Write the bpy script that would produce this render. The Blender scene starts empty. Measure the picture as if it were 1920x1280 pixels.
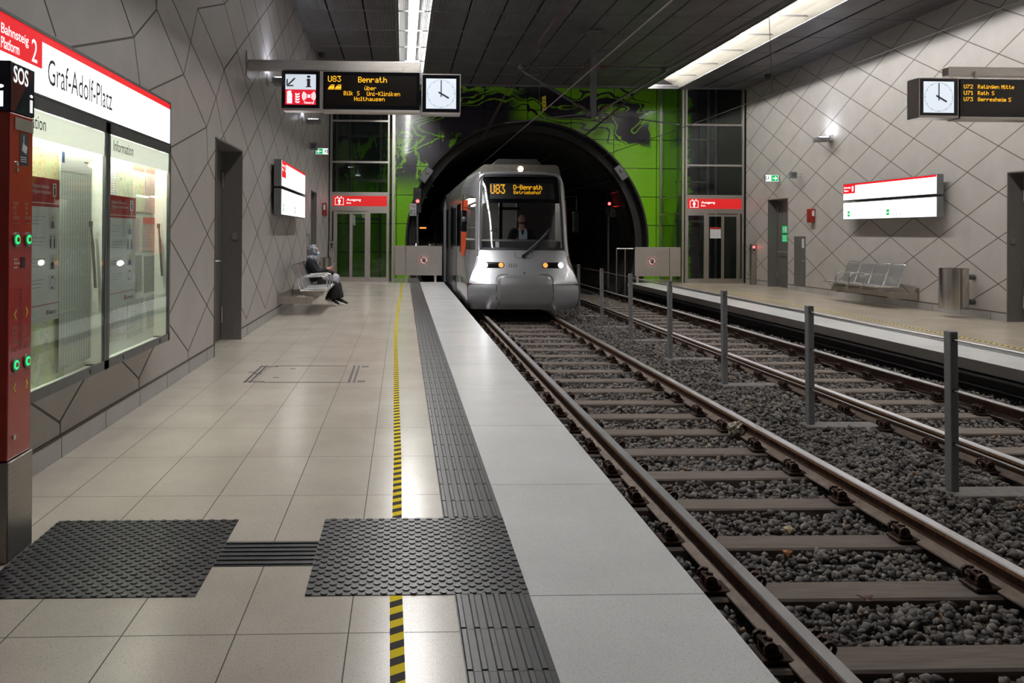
import bpy, bmesh, math, random
import numpy as np
from mathutils import Vector, Matrix

# ------------------------------------------------------------------ scene, camera, light
S = bpy.context.scene
col = S.collection
PI = math.pi
random.seed(7)
RNG = np.random.default_rng(11)

F_PX, CAM_H = 1555.0, 1.495
YAW, PITCH, ROLL, DX, DY = 4.044e-2, 5.15e-3, 6.31e-3, -142.77, -211.6
cy, sy, cp, sp, cr, sr = math.cos(YAW), math.sin(YAW), math.cos(PITCH), math.sin(PITCH), math.cos(ROLL), math.sin(ROLL)
_w = Vector((sy * cp, cy * cp, sp)); _rt = Vector((cy, -sy, 0)); _up = _rt.cross(_w)
_r = _rt * cr + _up * sr; _u = -_rt * sr + _up * cr
CAM = Vector((0, 0, CAM_H))
cd = bpy.data.cameras.new('camera'); cam = bpy.data.objects.new('camera', cd); col.objects.link(cam)
cd.sensor_width = 36.0; cd.sensor_fit = 'HORIZONTAL'; cd.lens = F_PX / 1920 * 36
cd.shift_x = -DX / 1920; cd.shift_y = DY / 1920
cd.clip_start = 0.05; cd.clip_end = 200
m3 = Matrix((_r, _u, -_w)).transposed()
cam.matrix_world = Matrix.Translation(CAM) @ m3.to_4x4()
S.camera = cam

W = bpy.data.worlds.new('world'); S.world = W; W.use_nodes = True
W.node_tree.nodes['Background'].inputs[0].default_value = (0.75, 0.72, 0.70, 1)
W.node_tree.nodes['Background'].inputs[1].default_value = 0.10
S.view_settings.view_transform = 'Standard'; S.view_settings.look = 'None'
S.view_settings.exposure = 0.0; S.view_settings.gamma = 1.0; S.view_settings.use_curve_mapping = False
TUBE_L, TUBE_R, SIGN_E, FLOOD_W = 105.0, 95.0, 1.6, 70.0

def at(x, y, ax, val):
    """point of the plane ax = val that the photograph shows at pixel (x, y)"""
    d = _w * F_PX + _r * (x - 960 - DX) - _u * (y - 640 - DY)
    i = 'xyz'.index(ax); t = (val - CAM[i]) / d[i]
    return CAM + d * t

# ------------------------------------------------------------------ object helpers
WLOC = {}
def tag(o, label=None, cat=None, group=None, kind=None):
    if label: o['label'] = label
    if cat: o['category'] = cat
    if group: o['group'] = group
    if kind: o['kind'] = kind
    return o
def thing(name, loc, label, cat, group=None):
    o = bpy.data.objects.new(name, None); col.objects.link(o); o.location = loc
    o.empty_display_size = 0.1
    WLOC[o] = Vector(loc); return tag(o, label, cat, group)
def link(name, me, mat, parent=None):
    mats = mat if isinstance(mat, (list, tuple)) else [mat]
    for m in mats: me.materials.append(m)
    o = bpy.data.objects.new(name, me); col.objects.link(o)
    base = WLOC[parent] if parent else Vector((0, 0, 0))
    if parent:
        o.parent = parent; me.transform(Matrix.Translation(-base))
    WLOC[o] = base
    return o
def mk(name, bm, mat, parent=None, smooth=False):
    me = bpy.data.meshes.new(name)
    bmesh.ops.recalc_face_normals(bm, faces=bm.faces)
    bm.to_mesh(me); bm.free()
    if smooth:
        me.shade_smooth()
        try: me.set_sharp_from_angle(angle=math.radians(38))
        except Exception: pass
    return link(name, me, mat, parent)
def single(name, bm, mat, label, cat, group=None, kind=None, smooth=False):
    """a thing that is one mesh, origin at its base"""
    vs = [v.co for v in bm.verts]
    c = Vector((sum(v.x for v in vs) / len(vs), sum(v.y for v in vs) / len(vs), min(v.z for v in vs)))
    o = mk(name, bm, mat, None, smooth)
    o.data.transform(Matrix.Translation(-c)); o.location = c; WLOC[o] = c
    return tag(o, label, cat, group, kind)
def struct(name, bm, mat, smooth=False):
    return tag(mk(name, bm, mat, None, smooth), kind='structure')
def copy_tree(o, parent=None):
    c = o.copy(); col.objects.link(c)
    if parent: c.parent = parent
    for ch in list(o.children): copy_tree(ch, c)
    return c
B = bmesh.new
def box(bm, x0, x1, y0, y1, z0, z1, lean=0.0):
    v = [bm.verts.new((x + (lean if z == z1 else 0), y, z)) for z in (z0, z1) for y in (y0, y1) for x in (x0, x1)]
    for f in ((0, 2, 3, 1), (4, 5, 7, 6), (0, 1, 5, 4), (2, 6, 7, 3), (0, 4, 6, 2), (1, 3, 7, 5)):
        bm.faces.new([v[i] for i in f])
    return bm
def cbox(bm, x0, x1, y0, y1, z0, z1, bev=0.01, seg=2):
    t = B(); box(t, x0, x1, y0, y1, z0, z1)
    bmesh.ops.bevel(t, geom=list(t.edges), offset=bev, segments=seg, profile=0.5, affect='EDGES')
    merge(bm, t); return bm
def merge(bm, t):
    m = {v: bm.verts.new(v.co) for v in t.verts}
    for f in t.faces:
        try: n = bm.faces.new([m[v] for v in f.verts]); n.material_index = f.material_index
        except ValueError: pass
    t.free()
def basis(d):
    d = Vector(d).normalized(); a = Vector((0, 0, 1)) if abs(d.z) < 0.9 else Vector((1, 0, 0))
    u = d.cross(a).normalized(); return u, u.cross(d).normalized()
def tube(bm, pts, r, seg=8, caps=True):
    pts = [Vector(p) for p in pts]; rings = []
    rs = r if isinstance(r, (list, tuple)) else [r] * len(pts)
    pu = None
    for i, p in enumerate(pts):
        d = (pts[min(i + 1, len(pts) - 1)] - pts[max(i - 1, 0)]).normalized()
        if pu is None: u, v = basis(d)
        else:
            u = (pu - d * pu.dot(d)).normalized(); v = u.cross(d)
        pu = u
        rings.append([bm.verts.new(p + (u * math.cos(2 * PI * k / seg) + v * math.sin(2 * PI * k / seg)) * rs[i]) for k in range(seg)])
    for a, b in zip(rings, rings[1:]):
        for k in range(seg): bm.faces.new((a[k], a[(k + 1) % seg], b[(k + 1) % seg], b[k]))
    if caps:
        bm.faces.new(rings[0]); bm.faces.new(rings[-1][::-1])
    return bm
def ball(bm, c, r, sx=1, sy_=1, sz=1, seg=16):
    t = B(); bmesh.ops.create_uvsphere(t, u_segments=seg, v_segments=seg // 2 + 1, radius=r)
    for v in t.verts: v.co = Vector((v.co.x * sx, v.co.y * sy_, v.co.z * sz)) + Vector(c)
    merge(bm, t); return bm
class Fr:
    """a flat frame: O origin, R reading direction, U up, N out of the face"""
    def __init__(s, O, R, U=(0, 0, 1)):
        s.O, s.R, s.U = Vector(O), Vector(R), Vector(U); s.N = s.R.cross(s.U)
    def p(s, x, y, d=0.0): return s.O + s.R * x + s.U * y + s.N * d
    def box(s, bm, x0, x1, y0, y1, d0, d1, bev=0):
        t = B(); box(t, x0, x1, y0, y1, d0, d1)
        if bev: bmesh.ops.bevel(t, geom=list(t.edges), offset=bev, segments=2, profile=0.5, affect='EDGES')
        for v in t.verts: v.co = s.p(*v.co)
        merge(bm, t); return bm
    def poly(s, bm, pts, d0, d1):
        a = [bm.verts.new(s.p(x, y, d0)) for x, y in pts]; b = [bm.verts.new(s.p(x, y, d1)) for x, y in pts]
        bm.faces.new(a[::-1]); bm.faces.new(b); n = len(pts)
        for i in range(n): bm.faces.new((a[i], a[(i + 1) % n], b[(i + 1) % n], b[i]))
        return bm
    def disc(s, bm, x, y, r, d0, d1, seg=24, ry=None):
        ry = ry or r
        return s.poly(bm, [(x + r * math.cos(2 * PI * k / seg), y + ry * math.sin(2 * PI * k / seg)) for k in range(seg)], d0, d1)
    def ring(s, bm, x, y, r0, r1, d0, d1, seg=28, a0=0, a1=2 * PI):
        full = abs(a1 - a0 - 2 * PI) < 1e-6; n = seg if full else max(4, int(seg * (a1 - a0) / (2 * PI)))
        g = []
        for k in range(n + (0 if full else 1)):
            a = a0 + (a1 - a0) * k / n
            g.append([bm.verts.new(s.p(x + r * math.cos(a), y + r * math.sin(a), d)) for r, d in ((r0, d0), (r1, d0), (r1, d1), (r0, d1))])
        m = len(g)
        for k in range(m if full else m - 1):
            A, C_ = g[k], g[(k + 1) % m]
            for j in range(4): bm.faces.new((A[j], A[(j + 1) % 4], C_[(j + 1) % 4], C_[j]))
        return bm
    def bar(s, bm, a, b, w, d0, d1):
        a, b = Vector((a[0], a[1])), Vector((b[0], b[1])); t = (b - a).normalized(); n = Vector((-t.y, t.x)) * w / 2
        return s.poly(bm, [tuple(a - n), tuple(b - n), tuple(b + n), tuple(a + n)], d0, d1)
def text(name, s, fr, x0, x1, y0, y1, mat, parent, d=0.003, thick=0.001, bold=0.0, lines=1.0):
    cu = bpy.data.curves.new(name, 'FONT'); cu.body = s; cu.size = 1; cu.offset = bold; cu.resolution_u = 3; cu.space_line = lines
    o = bpy.data.objects.new('t', cu); col.objects.link(o)
    me = bpy.data.meshes.new_from_object(o.evaluated_get(bpy.context.evaluated_depsgraph_get()))
    bpy.data.objects.remove(o); bpy.data.curves.remove(cu)
    n = len(me.vertices); co = np.empty(n * 3); me.vertices.foreach_get('co', co); co = co.reshape(-1, 3)
    lo, hi = co.min(0), co.max(0)
    bm = B(); bm.from_mesh(me); bpy.data.meshes.remove(me)
    for v in bm.verts:
        v.co = fr.p(x0 + (v.co.x - lo[0]) / (hi[0] - lo[0]) * (x1 - x0), y0 + (v.co.y - lo[1]) / (hi[1] - lo[1]) * (y1 - y0), d)
    me = bpy.data.meshes.new(name); bm.to_mesh(me); bm.free()
    return link(name, me, mat, parent)

# ------------------------------------------------------------------ materials
def nt(name):
    m = bpy.data.materials.new(name); m.use_nodes = True
    return m, m.node_tree, m.node_tree.nodes['Principled BSDF']
def N(t, kind, **kw):
    n = t.nodes.new(kind)
    for k, v in kw.items(): setattr(n, k, v)
    return n
def mixc(t, fac, a, b, blend='MIX'):
    n = N(t, 'ShaderNodeMix', data_type='RGBA', blend_type=blend)
    for i, v in ((0, fac), (6, a), (7, b)):
        if isinstance(v, (int, float, tuple)): n.inputs[i].default_value = v if not isinstance(v, tuple) else (*v, 1)
        else: t.links.new(v, n.inputs[i])
    return n.outputs[2]
def mth(t, op, a, b=None, c=None):
    n = N(t, 'ShaderNodeMath', operation=op)
    for i, v in enumerate((a, b, c)):
        if v is None: continue
        if isinstance(v, (int, float)): n.inputs[i].default_value = v
        else: t.links.new(v, n.inputs[i])
    return n.outputs[0]
def noise(t, vec, scale, detail=2, rough=0.5, dist=0.0):
    n = N(t, 'ShaderNodeTexNoise'); n.inputs['Scale'].default_value = scale; n.inputs['Detail'].default_value = detail
    n.inputs['Roughness'].default_value = rough; n.inputs['Distortion'].default_value = dist
    t.links.new(vec, n.inputs['Vector']); return n
def ramp(t, fac, stops):
    n = N(t, 'ShaderNodeValToRGB'); e = n.color_ramp.elements
    while len(e) < len(stops): e.new(0.5)
    for i, (p, c) in enumerate(stops): e[i].position = p; e[i].color = (*c, 1)
    t.links.new(fac, n.inputs[0]); return n.outputs[0]
def geo(t): return N(t, 'ShaderNodeNewGeometry').outputs['Position']
def objc(t): return N(t, 'ShaderNodeTexCoord').outputs['Object']
def bump(t, b, h, strength=0.3, dist=0.01):
    n = N(t, 'ShaderNodeBump'); n.inputs['Strength'].default_value = strength; n.inputs['Distance'].default_value = dist
    t.links.new(h, n.inputs['Height']); t.links.new(n.outputs[0], b.inputs['Normal'])
def plain(name, c, rough=0.5, metal=0.0, var=0.12, scale=9.0, spec=0.5, coat=0.0):
    m, t, b = nt(name); p = objc(t)
    n = noise(t, p, scale, 4, 0.6)
    lo = tuple(max(0, x * (1 - var)) for x in c); hi = tuple(min(1, x * (1 + var)) for x in c)
    t.links.new(ramp(t, n.outputs[0], [(0.3, lo), (0.7, hi)]), b.inputs['Base Color'])
    b.inputs['Roughness'].default_value = rough; b.inputs['Metallic'].default_value = metal
    b.inputs['Specular IOR Level'].default_value = spec; b.inputs['Coat Weight'].default_value = coat
    return m
def brushed(name, c, rough=0.32, axis=2, var=0.15):
    m, t, b = nt(name); p = objc(t)
    mp = N(t, 'ShaderNodeMapping'); sc = [60, 60, 60]; sc[axis] = 1.2; mp.inputs['Scale'].default_value = sc
    t.links.new(p, mp.inputs[0]); n = noise(t, mp.outputs[0], 3.0, 3, 0.6)
    t.links.new(ramp(t, n.outputs[0], [(0.3, tuple(x * (1 - var) for x in c)), (0.7, tuple(min(1, x * (1 + var)) for x in c))]), b.inputs['Base Color'])
    b.inputs['Metallic'].default_value = 1.0; b.inputs['Roughness'].default_value = rough
    bump(t, b, n.outputs[0], 0.08, 0.002); return m
def emit(name, c, e, base=None, gloss=0.25):
    m, t, b = nt(name)
    b.inputs['Base Color'].default_value = (*(base or tuple(x * 0.6 for x in c)), 1)
    b.inputs['Emission Color'].default_value = (*c, 1); b.inputs['Emission Strength'].default_value = e
    b.inputs['Roughness'].default_value = gloss
    return m
def glass(name, tint, gl=0.12, rough=0.02):
    m = bpy.data.materials.new(name); m.use_nodes = True; t = m.node_tree; t.nodes.clear()
    o = N(t, 'ShaderNodeOutputMaterial'); a = N(t, 'ShaderNodeBsdfTransparent'); g = N(t, 'ShaderNodeBsdfGlossy'); mx = N(t, 'ShaderNodeMixShader')
    fr = N(t, 'ShaderNodeLayerWeight'); fr.inputs[0].default_value = 0.5
    a.inputs[0].default_value = (*tint, 1); g.inputs['Roughness'].default_value = rough
    t.links.new(mth(t, 'ADD', mth(t, 'MULTIPLY', mth(t, 'POWER', fr.outputs[1], 4.0), 0.55), gl * 0.25), mx.inputs[0])
    t.links.new(a.outputs[0], mx.inputs[1]); t.links.new(g.outputs[0], mx.inputs[2]); t.links.new(mx.outputs[0], o.inputs[0])
    return m

def terrazzo(name, lo, hi, speck, rough, tile=None):
    m, t, b = nt(name); p = geo(t)
    s1 = noise(t, p, 260, 1, 0.5); s2 = noise(t, p, 1.3, 4, 0.6); s3 = noise(t, p, 95, 2, 0.5)
    c = ramp(t, s2.outputs[0], [(0.3, lo), (0.7, hi)])
    c = mixc(t, mth(t, 'MULTIPLY', mth(t, 'GREATER_THAN', s1.outputs[0], 0.635), 0.7), c, speck)
    c = mixc(t, mth(t, 'MULTIPLY', mth(t, 'GREATER_THAN', s3.outputs[0], 0.67), 0.35), c, tuple(x * 0.55 for x in speck))
    rg = mth(t, 'ADD', 0.0, rough)
    if tile:
        x0, wx, y0, wy = tile; sep = N(t, 'ShaderNodeSeparateXYZ'); t.links.new(p, sep.inputs[0])
        def line(o, off, w, h):
            f = mth(t, 'FRACT', mth(t, 'DIVIDE', mth(t, 'SUBTRACT', o, off - h / 2), w))
            return mth(t, 'LESS_THAN', f, h / w)
        g = line(sep.outputs[1], y0, wy, 0.005)
        if wx: g = mth(t, 'MAXIMUM', g, line(sep.outputs[0], x0, wx, 0.005))
        # every tile a shade of its own
        cx = mth(t, 'FLOOR', mth(t, 'DIVIDE', mth(t, 'SUBTRACT', sep.outputs[0], x0), wx or 9.0)); cyy = mth(t, 'FLOOR', mth(t, 'DIVIDE', mth(t, 'SUBTRACT', sep.outputs[1], y0), wy))
        cm = N(t, 'ShaderNodeCombineXYZ'); t.links.new(cx, cm.inputs[0]); t.links.new(cyy, cm.inputs[1])
        wn = N(t, 'ShaderNodeTexWhiteNoise', noise_dimensions='2D'); t.links.new(cm.outputs[0], wn.inputs[0])
        c = mixc(t, mth(t, 'MULTIPLY', wn.outputs[0], 0.14), c, tuple(x * 0.7 for x in lo))
        c = mixc(t, g, c, (0.04, 0.036, 0.03))
        rg = mth(t, 'ADD', rg, mth(t, 'MULTIPLY', g, 0.4))
        bump(t, b, mth(t, 'SUBTRACT', 1.0, g), 0.5, 0.003)
    t.links.new(c, b.inputs['Base Color']); t.links.new(rg, b.inputs['Roughness'])
    return m
M = {}
M['tile'] = terrazzo('tile_terrazzo', (0.46, 0.415, 0.36), (0.56, 0.51, 0.445), (0.16, 0.13, 0.10), 0.22, (-0.191, 0.4177, 3.113, 0.8163))
M['tileR'] = terrazzo('tile_terrazzo_far', (0.44, 0.38, 0.30), (0.54, 0.47, 0.385), (0.16, 0.13, 0.10), 0.22, (8.0, 0.4177, 3.113, 0.8163))
M['slab'] = terrazzo('edge_slab', (0.66, 0.665, 0.67), (0.76, 0.765, 0.77), (0.24, 0.24, 0.24), 0.25, (0, None, 3.412, 1.5085))
M['curb'] = terrazzo('curb_face', (0.28, 0.27, 0.255), (0.36, 0.345, 0.33), (0.15, 0.14, 0.13), 0.5)
M['base'] = terrazzo('baseboard_stone', (0.33, 0.32, 0.31), (0.43, 0.42, 0.41), (0.2, 0.19, 0.18), 0.4)
M['wall'] = plain('wall_panel', (0.40, 0.375, 0.355), 0.42, 0, 0.07, 2.2)
_t = M['wall'].node_tree; _b = _t.nodes['Principled BSDF']
_n = noise(_t, geo(_t), 170, 2, 0.6); bump(_t, _b, _n.outputs[0], 0.12, 0.002)
M['joint'] = plain('wall_joint', (0.10, 0.085, 0.066), 0.7)
M['steel'] = brushed('brushed_steel', (0.50, 0.465, 0.43), 0.34)
M['steelh'] = brushed('brushed_steel_beam', (0.56, 0.525, 0.49), 0.3, 0)
M['door'] = brushed('door_steel', (0.19, 0.18, 0.172), 0.36)
M['door'].node_tree.nodes['Principled BSDF'].inputs['Metallic'].default_value = 0.45
M['chrome'] = plain('polished_steel', (0.72, 0.70, 0.68), 0.27, 1.0, 0.05)
M['seat'] = plain('perforated_steel', (0.45, 0.45, 0.46), 0.38, 0.8, 0.1, 60)
M['black'] = plain('black_plastic', (0.012, 0.012, 0.014), 0.35)
M['blackg'] = plain('black_gloss', (0.006, 0.006, 0.008), 0.08)
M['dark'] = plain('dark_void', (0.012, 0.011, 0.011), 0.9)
M['rubber'] = plain('tactile_dark', (0.028, 0.028, 0.031), 0.36, 0, 0.3, 14)
M['rubberl'] = plain('tactile_rib', (0.050, 0.051, 0.056), 0.34, 0, 0.3, 30)
M['greym'] = plain('grey_paint', (0.16, 0.165, 0.17), 0.45, 0.3)
M['frame'] = plain('sign_frame', (0.115, 0.12, 0.125), 0.35, 0.5)
M['red'] = plain('red_paint', (0.42, 0.016, 0.010), 0.22, 0, 0.1, 3, coat=0.4)
M['redd'] = plain('red_box', (0.26, 0.02, 0.015), 0.35)
M['orange'] = plain('orange_door', (0.75, 0.085, 0.02), 0.35)
M['post'] = plain('post_grey', (0.22, 0.225, 0.235), 0.45, 0.2, 0.12, 20)
M['cable'] = plain('steel_cable', (0.5, 0.49, 0.47), 0.3, 0.9)
M['concrete'] = plain('concrete', (0.16, 0.15, 0.145), 0.85, 0, 0.25, 12)
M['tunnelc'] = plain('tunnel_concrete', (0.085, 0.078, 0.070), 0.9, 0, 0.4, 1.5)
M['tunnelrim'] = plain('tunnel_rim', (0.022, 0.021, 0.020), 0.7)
M['rust'] = plain('rusty_steel', (0.085, 0.042, 0.025), 0.75, 0.2, 0.45, 14)
M['rusto'] = plain('orange_rust', (0.21, 0.105, 0.05), 0.7, 0.1, 0.4, 30)
M['railhead'] = plain('rail_head', (0.66, 0.66, 0.69), 0.40, 1.0, 0.08, 4)
M['foot'] = plain('rail_foot', (0.20, 0.155, 0.125), 0.8, 0, 0.3, 10)
M['clamp'] = plain('rusty_clamp', (0.045, 0.022, 0.015), 0.6, 0.4, 0.5, 40)
M['yellow'] = plain('yellow', (0.75, 0.62, 0.03), 0.5)
M['white'] = plain('white_paint', (0.75, 0.75, 0.74), 0.4, 0, 0.03)
M['ink'] = plain('ink', (0.02, 0.02, 0.025), 0.6, 0, 0.02)
M['wink'] = plain('white_ink', (0.72, 0.72, 0.72), 0.5, 0, 0.02)
M['redink'] = plain('red_ink', (0.45, 0.02, 0.02), 0.45, 0, 0.02)
M['e_white'] = emit('lit_white', (1, 1, 1), SIGN_E)
M['e_case'] = emit('lit_case', (1.0, 0.97, 0.84), 0.95)
M['casewhite'] = plain('case_liner', (0.72, 0.74, 0.66), 0.5, 0, 0.02)
M['e_red'] = emit('lit_red', (0.80, 0.01, 0.018), 0.95, (0.2, 0.005, 0.005))
M['e_redsoft'] = emit('lit_red_soft', (0.75, 0.02, 0.02), 0.75, (0.2, 0.005, 0.005))
M['e_clock'] = emit('clock_dial', (0.62, 0.68, 0.76), 0.85)
M['e_text'] = emit('lit_text', (1, 1, 1), 1.1)
M['e_green'] = emit('lit_green', (0.01, 0.42, 0.12), 0.9)
M['led'] = emit('amber_led', (1.0, 0.47, 0.015), 1.35, (0.1, 0.05, 0))
M['ledface'] = plain('led_screen', (0.010, 0.008, 0.007), 0.15)
M['lamp_red'] = emit('red_lamp', (1.0, 0.03, 0.03), 14)
M['lamp_white'] = emit('white_lamp', (0.93, 0.96, 1.0), 26)
M['lamp_warm'] = emit('warm_lamp', (1.0, 0.72, 0.42), 7)
M['lamp_or'] = emit('orange_lamp', (1.0, 0.36, 0.08), 1.15)
M['ring_green'] = emit('green_ring', (0.02, 0.9, 0.22), 1.2)
M['tube'] = emit('fluorescent_tube', (1.0, 0.98, 0.955), TUBE_L)
M['tubeR'] = emit('fluorescent_tube_r', (1.0, 0.975, 0.93), TUBE_R)
M['trough'] = plain('light_trough', (0.42, 0.395, 0.345), 0.5, 0, 0.04)
M['rib'] = plain('ceiling_rib', (0.26, 0.25, 0.26), 0.42, 0.5, 0.15, 2)
M['ribl'] = plain('ceiling_cross', (0.22, 0.22, 0.23), 0.45, 0.5)
M['silver'] = plain('tram_silver', (0.45, 0.46, 0.49), 0.24, 0.55, 0.04, 2, coat=0.6)
M['silverd'] = plain('tram_cover', (0.30, 0.30, 0.31), 0.28, 0.55, 0.05, 2, coat=0.5)
M['glass'] = glass('clear_glass', (0.93, 0.97, 0.94))
M['wglass'] = glass('windscreen', (0.72, 0.74, 0.76), 0.12)
M['lglass'] = glass('lift_glass', (0.84, 0.90, 0.86), 0.14)
M['lglass2'] = glass('lift_glass_dark', (0.60, 0.68, 0.60), 0.22)
M['dglass'] = plain('dark_window', (0.012, 0.014, 0.016), 0.08)
M['paper'] = plain('paper', (0.62, 0.62, 0.62), 0.7, 0, 0.03)
M['cloth_black'] = plain('black_cloth', (0.010, 0.010, 0.012), 0.9, 0, 0.3, 30)
M['cloth_grey'] = plain('pale_skirt', (0.36, 0.36, 0.42), 0.9, 0, 0.15, 20)
M['skin'] = plain('skin', (0.50, 0.27, 0.18), 0.55, 0, 0.06, 12)
M['mask'] = plain('face_mask', (0.45, 0.60, 0.66), 0.8)
M['shirt'] = plain('pale_shirt', (0.42, 0.48, 0.60), 0.8)
M['insul'] = plain('insulator', (0.10, 0.04, 0.025), 0.4)
M['bellows'] = plain('bellows', (0.02, 0.02, 0.022), 0.8)

def scarf_mat():
    m, t, b = nt('patterned_scarf'); n = noise(t, objc(t), 26, 3, 0.6, 1.2)
    t.links.new(ramp(t, n.outputs[0], [(0.38, (0.04, 0.045, 0.07)), (0.5, (0.20, 0.21, 0.26)), (0.6, (0.55, 0.56, 0.60))]), b.inputs['Base Color'])
    b.inputs['Roughness'].default_value = 0.85; return m
M['scarf'] = scarf_mat()
def wood_mat():
    m, t, b = nt('sleeper_wood'); p = objc(t); mp = N(t, 'ShaderNodeMapping'); mp.inputs['Scale'].default_value = (0.5, 5, 5); t.links.new(p, mp.inputs[0])
    oi = N(t, 'ShaderNodeObjectInfo'); ad = N(t, 'ShaderNodeVectorMath', operation='ADD'); t.links.new(mp.outputs[0], ad.inputs[0])
    cmb = N(t, 'ShaderNodeCombineXYZ'); t.links.new(mth(t, 'MULTIPLY', oi.outputs['Random'], 40.0), cmb.inputs[0]); t.links.new(cmb.outputs[0], ad.inputs[1])
    n = noise(t, ad.outputs[0], 8, 5, 0.65, 0.3); k = noise(t, p, 7, 3)
    c = ramp(t, n.outputs[0], [(0.25, (0.09, 0.070, 0.058)), (0.5, (0.150, 0.122, 0.105)), (0.8, (0.205, 0.172, 0.152))])
    c = mixc(t, mth(t, 'MULTIPLY', k.outputs[0], 0.45), c, (0.10, 0.075, 0.06))
    t.links.new(c, b.inputs['Base Color']); b.inputs['Roughness'].default_value = 0.85; bump(t, b, n.outputs[0], 0.5, 0.006); return m
M['wood'] = wood_mat()
def stone_mat():
    m, t, b = nt('ballast_stone'); a = N(t, 'ShaderNodeAttribute'); a.attribute_name = 'tone'
    n = noise(t, geo(t), 55, 3, 0.6)
    c = ramp(t, a.outputs['Fac'], [(0.0, (0.065, 0.060, 0.059)), (0.45, (0.155, 0.141, 0.136)), (0.85, (0.26, 0.232, 0.22)), (0.98, (0.26, 0.215, 0.17)), (1.0, (0.30, 0.17, 0.09))])
    c = mixc(t, mth(t, 'MULTIPLY', n.outputs[0], 0.5), c, (0.05, 0.045, 0.043))
    t.links.new(c, b.inputs['Base Color']); b.inputs['Roughness'].default_value = 0.8; bump(t, b, n.outputs[0], 0.4, 0.004); return m
M['stone'] = stone_mat()
def bed_mat():
    m, t, b = nt('track_bed'); v = N(t, 'ShaderNodeTexVoronoi'); v.inputs['Scale'].default_value = 24; t.links.new(geo(t), v.inputs['Vector'])
    t.links.new(ramp(t, v.outputs['Color'], [(0, (0.02, 0.018, 0.017)), (1, (0.11, 0.10, 0.095))]), b.inputs['Base Color'])
    b.inputs['Roughness'].default_value = 0.95; bump(t, b, v.outputs['Distance'], 1.0, 0.03); return m
M['bed'] = bed_mat()
def mural_mat():
    m, t, b = nt('green_black_glass_wall'); p = geo(t); sep = N(t, 'ShaderNodeSeparateXYZ'); t.links.new(p, sep.inputs[0]); X, Z = sep.outputs[0], sep.outputs[2]
    mp = N(t, 'ShaderNodeMapping'); mp.inputs['Scale'].default_value = (0.55, 1, 1.0); mp.inputs['Location'].default_value = (3.1, 0, 1.7); t.links.new(p, mp.inputs[0])
    n1 = noise(t, mp.outputs[0], 0.85, 2, 0.5, 0.8).outputs[0]
    n3 = noise(t, mp.outputs[0], 3.0, 5, 0.62, 0.8).outputs[0]
    mv = N(t, 'ShaderNodeMapping'); mv.inputs['Scale'].default_value = (1.6, 1, 0.55); mv.inputs['Location'].default_value = (1.3, 0, 4.0); t.links.new(p, mv.inputs[0])
    nv = noise(t, mv.outputs[0], 0.95, 5, 0.6, 0.9).outputs[0]
    def sm(v, a, c_, lo=0.0, hi=1.0):
        n = N(t, 'ShaderNodeMapRange', interpolation_type='SMOOTHSTEP')
        t.links.new(v, n.inputs[0])
        for i, q in enumerate((a, c_, lo, hi)): n.inputs[i + 1].default_value = q
        return n.outputs[0]
    def mul(a, b): return mth(t, 'MULTIPLY', a, b)
    def mx_(a, b): return mth(t, 'MAXIMUM', a, b)
    dx = mth(t, 'SUBTRACT', X, 4.17); dz = mth(t, 'SUBTRACT', Z, 1.2)
    rr = mth(t, 'SQRT', mth(t, 'ADD', mul(dx, dx), mul(dz, dz)))
    rw = mth(t, 'ADD', rr, mth(t, 'ADD', mul(mth(t, 'SUBTRACT', n1, 0.5), 3.2), mul(mth(t, 'SUBTRACT', n3, 0.5), 0.3)))     # wavy rings around the tunnel
    # left: dripping green near the edge and the tunnel
    lf = sm(X, 4.2, 3.4)
    drip = mul(sm(mth(t, 'ADD', mth(t, 'ADD', nv, mul(sm(X, 1.2, 0.1), 0.06)), mul(mth(t, 'SUBTRACT', n3, 0.5), 0.22)), 0.562, 0.577), sm(Z, 5.0, 4.3))
    col = mul(sm(mth(t, 'ADD', X, mul(mth(t, 'SUBTRACT', n3, 0.5), 1.2)), 1.0, 0.9), sm(Z, 3.6, 2.6))
    band = mul(sm(rw, 4.75, 4.8), sm(rw, 5.35, 5.3)); fr_ = mth(t, 'FRACT', mul(rw, 4.6))
    vein = mul(mul(band, mth(t, 'LESS_THAN', fr_, 0.33)), sm(Z, 3.6, 4.2))
    topg = mul(sm(mth(t, 'ADD', n3, mul(n1, 0.4)), 0.72, 0.735), sm(Z, 6.1, 6.3))
    leftg = mx_(mx_(drip, col), mx_(vein, topg))
    # right: green with black wavy tongues above the tunnel
    hump = mul(sm(rw, 4.95, 5.0), sm(rw, 5.5, 5.45))
    rings = mul(mul(sm(rw, 4.3, 4.35), sm(rw, 6.2, 6.1)), mul(mth(t, 'LESS_THAN', mth(t, 'FRACT', mul(rw, 2.7)), 0.24), sm(Z, 4.3, 4.7)))
    dark = mul(mx_(mul(hump, 1.0), rings), sm(Z, 4.2, 4.6))
    dark = mx_(dark, mul(sm(mth(t, 'ADD', X, mul(n1, 2.0)), 6.7, 6.2), sm(Z, 4.9, 4.7)))
    rightg = mth(t, 'MAXIMUM', mth(t, 'SUBTRACT', 1.0, dark), sm(X, 8.25, 8.35))
    xr = mth(t, 'ADD', mul(leftg, lf), mul(rightg, mth(t, 'SUBTRACT', 1.0, lf)))
    xr = mth(t, 'MINIMUM', xr, 1.0); xr = mul(xr, sm(mth(t, 'ADD', X, mul(n3, 0.8)), 10.1, 9.95))
    dk = noise(t, mp.outputs[0], 9, 3).outputs[0]
    cg = mixc(t, dk, (0.17, 0.46, 0.006), (0.23, 0.58, 0.012)); cb = (0.022, 0.018, 0.027)
    c = mixc(t, xr, cb, cg)
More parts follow.
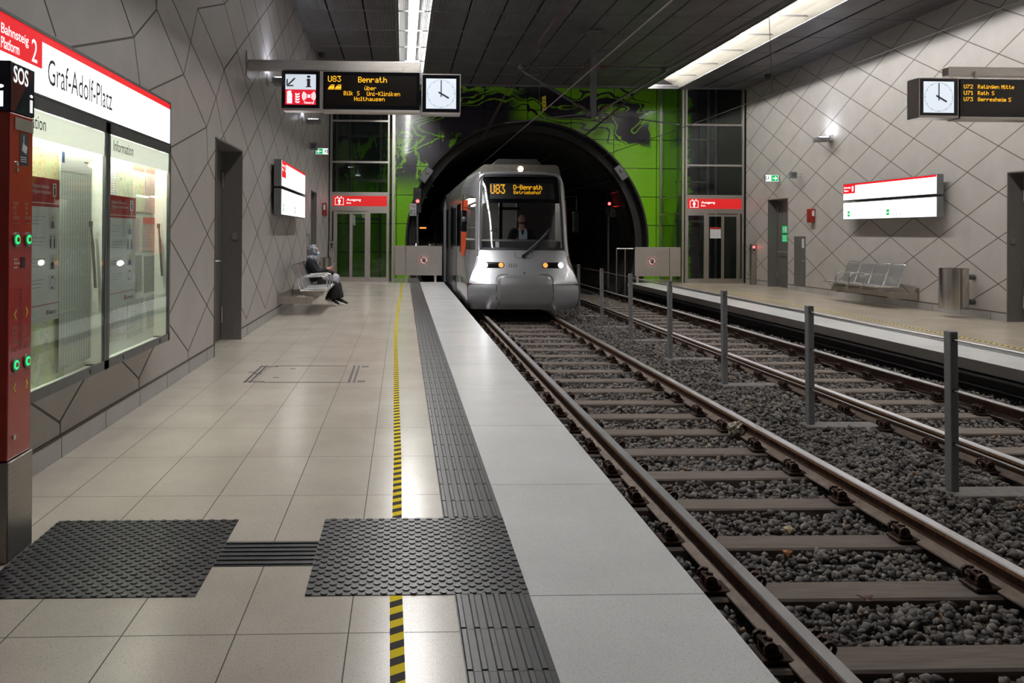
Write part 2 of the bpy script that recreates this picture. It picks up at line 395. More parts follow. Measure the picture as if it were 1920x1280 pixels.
    def line(o, off, w, h):
        return mth(t, 'LESS_THAN', mth(t, 'FRACT', mth(t, 'DIVIDE', mth(t, 'SUBTRACT', o, off - h / 2), w)), h / w)
    g = mth(t, 'MAXIMUM', line(X, 4.155, 1.452, 0.022), line(Z, 1.79, 0.953, 0.022))
    c = mixc(t, g, c, (0.004, 0.005, 0.003)); t.links.new(c, b.inputs['Base Color'])
    b.inputs['Roughness'].default_value = 0.22; b.inputs['Coat Weight'].default_value = 0.3; b.inputs['Coat Roughness'].default_value = 0.05
    return m
M['mural'] = mural_mat()
def tape_mat():
    m, t, b = nt('hazard_tape_stripes'); p = geo(t); sep = N(t, 'ShaderNodeSeparateXYZ'); t.links.new(p, sep.inputs[0])
    v = mth(t, 'ADD', sep.outputs[1], mth(t, 'MULTIPLY', sep.outputs[0], -0.62))
    f = mth(t, 'LESS_THAN', mth(t, 'FRACT', mth(t, 'DIVIDE', v, 0.113)), 0.52)
    t.links.new(mixc(t, f, (0.04, 0.035, 0.030), (0.78, 0.60, 0.008)), b.inputs['Base Color']); b.inputs['Roughness'].default_value = 0.75; b.inputs['Specular IOR Level'].default_value = 0.2; return m
M['tape'] = tape_mat()
def map_mat(name, a, b_, c_, sc):
    m, t, b = nt(name); n = noise(t, geo(t), sc, 6, 0.7, 0.8); k = noise(t, geo(t), 3.5, 2)
    c = ramp(t, n.outputs[0], [(0.35, a), (0.5, b_), (0.62, c_)])
    c = mixc(t, mth(t, 'GREATER_THAN', k.outputs[0], 0.58), c, (0.55, 0.60, 0.35))
    t.links.new(c, b.inputs['Base Color']); b.inputs['Roughness'].default_value = 0.6; return m
M['map1'] = map_mat('street_map', (0.50, 0.24, 0.10), (0.70, 0.62, 0.40), (0.45, 0.58, 0.25), 30)
M['map2'] = map_mat('pale_green_map', (0.35, 0.30, 0.22), (0.62, 0.64, 0.50), (0.40, 0.52, 0.30), 14)
M['map3'] = map_mat('orange_green_map', (0.75, 0.42, 0.12), (0.75, 0.76, 0.62), (0.55, 0.66, 0.35), 9)
def lines_mat(name, base, ink, w, axis='Z', dens=0.5, cols=None):
    """rows of small print"""
    m, t, b = nt(name); p = geo(t); sep = N(t, 'ShaderNodeSeparateXYZ'); t.links.new(p, sep.inputs[0])
    z, y = sep.outputs[2], sep.outputs[1]
    row = mth(t, 'LESS_THAN', mth(t, 'FRACT', mth(t, 'DIVIDE', z, w)), 0.45)
    mp = N(t, 'ShaderNodeMapping'); mp.inputs['Scale'].default_value = (1, 170, 1 / w / 6); t.links.new(p, mp.inputs[0])
    n = noise(t, mp.outputs[0], 1.0, 1)
    f = mth(t, 'MULTIPLY', row, mth(t, 'GREATER_THAN', n.outputs[0], 1 - dens))
    if cols:
        f = mth(t, 'MULTIPLY', f, mth(t, 'LESS_THAN', mth(t, 'FRACT', mth(t, 'DIVIDE', y, cols)), 0.72))
    t.links.new(mixc(t, mth(t, 'MULTIPLY', f, 0.8), base, ink), b.inputs['Base Color']); b.inputs['Roughness'].default_value = 0.6; return m
M['timetable'] = lines_mat('timetable_print', (0.62, 0.64, 0.60), (0.05, 0.06, 0.05), 0.0085, dens=0.66, cols=0.043)
M['print'] = lines_mat('small_print', (0.66, 0.67, 0.65), (0.08, 0.08, 0.09), 0.018, dens=0.5)
M['pinkprint'] = lines_mat('pink_print', (0.66, 0.52, 0.48), (0.30, 0.12, 0.10), 0.02, dens=0.5)
M['greyprint'] = lines_mat('grey_print', (0.42, 0.44, 0.40), (0.10, 0.10, 0.10), 0.016, dens=0.6)

# ------------------------------------------------------------------ the setting
XL, XR, ZC, YF, YM = -2.233, 10.6, 6.0, 25.2, 27.5
XE, XE2 = 1.268, 6.93
YN = -7.0
bm = B(); box(bm, XL - 0.3, 0.536, YN, YF + 2.3, -0.12, 0.0); struct('floor', bm, M['tile'])
bm = B(); box(bm, XE2 + 0.73, XR + 0.3, YN, YF + 2.3, -0.12, 0.0); struct('floor', bm, M['tileR'])
bm = B(); box(bm, 0.5362, XE, YN, YF + 0.05, -0.10, 0.0005); struct('floor', bm, M['slab'])
bm = B(); box(bm, XE2, XE2 + 0.7298, YN, YF + 0.05, -0.10, 0.0005); struct('floor', bm, M['slab'])
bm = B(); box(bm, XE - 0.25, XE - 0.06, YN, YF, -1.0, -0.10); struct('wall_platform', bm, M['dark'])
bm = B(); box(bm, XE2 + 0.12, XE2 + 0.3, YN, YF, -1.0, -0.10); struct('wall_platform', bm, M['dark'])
bm = B(); box(bm, XE2 - 0.002, XE2 + 0.02, YN, YF, -0.135, -0.004); struct('trim_1', bm, M['curb'])
bm = B(); box(bm, XE - 0.3, XE2 + 0.4, YN, 90, -0.75, -0.56); struct('floor', bm, M['bed'])

def wall_rects(openings, y0, y1, z0, z1):
    """cut a wall into rectangles around its openings"""
    ys = sorted({y0, y1, *[o[0] for o in openings], *[o[1] for o in openings]}); out = []
    for a, b in zip(ys, ys[1:]):
        cut = [o for o in openings if o[0] <= a and o[1] >= b]
        if cut:
            o = cut[0]
            if o[2] > z0: out.append((a, b, z0, o[2] - 0.012))
            out.append((a, b, o[3], z1))
        else: out.append((a, b, z0, z1))
    return out
DOORS_L = [(9.97, 11.62, 0.0, 2.62), (20.33, 21.62, 0.0, 2.52)]
DOORS_R = [(12.9, 14.12, 0.0, 2.62), (22.40, 23.64, 0.0, 2.52)]
def clip_seg(a, b, y0, y1, z0, z1):
    (ya, za), (yb, zb) = a, b; t0, t1 = 0.0, 1.0; dy, dz = yb - ya, zb - za
    for p_, q in ((-dy, ya - y0), (dy, y1 - ya), (-dz, za - z0), (dz, z1 - za)):
        if abs(p_) < 1e-9:
            if q < 0: return None
        else:
            t = q / p_
            if p_ < 0: t0 = max(t0, t)
            else: t1 = min(t1, t)
    if t0 >= t1: return None
    return (ya + dy * t0, za + dz * t0), (ya + dy * t1, za + dz * t1)
def seg_minus(seg, rect):
    c = clip_seg(*seg, *rect)
    if not c: return [seg]
    out = []
    for a, b in ((seg[0], c[0]), (c[1], seg[1])):
        if math.dist(a, b) > 0.01: out.append((a, b))
    return out
NOD = (0.8155, 0.4095)
def lattice(y0n, zn, ylo, yhi, zlo, zhi):
    segs = []
    for i in range(int((ylo - y0n) / NOD[0]) - 2, int((yhi - y0n) / NOD[0]) + 3):
        for j in range(-2, 17):
            if (i + j) % 2: continue
            y, z = y0n + i * NOD[0], zn + j * NOD[1]
            for s in (1, -1): segs.append(((y, z), (y + NOD[0], z + s * NOD[1]), i, j, s))
    return segs
def build_wall(name, X, side, openings, segs):
    fr = Fr((X, 0, 0), (0, side, 0))          # side = +1: left wall, reading along +Y
    bm = B()
    for (a, b, z0, z1) in wall_rects(openings, YN, YF, -0.2, ZC + 1.0):
        xs = sorted((X, X - 0.35 * side)); box(bm, xs[0], xs[1], a, b, z0, z1)
    for a, b in segs:
        c = clip_seg(a, b, YN, YF, 0.16 if abs(a[0] - b[0]) < 1e-6 else 0.236, ZC)
        if not c: continue
        pieces = [c]
        for o in openings:
            pieces = [q for s in pieces for q in seg_minus(s, (o[0], o[1], o[2], o[3]))]
        for a1, b1 in pieces:
            n0 = len(bm.faces)
            fr.bar(bm, (a1[0] * side, a1[1]), (b1[0] * side, b1[1]), 0.017, -0.001, 0.0012)
            bm.faces.ensure_lookup_table()
            for f in bm.faces[n0:]: f.material_index = 1
    return struct(name, bm, [M['wall'], M['joint']])
left = []
for a, b, i, j, s in lattice(8.79, 0.24, YN, YF, 0, ZC):
    my, mz = (a[0] + b[0]) / 2, (a[1] + b[1]) / 2
    if my < 10.6 and 2.30 < mz < 3.75 and my > 3.0: continue          # merged and skewed panels above the show case
    if my <= 8.2 and mz >= 3.7 and my > 3.0: continue
    if my < 10.2 and 3.75 <= mz < 4.5 and my > 3.0: continue
    left.append((a, b))
left += [((5.42, 2.74), (4.6, 3.6)), ((4.6, 3.6), (4.2, 4.6)), ((6.96, 3.10), (6.35, 3.52)), ((6.35, 3.52), (5.6, 4.6)), ((6.96, 3.10), (7.59, 3.50)), ((6.96, 3.10), (5.5, 2.68)),
         ((6.96, 3.10), (7.16, 2.66)), ((7.59, 3.50), (8.53, 3.09)), ((7.59, 3.50), (7.35, 4.1)), ((7.59, 3.50), (7.59, 4.3)), ((8.53, 3.09), (9.08, 3.91)),
         ((8.53, 3.09), (9.53, 2.68)), ((8.53, 3.09), (7.16, 2.66)), ((7.6, 3.9), (8.78, 3.49)), ((8.78, 3.49), (10.0, 3.09)), ((10.0, 3.09), (9.53, 2.68)),
         ((10.0, 3.09), (10.42, 3.51)), ((10.0, 3.09), (10.4, 2.70)), ((9.08, 3.91), (10.42, 3.51)), ((10.42, 3.51), (11.24, 3.10)), ((10.42, 3.51), (11.24, 3.92)),
         ((9.08, 3.91), (10.42, 4.33)), ((9.53, 2.68), (9.605, 2.28)), ((9.53, 2.68), (8.0, 2.28)), ((9.605, 2.28), (10.42, 2.69)), ((5.54, 0.24), (5.54, 0.15)), ((7.17, 0.24), (7.17, 0.15)), ((8.79, 0.24), (8.79, 0.15))]
build_wall('wall_left', XL, 1, DOORS_L, left)
build_wall('wall_right', XR, -1, DOORS_R, [(a, b) for a, b, *_ in lattice(15.16, 0.24, YN, YF, 0, ZC)])
for side, X, ops in ((1, XL, DOORS_L), (-1, XR, DOORS_R)):
    bm = B(); bd = B(); y = YN
    for o in ops + [(YF, YF, 0, 0)]:
        xs = sorted((X + 0.004 * side, X - 0.1 * side))
        box(bm, xs[0], xs[1], y, o[0], 0, 0.135)
        k = math.ceil((y - 3.11) / 0.8155)
        while 3.11 + k * 0.8155 < o[0]:
            yy = 3.11 + k * 0.8155; k += 1
            n0 = len(bm.faces); xs2 = sorted((X + 0.003 * side, X + 0.0055 * side)); box(bm, xs2[0], xs2[1], yy - 0.003, yy + 0.003, 0, 0.135)
            bm.faces.ensure_lookup_table()
            for f in bm.faces[n0:]: f.material_index = 1
        n0 = len(bm.faces); xs2 = sorted((X + 0.001 * side, X + 0.006 * side)); box(bm, xs2[0], xs2[1], y, o[0], 0.136, 0.158); bm.faces.ensure_lookup_table()
        for f in bm.faces[n0:]: f.material_index = 1
        y = o[1]
    struct('baseboard_left' if side == 1 else 'baseboard_right', bm, [M['base'], M['joint']])
bm = B(); box(bm, XL - 0.3, XR + 0.3, YN - 0.2, YN, -1, 7); struct('wall_behind', bm, M['wall'])
# far glass wall with the tunnel mouth
TC, TZ, TR = 4.17, 1.20, 4.05
def arch(r, n=64, lo=-0.75):
    a0 = math.asin((lo - TZ) / r); return [(TC + r * math.cos(a), TZ + r * math.sin(a)) for a in [a0 + (PI - 2 * a0) * k / n for k in range(n + 1)]]
def plate_with_arch(bm, y, x0, x1, z0, z1):
    pts = arch(TR)
    v = [bm.verts.new((x, y, z)) for x, z in pts]
    o = []
    for x, z in pts:
        dx, dz = x - TC, z - TZ; ks = []
        if dx > 1e-6: ks.append((x1 - TC) / dx)
        if dx < -1e-6: ks.append((x0 - TC) / dx)
        if dz > 1e-6: ks.append((z1 - TZ) / dz)
        if dz < -1e-6: ks.append((z0 - TZ) / dz)
        k = min(ks); o.append((TC + dx * k, TZ + dz * k))
    ov = [bm.verts.new((x, y, z)) for x, z in o]
    for i in range(len(v) - 1):
        a, b = o[i], o[i + 1]
        if abs(a[0] - b[0]) > 1e-4 and abs(a[1] - b[1]) > 1e-4:
            c = bm.verts.new((x1 if a[0] > TC else x0, y, z1 if a[1] > TZ else z0)); bm.faces.new((v[i], ov[i], c, ov[i + 1], v[i + 1]))
        else: bm.faces.new((v[i], ov[i], ov[i + 1], v[i + 1]))
bm = B(); plate_with_arch(bm, YM, XL - 0.3, XR + 0.3, -0.8, 7.2)
r = bmesh.ops.extrude_face_region(bm, geom=list(bm.faces)); bmesh.ops.translate(bm, verts=[v for v in r['geom'] if isinstance(v, bmesh.types.BMVert)], vec=(0, 0.25, 0))
struct('wall_back', bm, M['mural'])
bm = B()
def ring_sweep(bm, sections, n=64, lo=-0.75):
    prev = None
    for (y, rr) in sections:
        cur = [bm.verts.new((x, y, z)) for x, z in arch(rr, n, lo)]
        if prev:
            for i in range(n): bm.faces.new((prev[i], prev[i + 1], cur[i + 1], cur[i]))
        prev = cur
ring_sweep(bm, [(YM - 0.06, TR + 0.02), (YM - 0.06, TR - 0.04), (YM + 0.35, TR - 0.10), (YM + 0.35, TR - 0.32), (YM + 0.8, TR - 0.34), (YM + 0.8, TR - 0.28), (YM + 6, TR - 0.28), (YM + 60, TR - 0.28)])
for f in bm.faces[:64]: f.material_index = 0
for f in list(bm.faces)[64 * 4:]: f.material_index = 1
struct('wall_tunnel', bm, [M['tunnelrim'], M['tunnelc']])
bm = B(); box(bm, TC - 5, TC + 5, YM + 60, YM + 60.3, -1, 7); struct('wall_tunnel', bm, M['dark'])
bm = B(); box(bm, XL - 0.3, XR + 0.3, YF + 0.1, YM + 0.3, 7.0, 7.2); struct('ceiling', bm, M['dark'])
bm = B()
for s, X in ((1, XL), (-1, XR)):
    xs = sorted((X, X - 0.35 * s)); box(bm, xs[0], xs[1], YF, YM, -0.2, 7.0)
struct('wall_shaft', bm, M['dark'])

# ceiling: slatted metal panels under a dark void, two light slots
SL0, SL1, SR0, SR1 = -0.115, 0.56, 7.52, 8.46
bm = B()
box(bm, XL, SL0, YN, YF, ZC + 0.10, ZC + 0.16); box(bm, SL1, SR0, YN, YF, ZC + 0.10, ZC + 0.16); box(bm, SR1, XR, YN, YF, ZC + 0.10, ZC + 0.16)
box(bm, XL - 0.3, XR + 0.3, YN, YF + 0.12, ZC + 0.5, ZC + 0.6); box(bm, XL, XR, YF, YF + 0.12, ZC - 0.02, ZC + 0.5)
struct('ceiling', bm, M['dark'])
bm = B(); x = XL + 0.02
gaps = [-1.54, -0.82] + [0.62 + 0.7 * k for k in range(1, 10)] + [9.16, 9.9]
while x < XR:
    if not (SR0 - 0.02 < x < SR1) and not (0.05 < x < 0.385) and min(abs(x - g) for g in gaps) > 0.02:
        box(bm, x, x + 0.016, YN, YF, ZC, ZC + 0.03)
    x += 0.0333
struct('ceiling', bm, M['rib'])
bm = B()
YJ = [0.55 + 1.633 * k for k in range(-4, 16)]
for y in YJ:
    for a, b in ((XL, SR0), (SR1, XR)): box(bm, a, b, y, y + 0.012, ZC - 0.006, ZC + 0.02)
    box(bm, SR0, SR1, y, y + 0.03, ZC + 0.04, ZC + 0.07)
box(bm, XL, XR, YF - 0.03, YF, ZC - 0.03, ZC + 0.05)
struct('ceiling', bm, M['ribl'])
bm = B()
for g in (SL0 - 0.05, SL1): box(bm, g, g + 0.05, YN, YF, ZC - 0.03, ZC + 0.11)
for g in (SR0 - 0.03, SR1): box(bm, g, g + 0.03, YN, YF, ZC - 0.02, ZC + 0.3)
struct('trim_2', bm, M['frame'])
# reflectors of the two light slots
bm = B(); box(bm, SL0, SL1, YN, YF, ZC + 0.42, ZC + 0.44); box(bm, SL0, SL0 + 0.01, YN, YF, ZC + 0.06, ZC + 0.43); box(bm, SL1 - 0.01, SL1, YN, YF, ZC + 0.06, ZC + 0.43)
struct('trim_3', bm, plain('slot_grey', (0.14, 0.14, 0.14), 0.5))
bm = B()
pr = [(SR0 + 0.02, ZC + 0.30), (SR0 + 0.25, ZC + 0.31), (SR0 + 0.5, ZC + 0.26), (SR0 + 0.75, ZC + 0.13), (SR1, ZC + 0.0)]
for (x0, z0), (x1, z1) in zip(pr, pr[1:]):
    v = [bm.verts.new(q) for q in ((x0, YN, z0), (x1, YN, z1), (x1, YF, z1), (x0, YF, z0), (x0, YN, z0 + .02), (x1, YN, z1 + .02), (x1, YF, z1 + .02), (x0, YF, z0 + .02))]
    for f in ((0, 1, 2, 3), (7, 6, 5, 4), (0, 4, 5, 1), (2, 6, 7, 3)): bm.faces.new([v[i] for i in f])
struct('trim_4', bm, M['trough'])

def lamp_row(x, z, hw, mat, label, grp, parts=2):
    t = None
    for k, y in enumerate(YJ[:-1]):
        y1 = min(y + 1.633, YF)
        if y1 - y < 0.4 or y < 3.0: continue
        if t is None or y1 - y < 1.6:
            r0 = thing('ceiling_light', (x, y, z), label, 'ceiling light', grp)
            b_ = B(); cbox(b_, x - hw - 0.03, x + hw + 0.03, y + 0.04, y1 - 0.04, z + 0.045, z + 0.085, 0.005, 1); mk('housing', b_, M['greym'], r0)
            for dx in ((-hw * 0.62, hw * 0.62) if parts == 2 else (0,)):
                b_ = B(); tube(b_, [(x + dx, y + 0.07, z + 0.012), (x + dx, y1 - 0.07, z + 0.012)], 0.030 if parts == 2 else 0.022, 8); mk('tube', b_, mat, r0)
            if t is None and y1 - y > 1.6: t = r0
        else:
            c = copy_tree(t); c.location = (x, y, z); WLOC[c] = Vector((x, y, z))
lamp_row(0.217, ZC + 0.30, 0.085, M['tube'], 'twin fluorescent tube ceiling light in the slatted slot above the left platform', 'ceiling lights above the left platform')
lamp_row(SR0 + 0.13, ZC + 0.20, 0.05, M['tubeR'], 'fluorescent ceiling light in the cream reflector slot above the right platform', 'ceiling lights above the right platform')

# doors
def door(n, X, side, o, leaf_dx, two=False, label_bits=()):
    """recessed steel door: jambs, leaf, hinges"""
    y0, y1, z0, z1 = o; d = 0.27
    bm = B(); xi, xo = X - d * side, X + 0.012 * side
    for a, b in ((y0, y0 + 0.02), (y1 - 0.02, y1)):
        xs = sorted((xi, xo)); box(bm, xs[0], xs[1], a, b, 0.0, z1)
    xs = sorted((xi, xo)); box(bm, xs[0], xs[1], y0, y1, z1 - 0.02, z1)
    r0 = struct('door_%d' % n, bm, M['door']); WLOC[r0] = Vector((0, 0, 0))
    bm = B(); xs = sorted((xi, xi - 0.05 * side)); cbox(bm, xs[0], xs[1], y0 + 0.03, y1 - 0.03, 0.01, z1 - 0.03, 0.004, 1); mk('leaf', bm, M['door'], r0)
    for z in (0.35, 2.2):
        bm = B(); tube(bm, [(xi + 0.02 * side, y1 - 0.06, z - 0.11), (xi + 0.02 * side, y1 - 0.06, z + 0.11)], 0.016, 8); mk('hinge', bm, M['steel'], r0)
    return r0
d1 = door(1, XL, 1, DOORS_L[0], 0)
bm = B(); tube(bm, [(XL + 0.004, 10.02, 1.14), (XL + 0.04, 10.04, 1.14), (XL + 0.04, 10.14, 1.14)], 0.009, 6); mk('handle', bm, M['chrome'], d1)
p = at(441, 442, 'y', 11.598)
bm = B(); box(bm, p.x - 0.035, p.x + 0.035, 11.58, 11.6, p.z - 0.05, p.z + 0.05); box(bm, p.x - 0.012, p.x + 0.012, 11.575, 11.58, p.z - 0.0, p.z + 0.02); q = mk('lock_plate', bm, M['chrome'], d1)
d2 = door(2, XL, 1, DOORS_L[1], 0)
d3 = door(3, XR, -1, DOORS_R[1], 0)
fr = Fr((XR + 0.262, 0, 0), (0, -1, 0))
bm = B(); tube(bm, [(XR + 0.25, 23.45, 1.02), (XR + 0.18, 23.45, 1.02), (XR + 0.18, 22.55, 1.02), (XR + 0.25, 22.55, 1.02)], 0.014, 6); mk('push_bar', bm, M['steel'], d3)
YLB = at(1467, 430, 'x', XR + 0.26).y
for z in (1.55, 1.30):
    bm = B(); fr.box(bm, -YLB, -YLB + 0.30, z, z + 0.2, 0.003, 0.008); e = mk('escape_label', bm, M['e_green'], d3)
    bm = B()
    if z > 1.5:
        fr.bar(bm, (-YLB + 0.08, z + 0.16), (-YLB + 0.08, z + 0.05), 0.03, 0.008, 0.010); fr.poly(bm, [(-YLB + 0.04, z + 0.08), (-YLB + 0.12, z + 0.08), (-YLB + 0.08, z + 0.03)], 0.008, 0.010); fr.box(bm, -YLB + 0.16, -YLB + 0.26, z + 0.03, z + 0.17, 0.008, 0.010)
    else:
        for k in range(3): fr.box(bm, -YLB + 0.04, -YLB + 0.26, z + 0.04 + 0.055 * k, z + 0.06 + 0.055 * k, 0.008, 0.010)
    mk('symbol', bm, M['wink'], e)
d4 = door(4, XR, -1, DOORS_R[0], 0)
p = at(1898, 452, 'y', 14.098)
bm = B(); box(bm, p.x - 0.045, p.x + 0.045, 14.08, 14.1, p.z - 0.05, p.z + 0.05); box(bm, p.x - 0.012, p.x + 0.012, 14.075, 14.08, p.z, p.z + 0.02); mk('lock_plate', bm, M['chrome'], d4)
def cabinet(X, side, y0, y1, z0, z1, label):
    r0 = thing('wall_cabinet', (X, (y0 + y1) / 2, z0), label, 'cabinet')
    bm = B(); xs = sorted((X - 0.02 * side, X + 0.008 * side)); box(bm, xs[0], xs[1], y0, y1, z0, z1); mk('frame', bm, M['door'], r0)
    bm = B(); xs = sorted((X + 0.008 * side, X + 0.014 * side)); box(bm, xs[0], xs[1], y0 + 0.03, y1 - 0.03, z0 + 0.03, z1 - 0.03); dd = mk('door', bm, M['greym'] if side > 0 else M['door'], r0)
    fr = Fr((X + 0.014 * side, 0, 0), (0, side, 0)); a = y0 if side > 0 else -y0
    bm = B(); fr.box(bm, a - 0.17 if side < 0 else y0 + 0.05, a - 0.05 if side < 0 else y0 + 0.17, z1 - 0.3, z1 - 0.06, 0, 0.003); mk('label_plate', bm, M['print'], dd)
    bm = B(); ball(bm, (X + 0.03 * side, y0 + 0.07, (z0 + z1) / 2), 0.02, seg=8); mk('knob', bm, M['chrome'], dd)
cabinet(XR, -1, 21.40, 22.02, 0.15, 1.46, 'narrow flush steel cabinet door between far exit door and right bench')
cabinet(XL, 1, 19.5, 20.05, 0.16, 1.46, 'narrow dark cabinet door in left wall behind the seated person')

# ------------------------------------------------------------------ floor markings
def studs(bm, x0, y0, nx, ny, X0, X1, Y0, Y1):
    pt = 0.305 / 5
    for i in range(nx * 5):
        for j in range(ny * 5):
            for k in (0, 1):
                x = X0 + (i + 0.25 + 0.5 * k) * (X1 - X0) / (nx * 5); y = Y0 + (j + 0.25 + 0.5 * k) * (Y1 - Y0) / (ny * 5)
                t = [bm.verts.new((x + 0.0165 * math.cos(a), y + 0.0165 * math.sin(a), 0.0025)) for a in [2 * PI * q / 10 for q in range(10)]]
                u = [bm.verts.new((x + 0.0135 * math.cos(a), y + 0.0135 * math.sin(a), 0.0075)) for a in [2 * PI * q / 10 for q in range(10)]]
                bm.faces.new(u)
                for q in range(10): bm.faces.new((t[q], t[(q + 1) % 10], u[(q + 1) % 10], u[q]))
def stud_mat(X0, X1, Y0, Y1, label):
    r0 = thing('tactile_stud_mat', ((X0 + X1) / 2, (Y0 + Y1) / 2, 0), label, 'tactile paving')
    nx = max(1, round((X1 - X0) / 0.305)); dx = (X1 - X0) / nx; dy = (Y1 - Y0) / 3
    for i in range(nx):
        for j in range(3):
            a, b = X0 + i * dx, Y0 + j * dy
            bm = B(); box(bm, a + 0.0004, a + dx - 0.0004, b + 0.0004, b + dy - 0.0004, 0.0, 0.003)
            studs(bm, 0, 0, 1, 1, a, a + dx, b, b + dy); mk('paver', bm, M['rubber'], r0)
stud_mat(-1.752, -0.836, 3.435, 4.345, 'dark studded tactile mat at the foot of the red help point')
stud_mat(-0.391, 0.536, 3.43, 4.345, 'dark studded tactile mat crossing the yellow tape beside the platform edge')
def guide(X0, X1, Y0, Y1, label, name='tactile_guide_strip'):
    bm = B(); 
    L = 0.302; n = int(math.ceil((Y1 - Y0) / L))
    for k in range(n):
        a, b = Y1 - (k + 1) * L, Y1 - k * L
        a = max(a, Y0)
        box(bm, X0, X1, a + 0.002, b, 0.0, 0.002)
        nf = len(bm.faces); w = (X1 - X0) / 6
        for i in range(6):
            c = X0 + (i + 0.33) * w
            v = [bm.verts.new(q) for q in ((c - 0.013, a + 0.006, 0.002), (c + 0.013, a + 0.006, 0.002), (c + 0.013, b - 0.004, 0.002), (c - 0.013, b - 0.004, 0.002),
                                          (c - 0.008, a + 0.008, 0.007), (c + 0.008, a + 0.008, 0.007), (c + 0.008, b - 0.006, 0.007), (c - 0.008, b - 0.006, 0.007))]
            for f in ((4, 5, 6, 7), (0, 1, 5, 4), (1, 2, 6, 5), (2, 3, 7, 6), (3, 0, 4, 7)): bm.faces.new([v[q] for q in f])
        bm.faces.ensure_lookup_table()
        for f in bm.faces[nf:]: f.material_index = 1
    return single(name, bm, [M['rubber'], M['rubberl']], label, 'tactile paving')
guide(0.224, 0.535, 4.348, 24.85, 'long dark ribbed guide strip running along the left platform to the tunnel')
guide(0.224, 0.535, -0.5, 3.428, 'short dark ribbed guide strip in front of the studded mat, nearest the camera')
guide(XE2 + 0.73, XE2 + 1.04, 3.0, 24.85, 'dark ribbed guide strip along the far right platform edge')
bm = B(); box(bm, -0.4, 0.535, 24.86, 25.0, 0, 0.003); single('tactile_end_strip', bm, M['rubber'], 'short dark strip across the far end of the left platform', 'tactile paving')
bm = B()
box(bm, -0.834, -0.392, 3.742, 4.04, 0, 0.002)
for k in range(6):
    y = 3.765 + k * 0.05; nf = len(bm.faces); box(bm, -0.833, -0.393, y - 0.008, y + 0.009, 0.002, 0.007); bm.faces.ensure_lookup_table()
    for f in bm.faces[nf:]: f.material_index = 1
single('tactile_guide_strip', bm, [M['rubber'], M['rubberl']], 'ribbed dark strip linking the two studded mats', 'tactile paving')
def ribbon(pts, w, label):
    bm = B(); prev = None
    for i, (x, y) in enumerate(pts):
        cur = [bm.verts.new((x - w / 2, y, 0.0016)), bm.verts.new((x + w / 2, y, 0.0016))]
        if prev: bm.faces.new((prev[0], prev[1], cur[1], cur[0]))
        prev = cur
    return single('hazard_tape', bm, M['tape'], label, 'floor tape')
tp = [(-0.005, 1.0), (-0.005, 2.76), (-0.016, 3.425)]
ribbon(tp, 0.052, 'short yellow and black striped floor tape in front of the studded mat')
ribbon([(-0.018, 4.35), (-0.022, 5.63), (-0.040, 7.19), (-0.054, 8.82), (-0.083, 11.4), (-0.085, 15.1), (-0.06, 17.0), (-0.042, 18.8), (-0.02, 21.0), (-0.009, 23.5), (0.0, 24.7)], 0.05, 'long yellow and black striped floor tape wandering down the left platform')
ribbon([(8.22, 4.0), (8.24, 10.7), (8.33, 14.0), (8.43, 17.3), (8.55, 20.4), (8.6, 24.6)], 0.05, 'yellow and black striped floor tape on the far right platform')
# access hatch marks let into the floor
def hatch(X0, X1, Y0, Y1, label, fine=1):
    bm = B(); z = 0.0018
    def d(a, b, c, e): box(bm, a, b, c, e, 0, z)
    n = 34
    for k in range(n):
        x = X0 + 0.16 + (X1 - X0 - 0.32) * k / n
        d(x, x + 0.018, Y0, Y0 + 0.022); d(x, x + 0.018, Y1 - 0.03, Y1)
    d(X0 + 0.1, X1 - 0.1, Y0 - 0.006, Y0 - 0.001); 
    for o in (0, 0.05): 
        d(X0 + o, X0 + o + 0.022, Y0, Y1)
    d(X0 + 0.09, X0 + 0.096, Y0, Y1); d(X1 - 0.096, X1 - 0.09, Y0, Y1)
    for o in (0.022, 0.07): d(X1 - o - 0.022, X1 - o, Y0, Y1)
    d(X0, X0 + 0.2, Y0 + 0.05, Y0 + 0.07); d(X0, X0 + 0.2, Y1 - 0.07, Y1 - 0.05); d(X0, X0 + 0.09, (Y0 + Y1) / 2 - 0.02, (Y0 + Y1) / 2 + 0.02)
    for yy in (Y0 + 0.02, Y1 - 0.1): d(X1, X1 + 0.075, yy, yy + 0.075)
    for x, y in ((X0 - 0.06, Y0 + 0.6), (X0 + 0.35, Y1 - 0.22), (X0 + 0.25, Y0 + 0.27)): d(x, x + 0.06, y, y + 0.018)
    single('floor_hatch', bm, plain('hatch_metal', (0.05, 0.048, 0.045), 0.6), label, 'floor hatch')
hatch(-1.565, -0.44, 8.30, 9.34, 'metal outlined access hatch in the pale floor tiles near the left door')
hatch(-1.50, -0.47, 19.68, 20.92, 'small metal outlined floor hatch beyond the seated person')

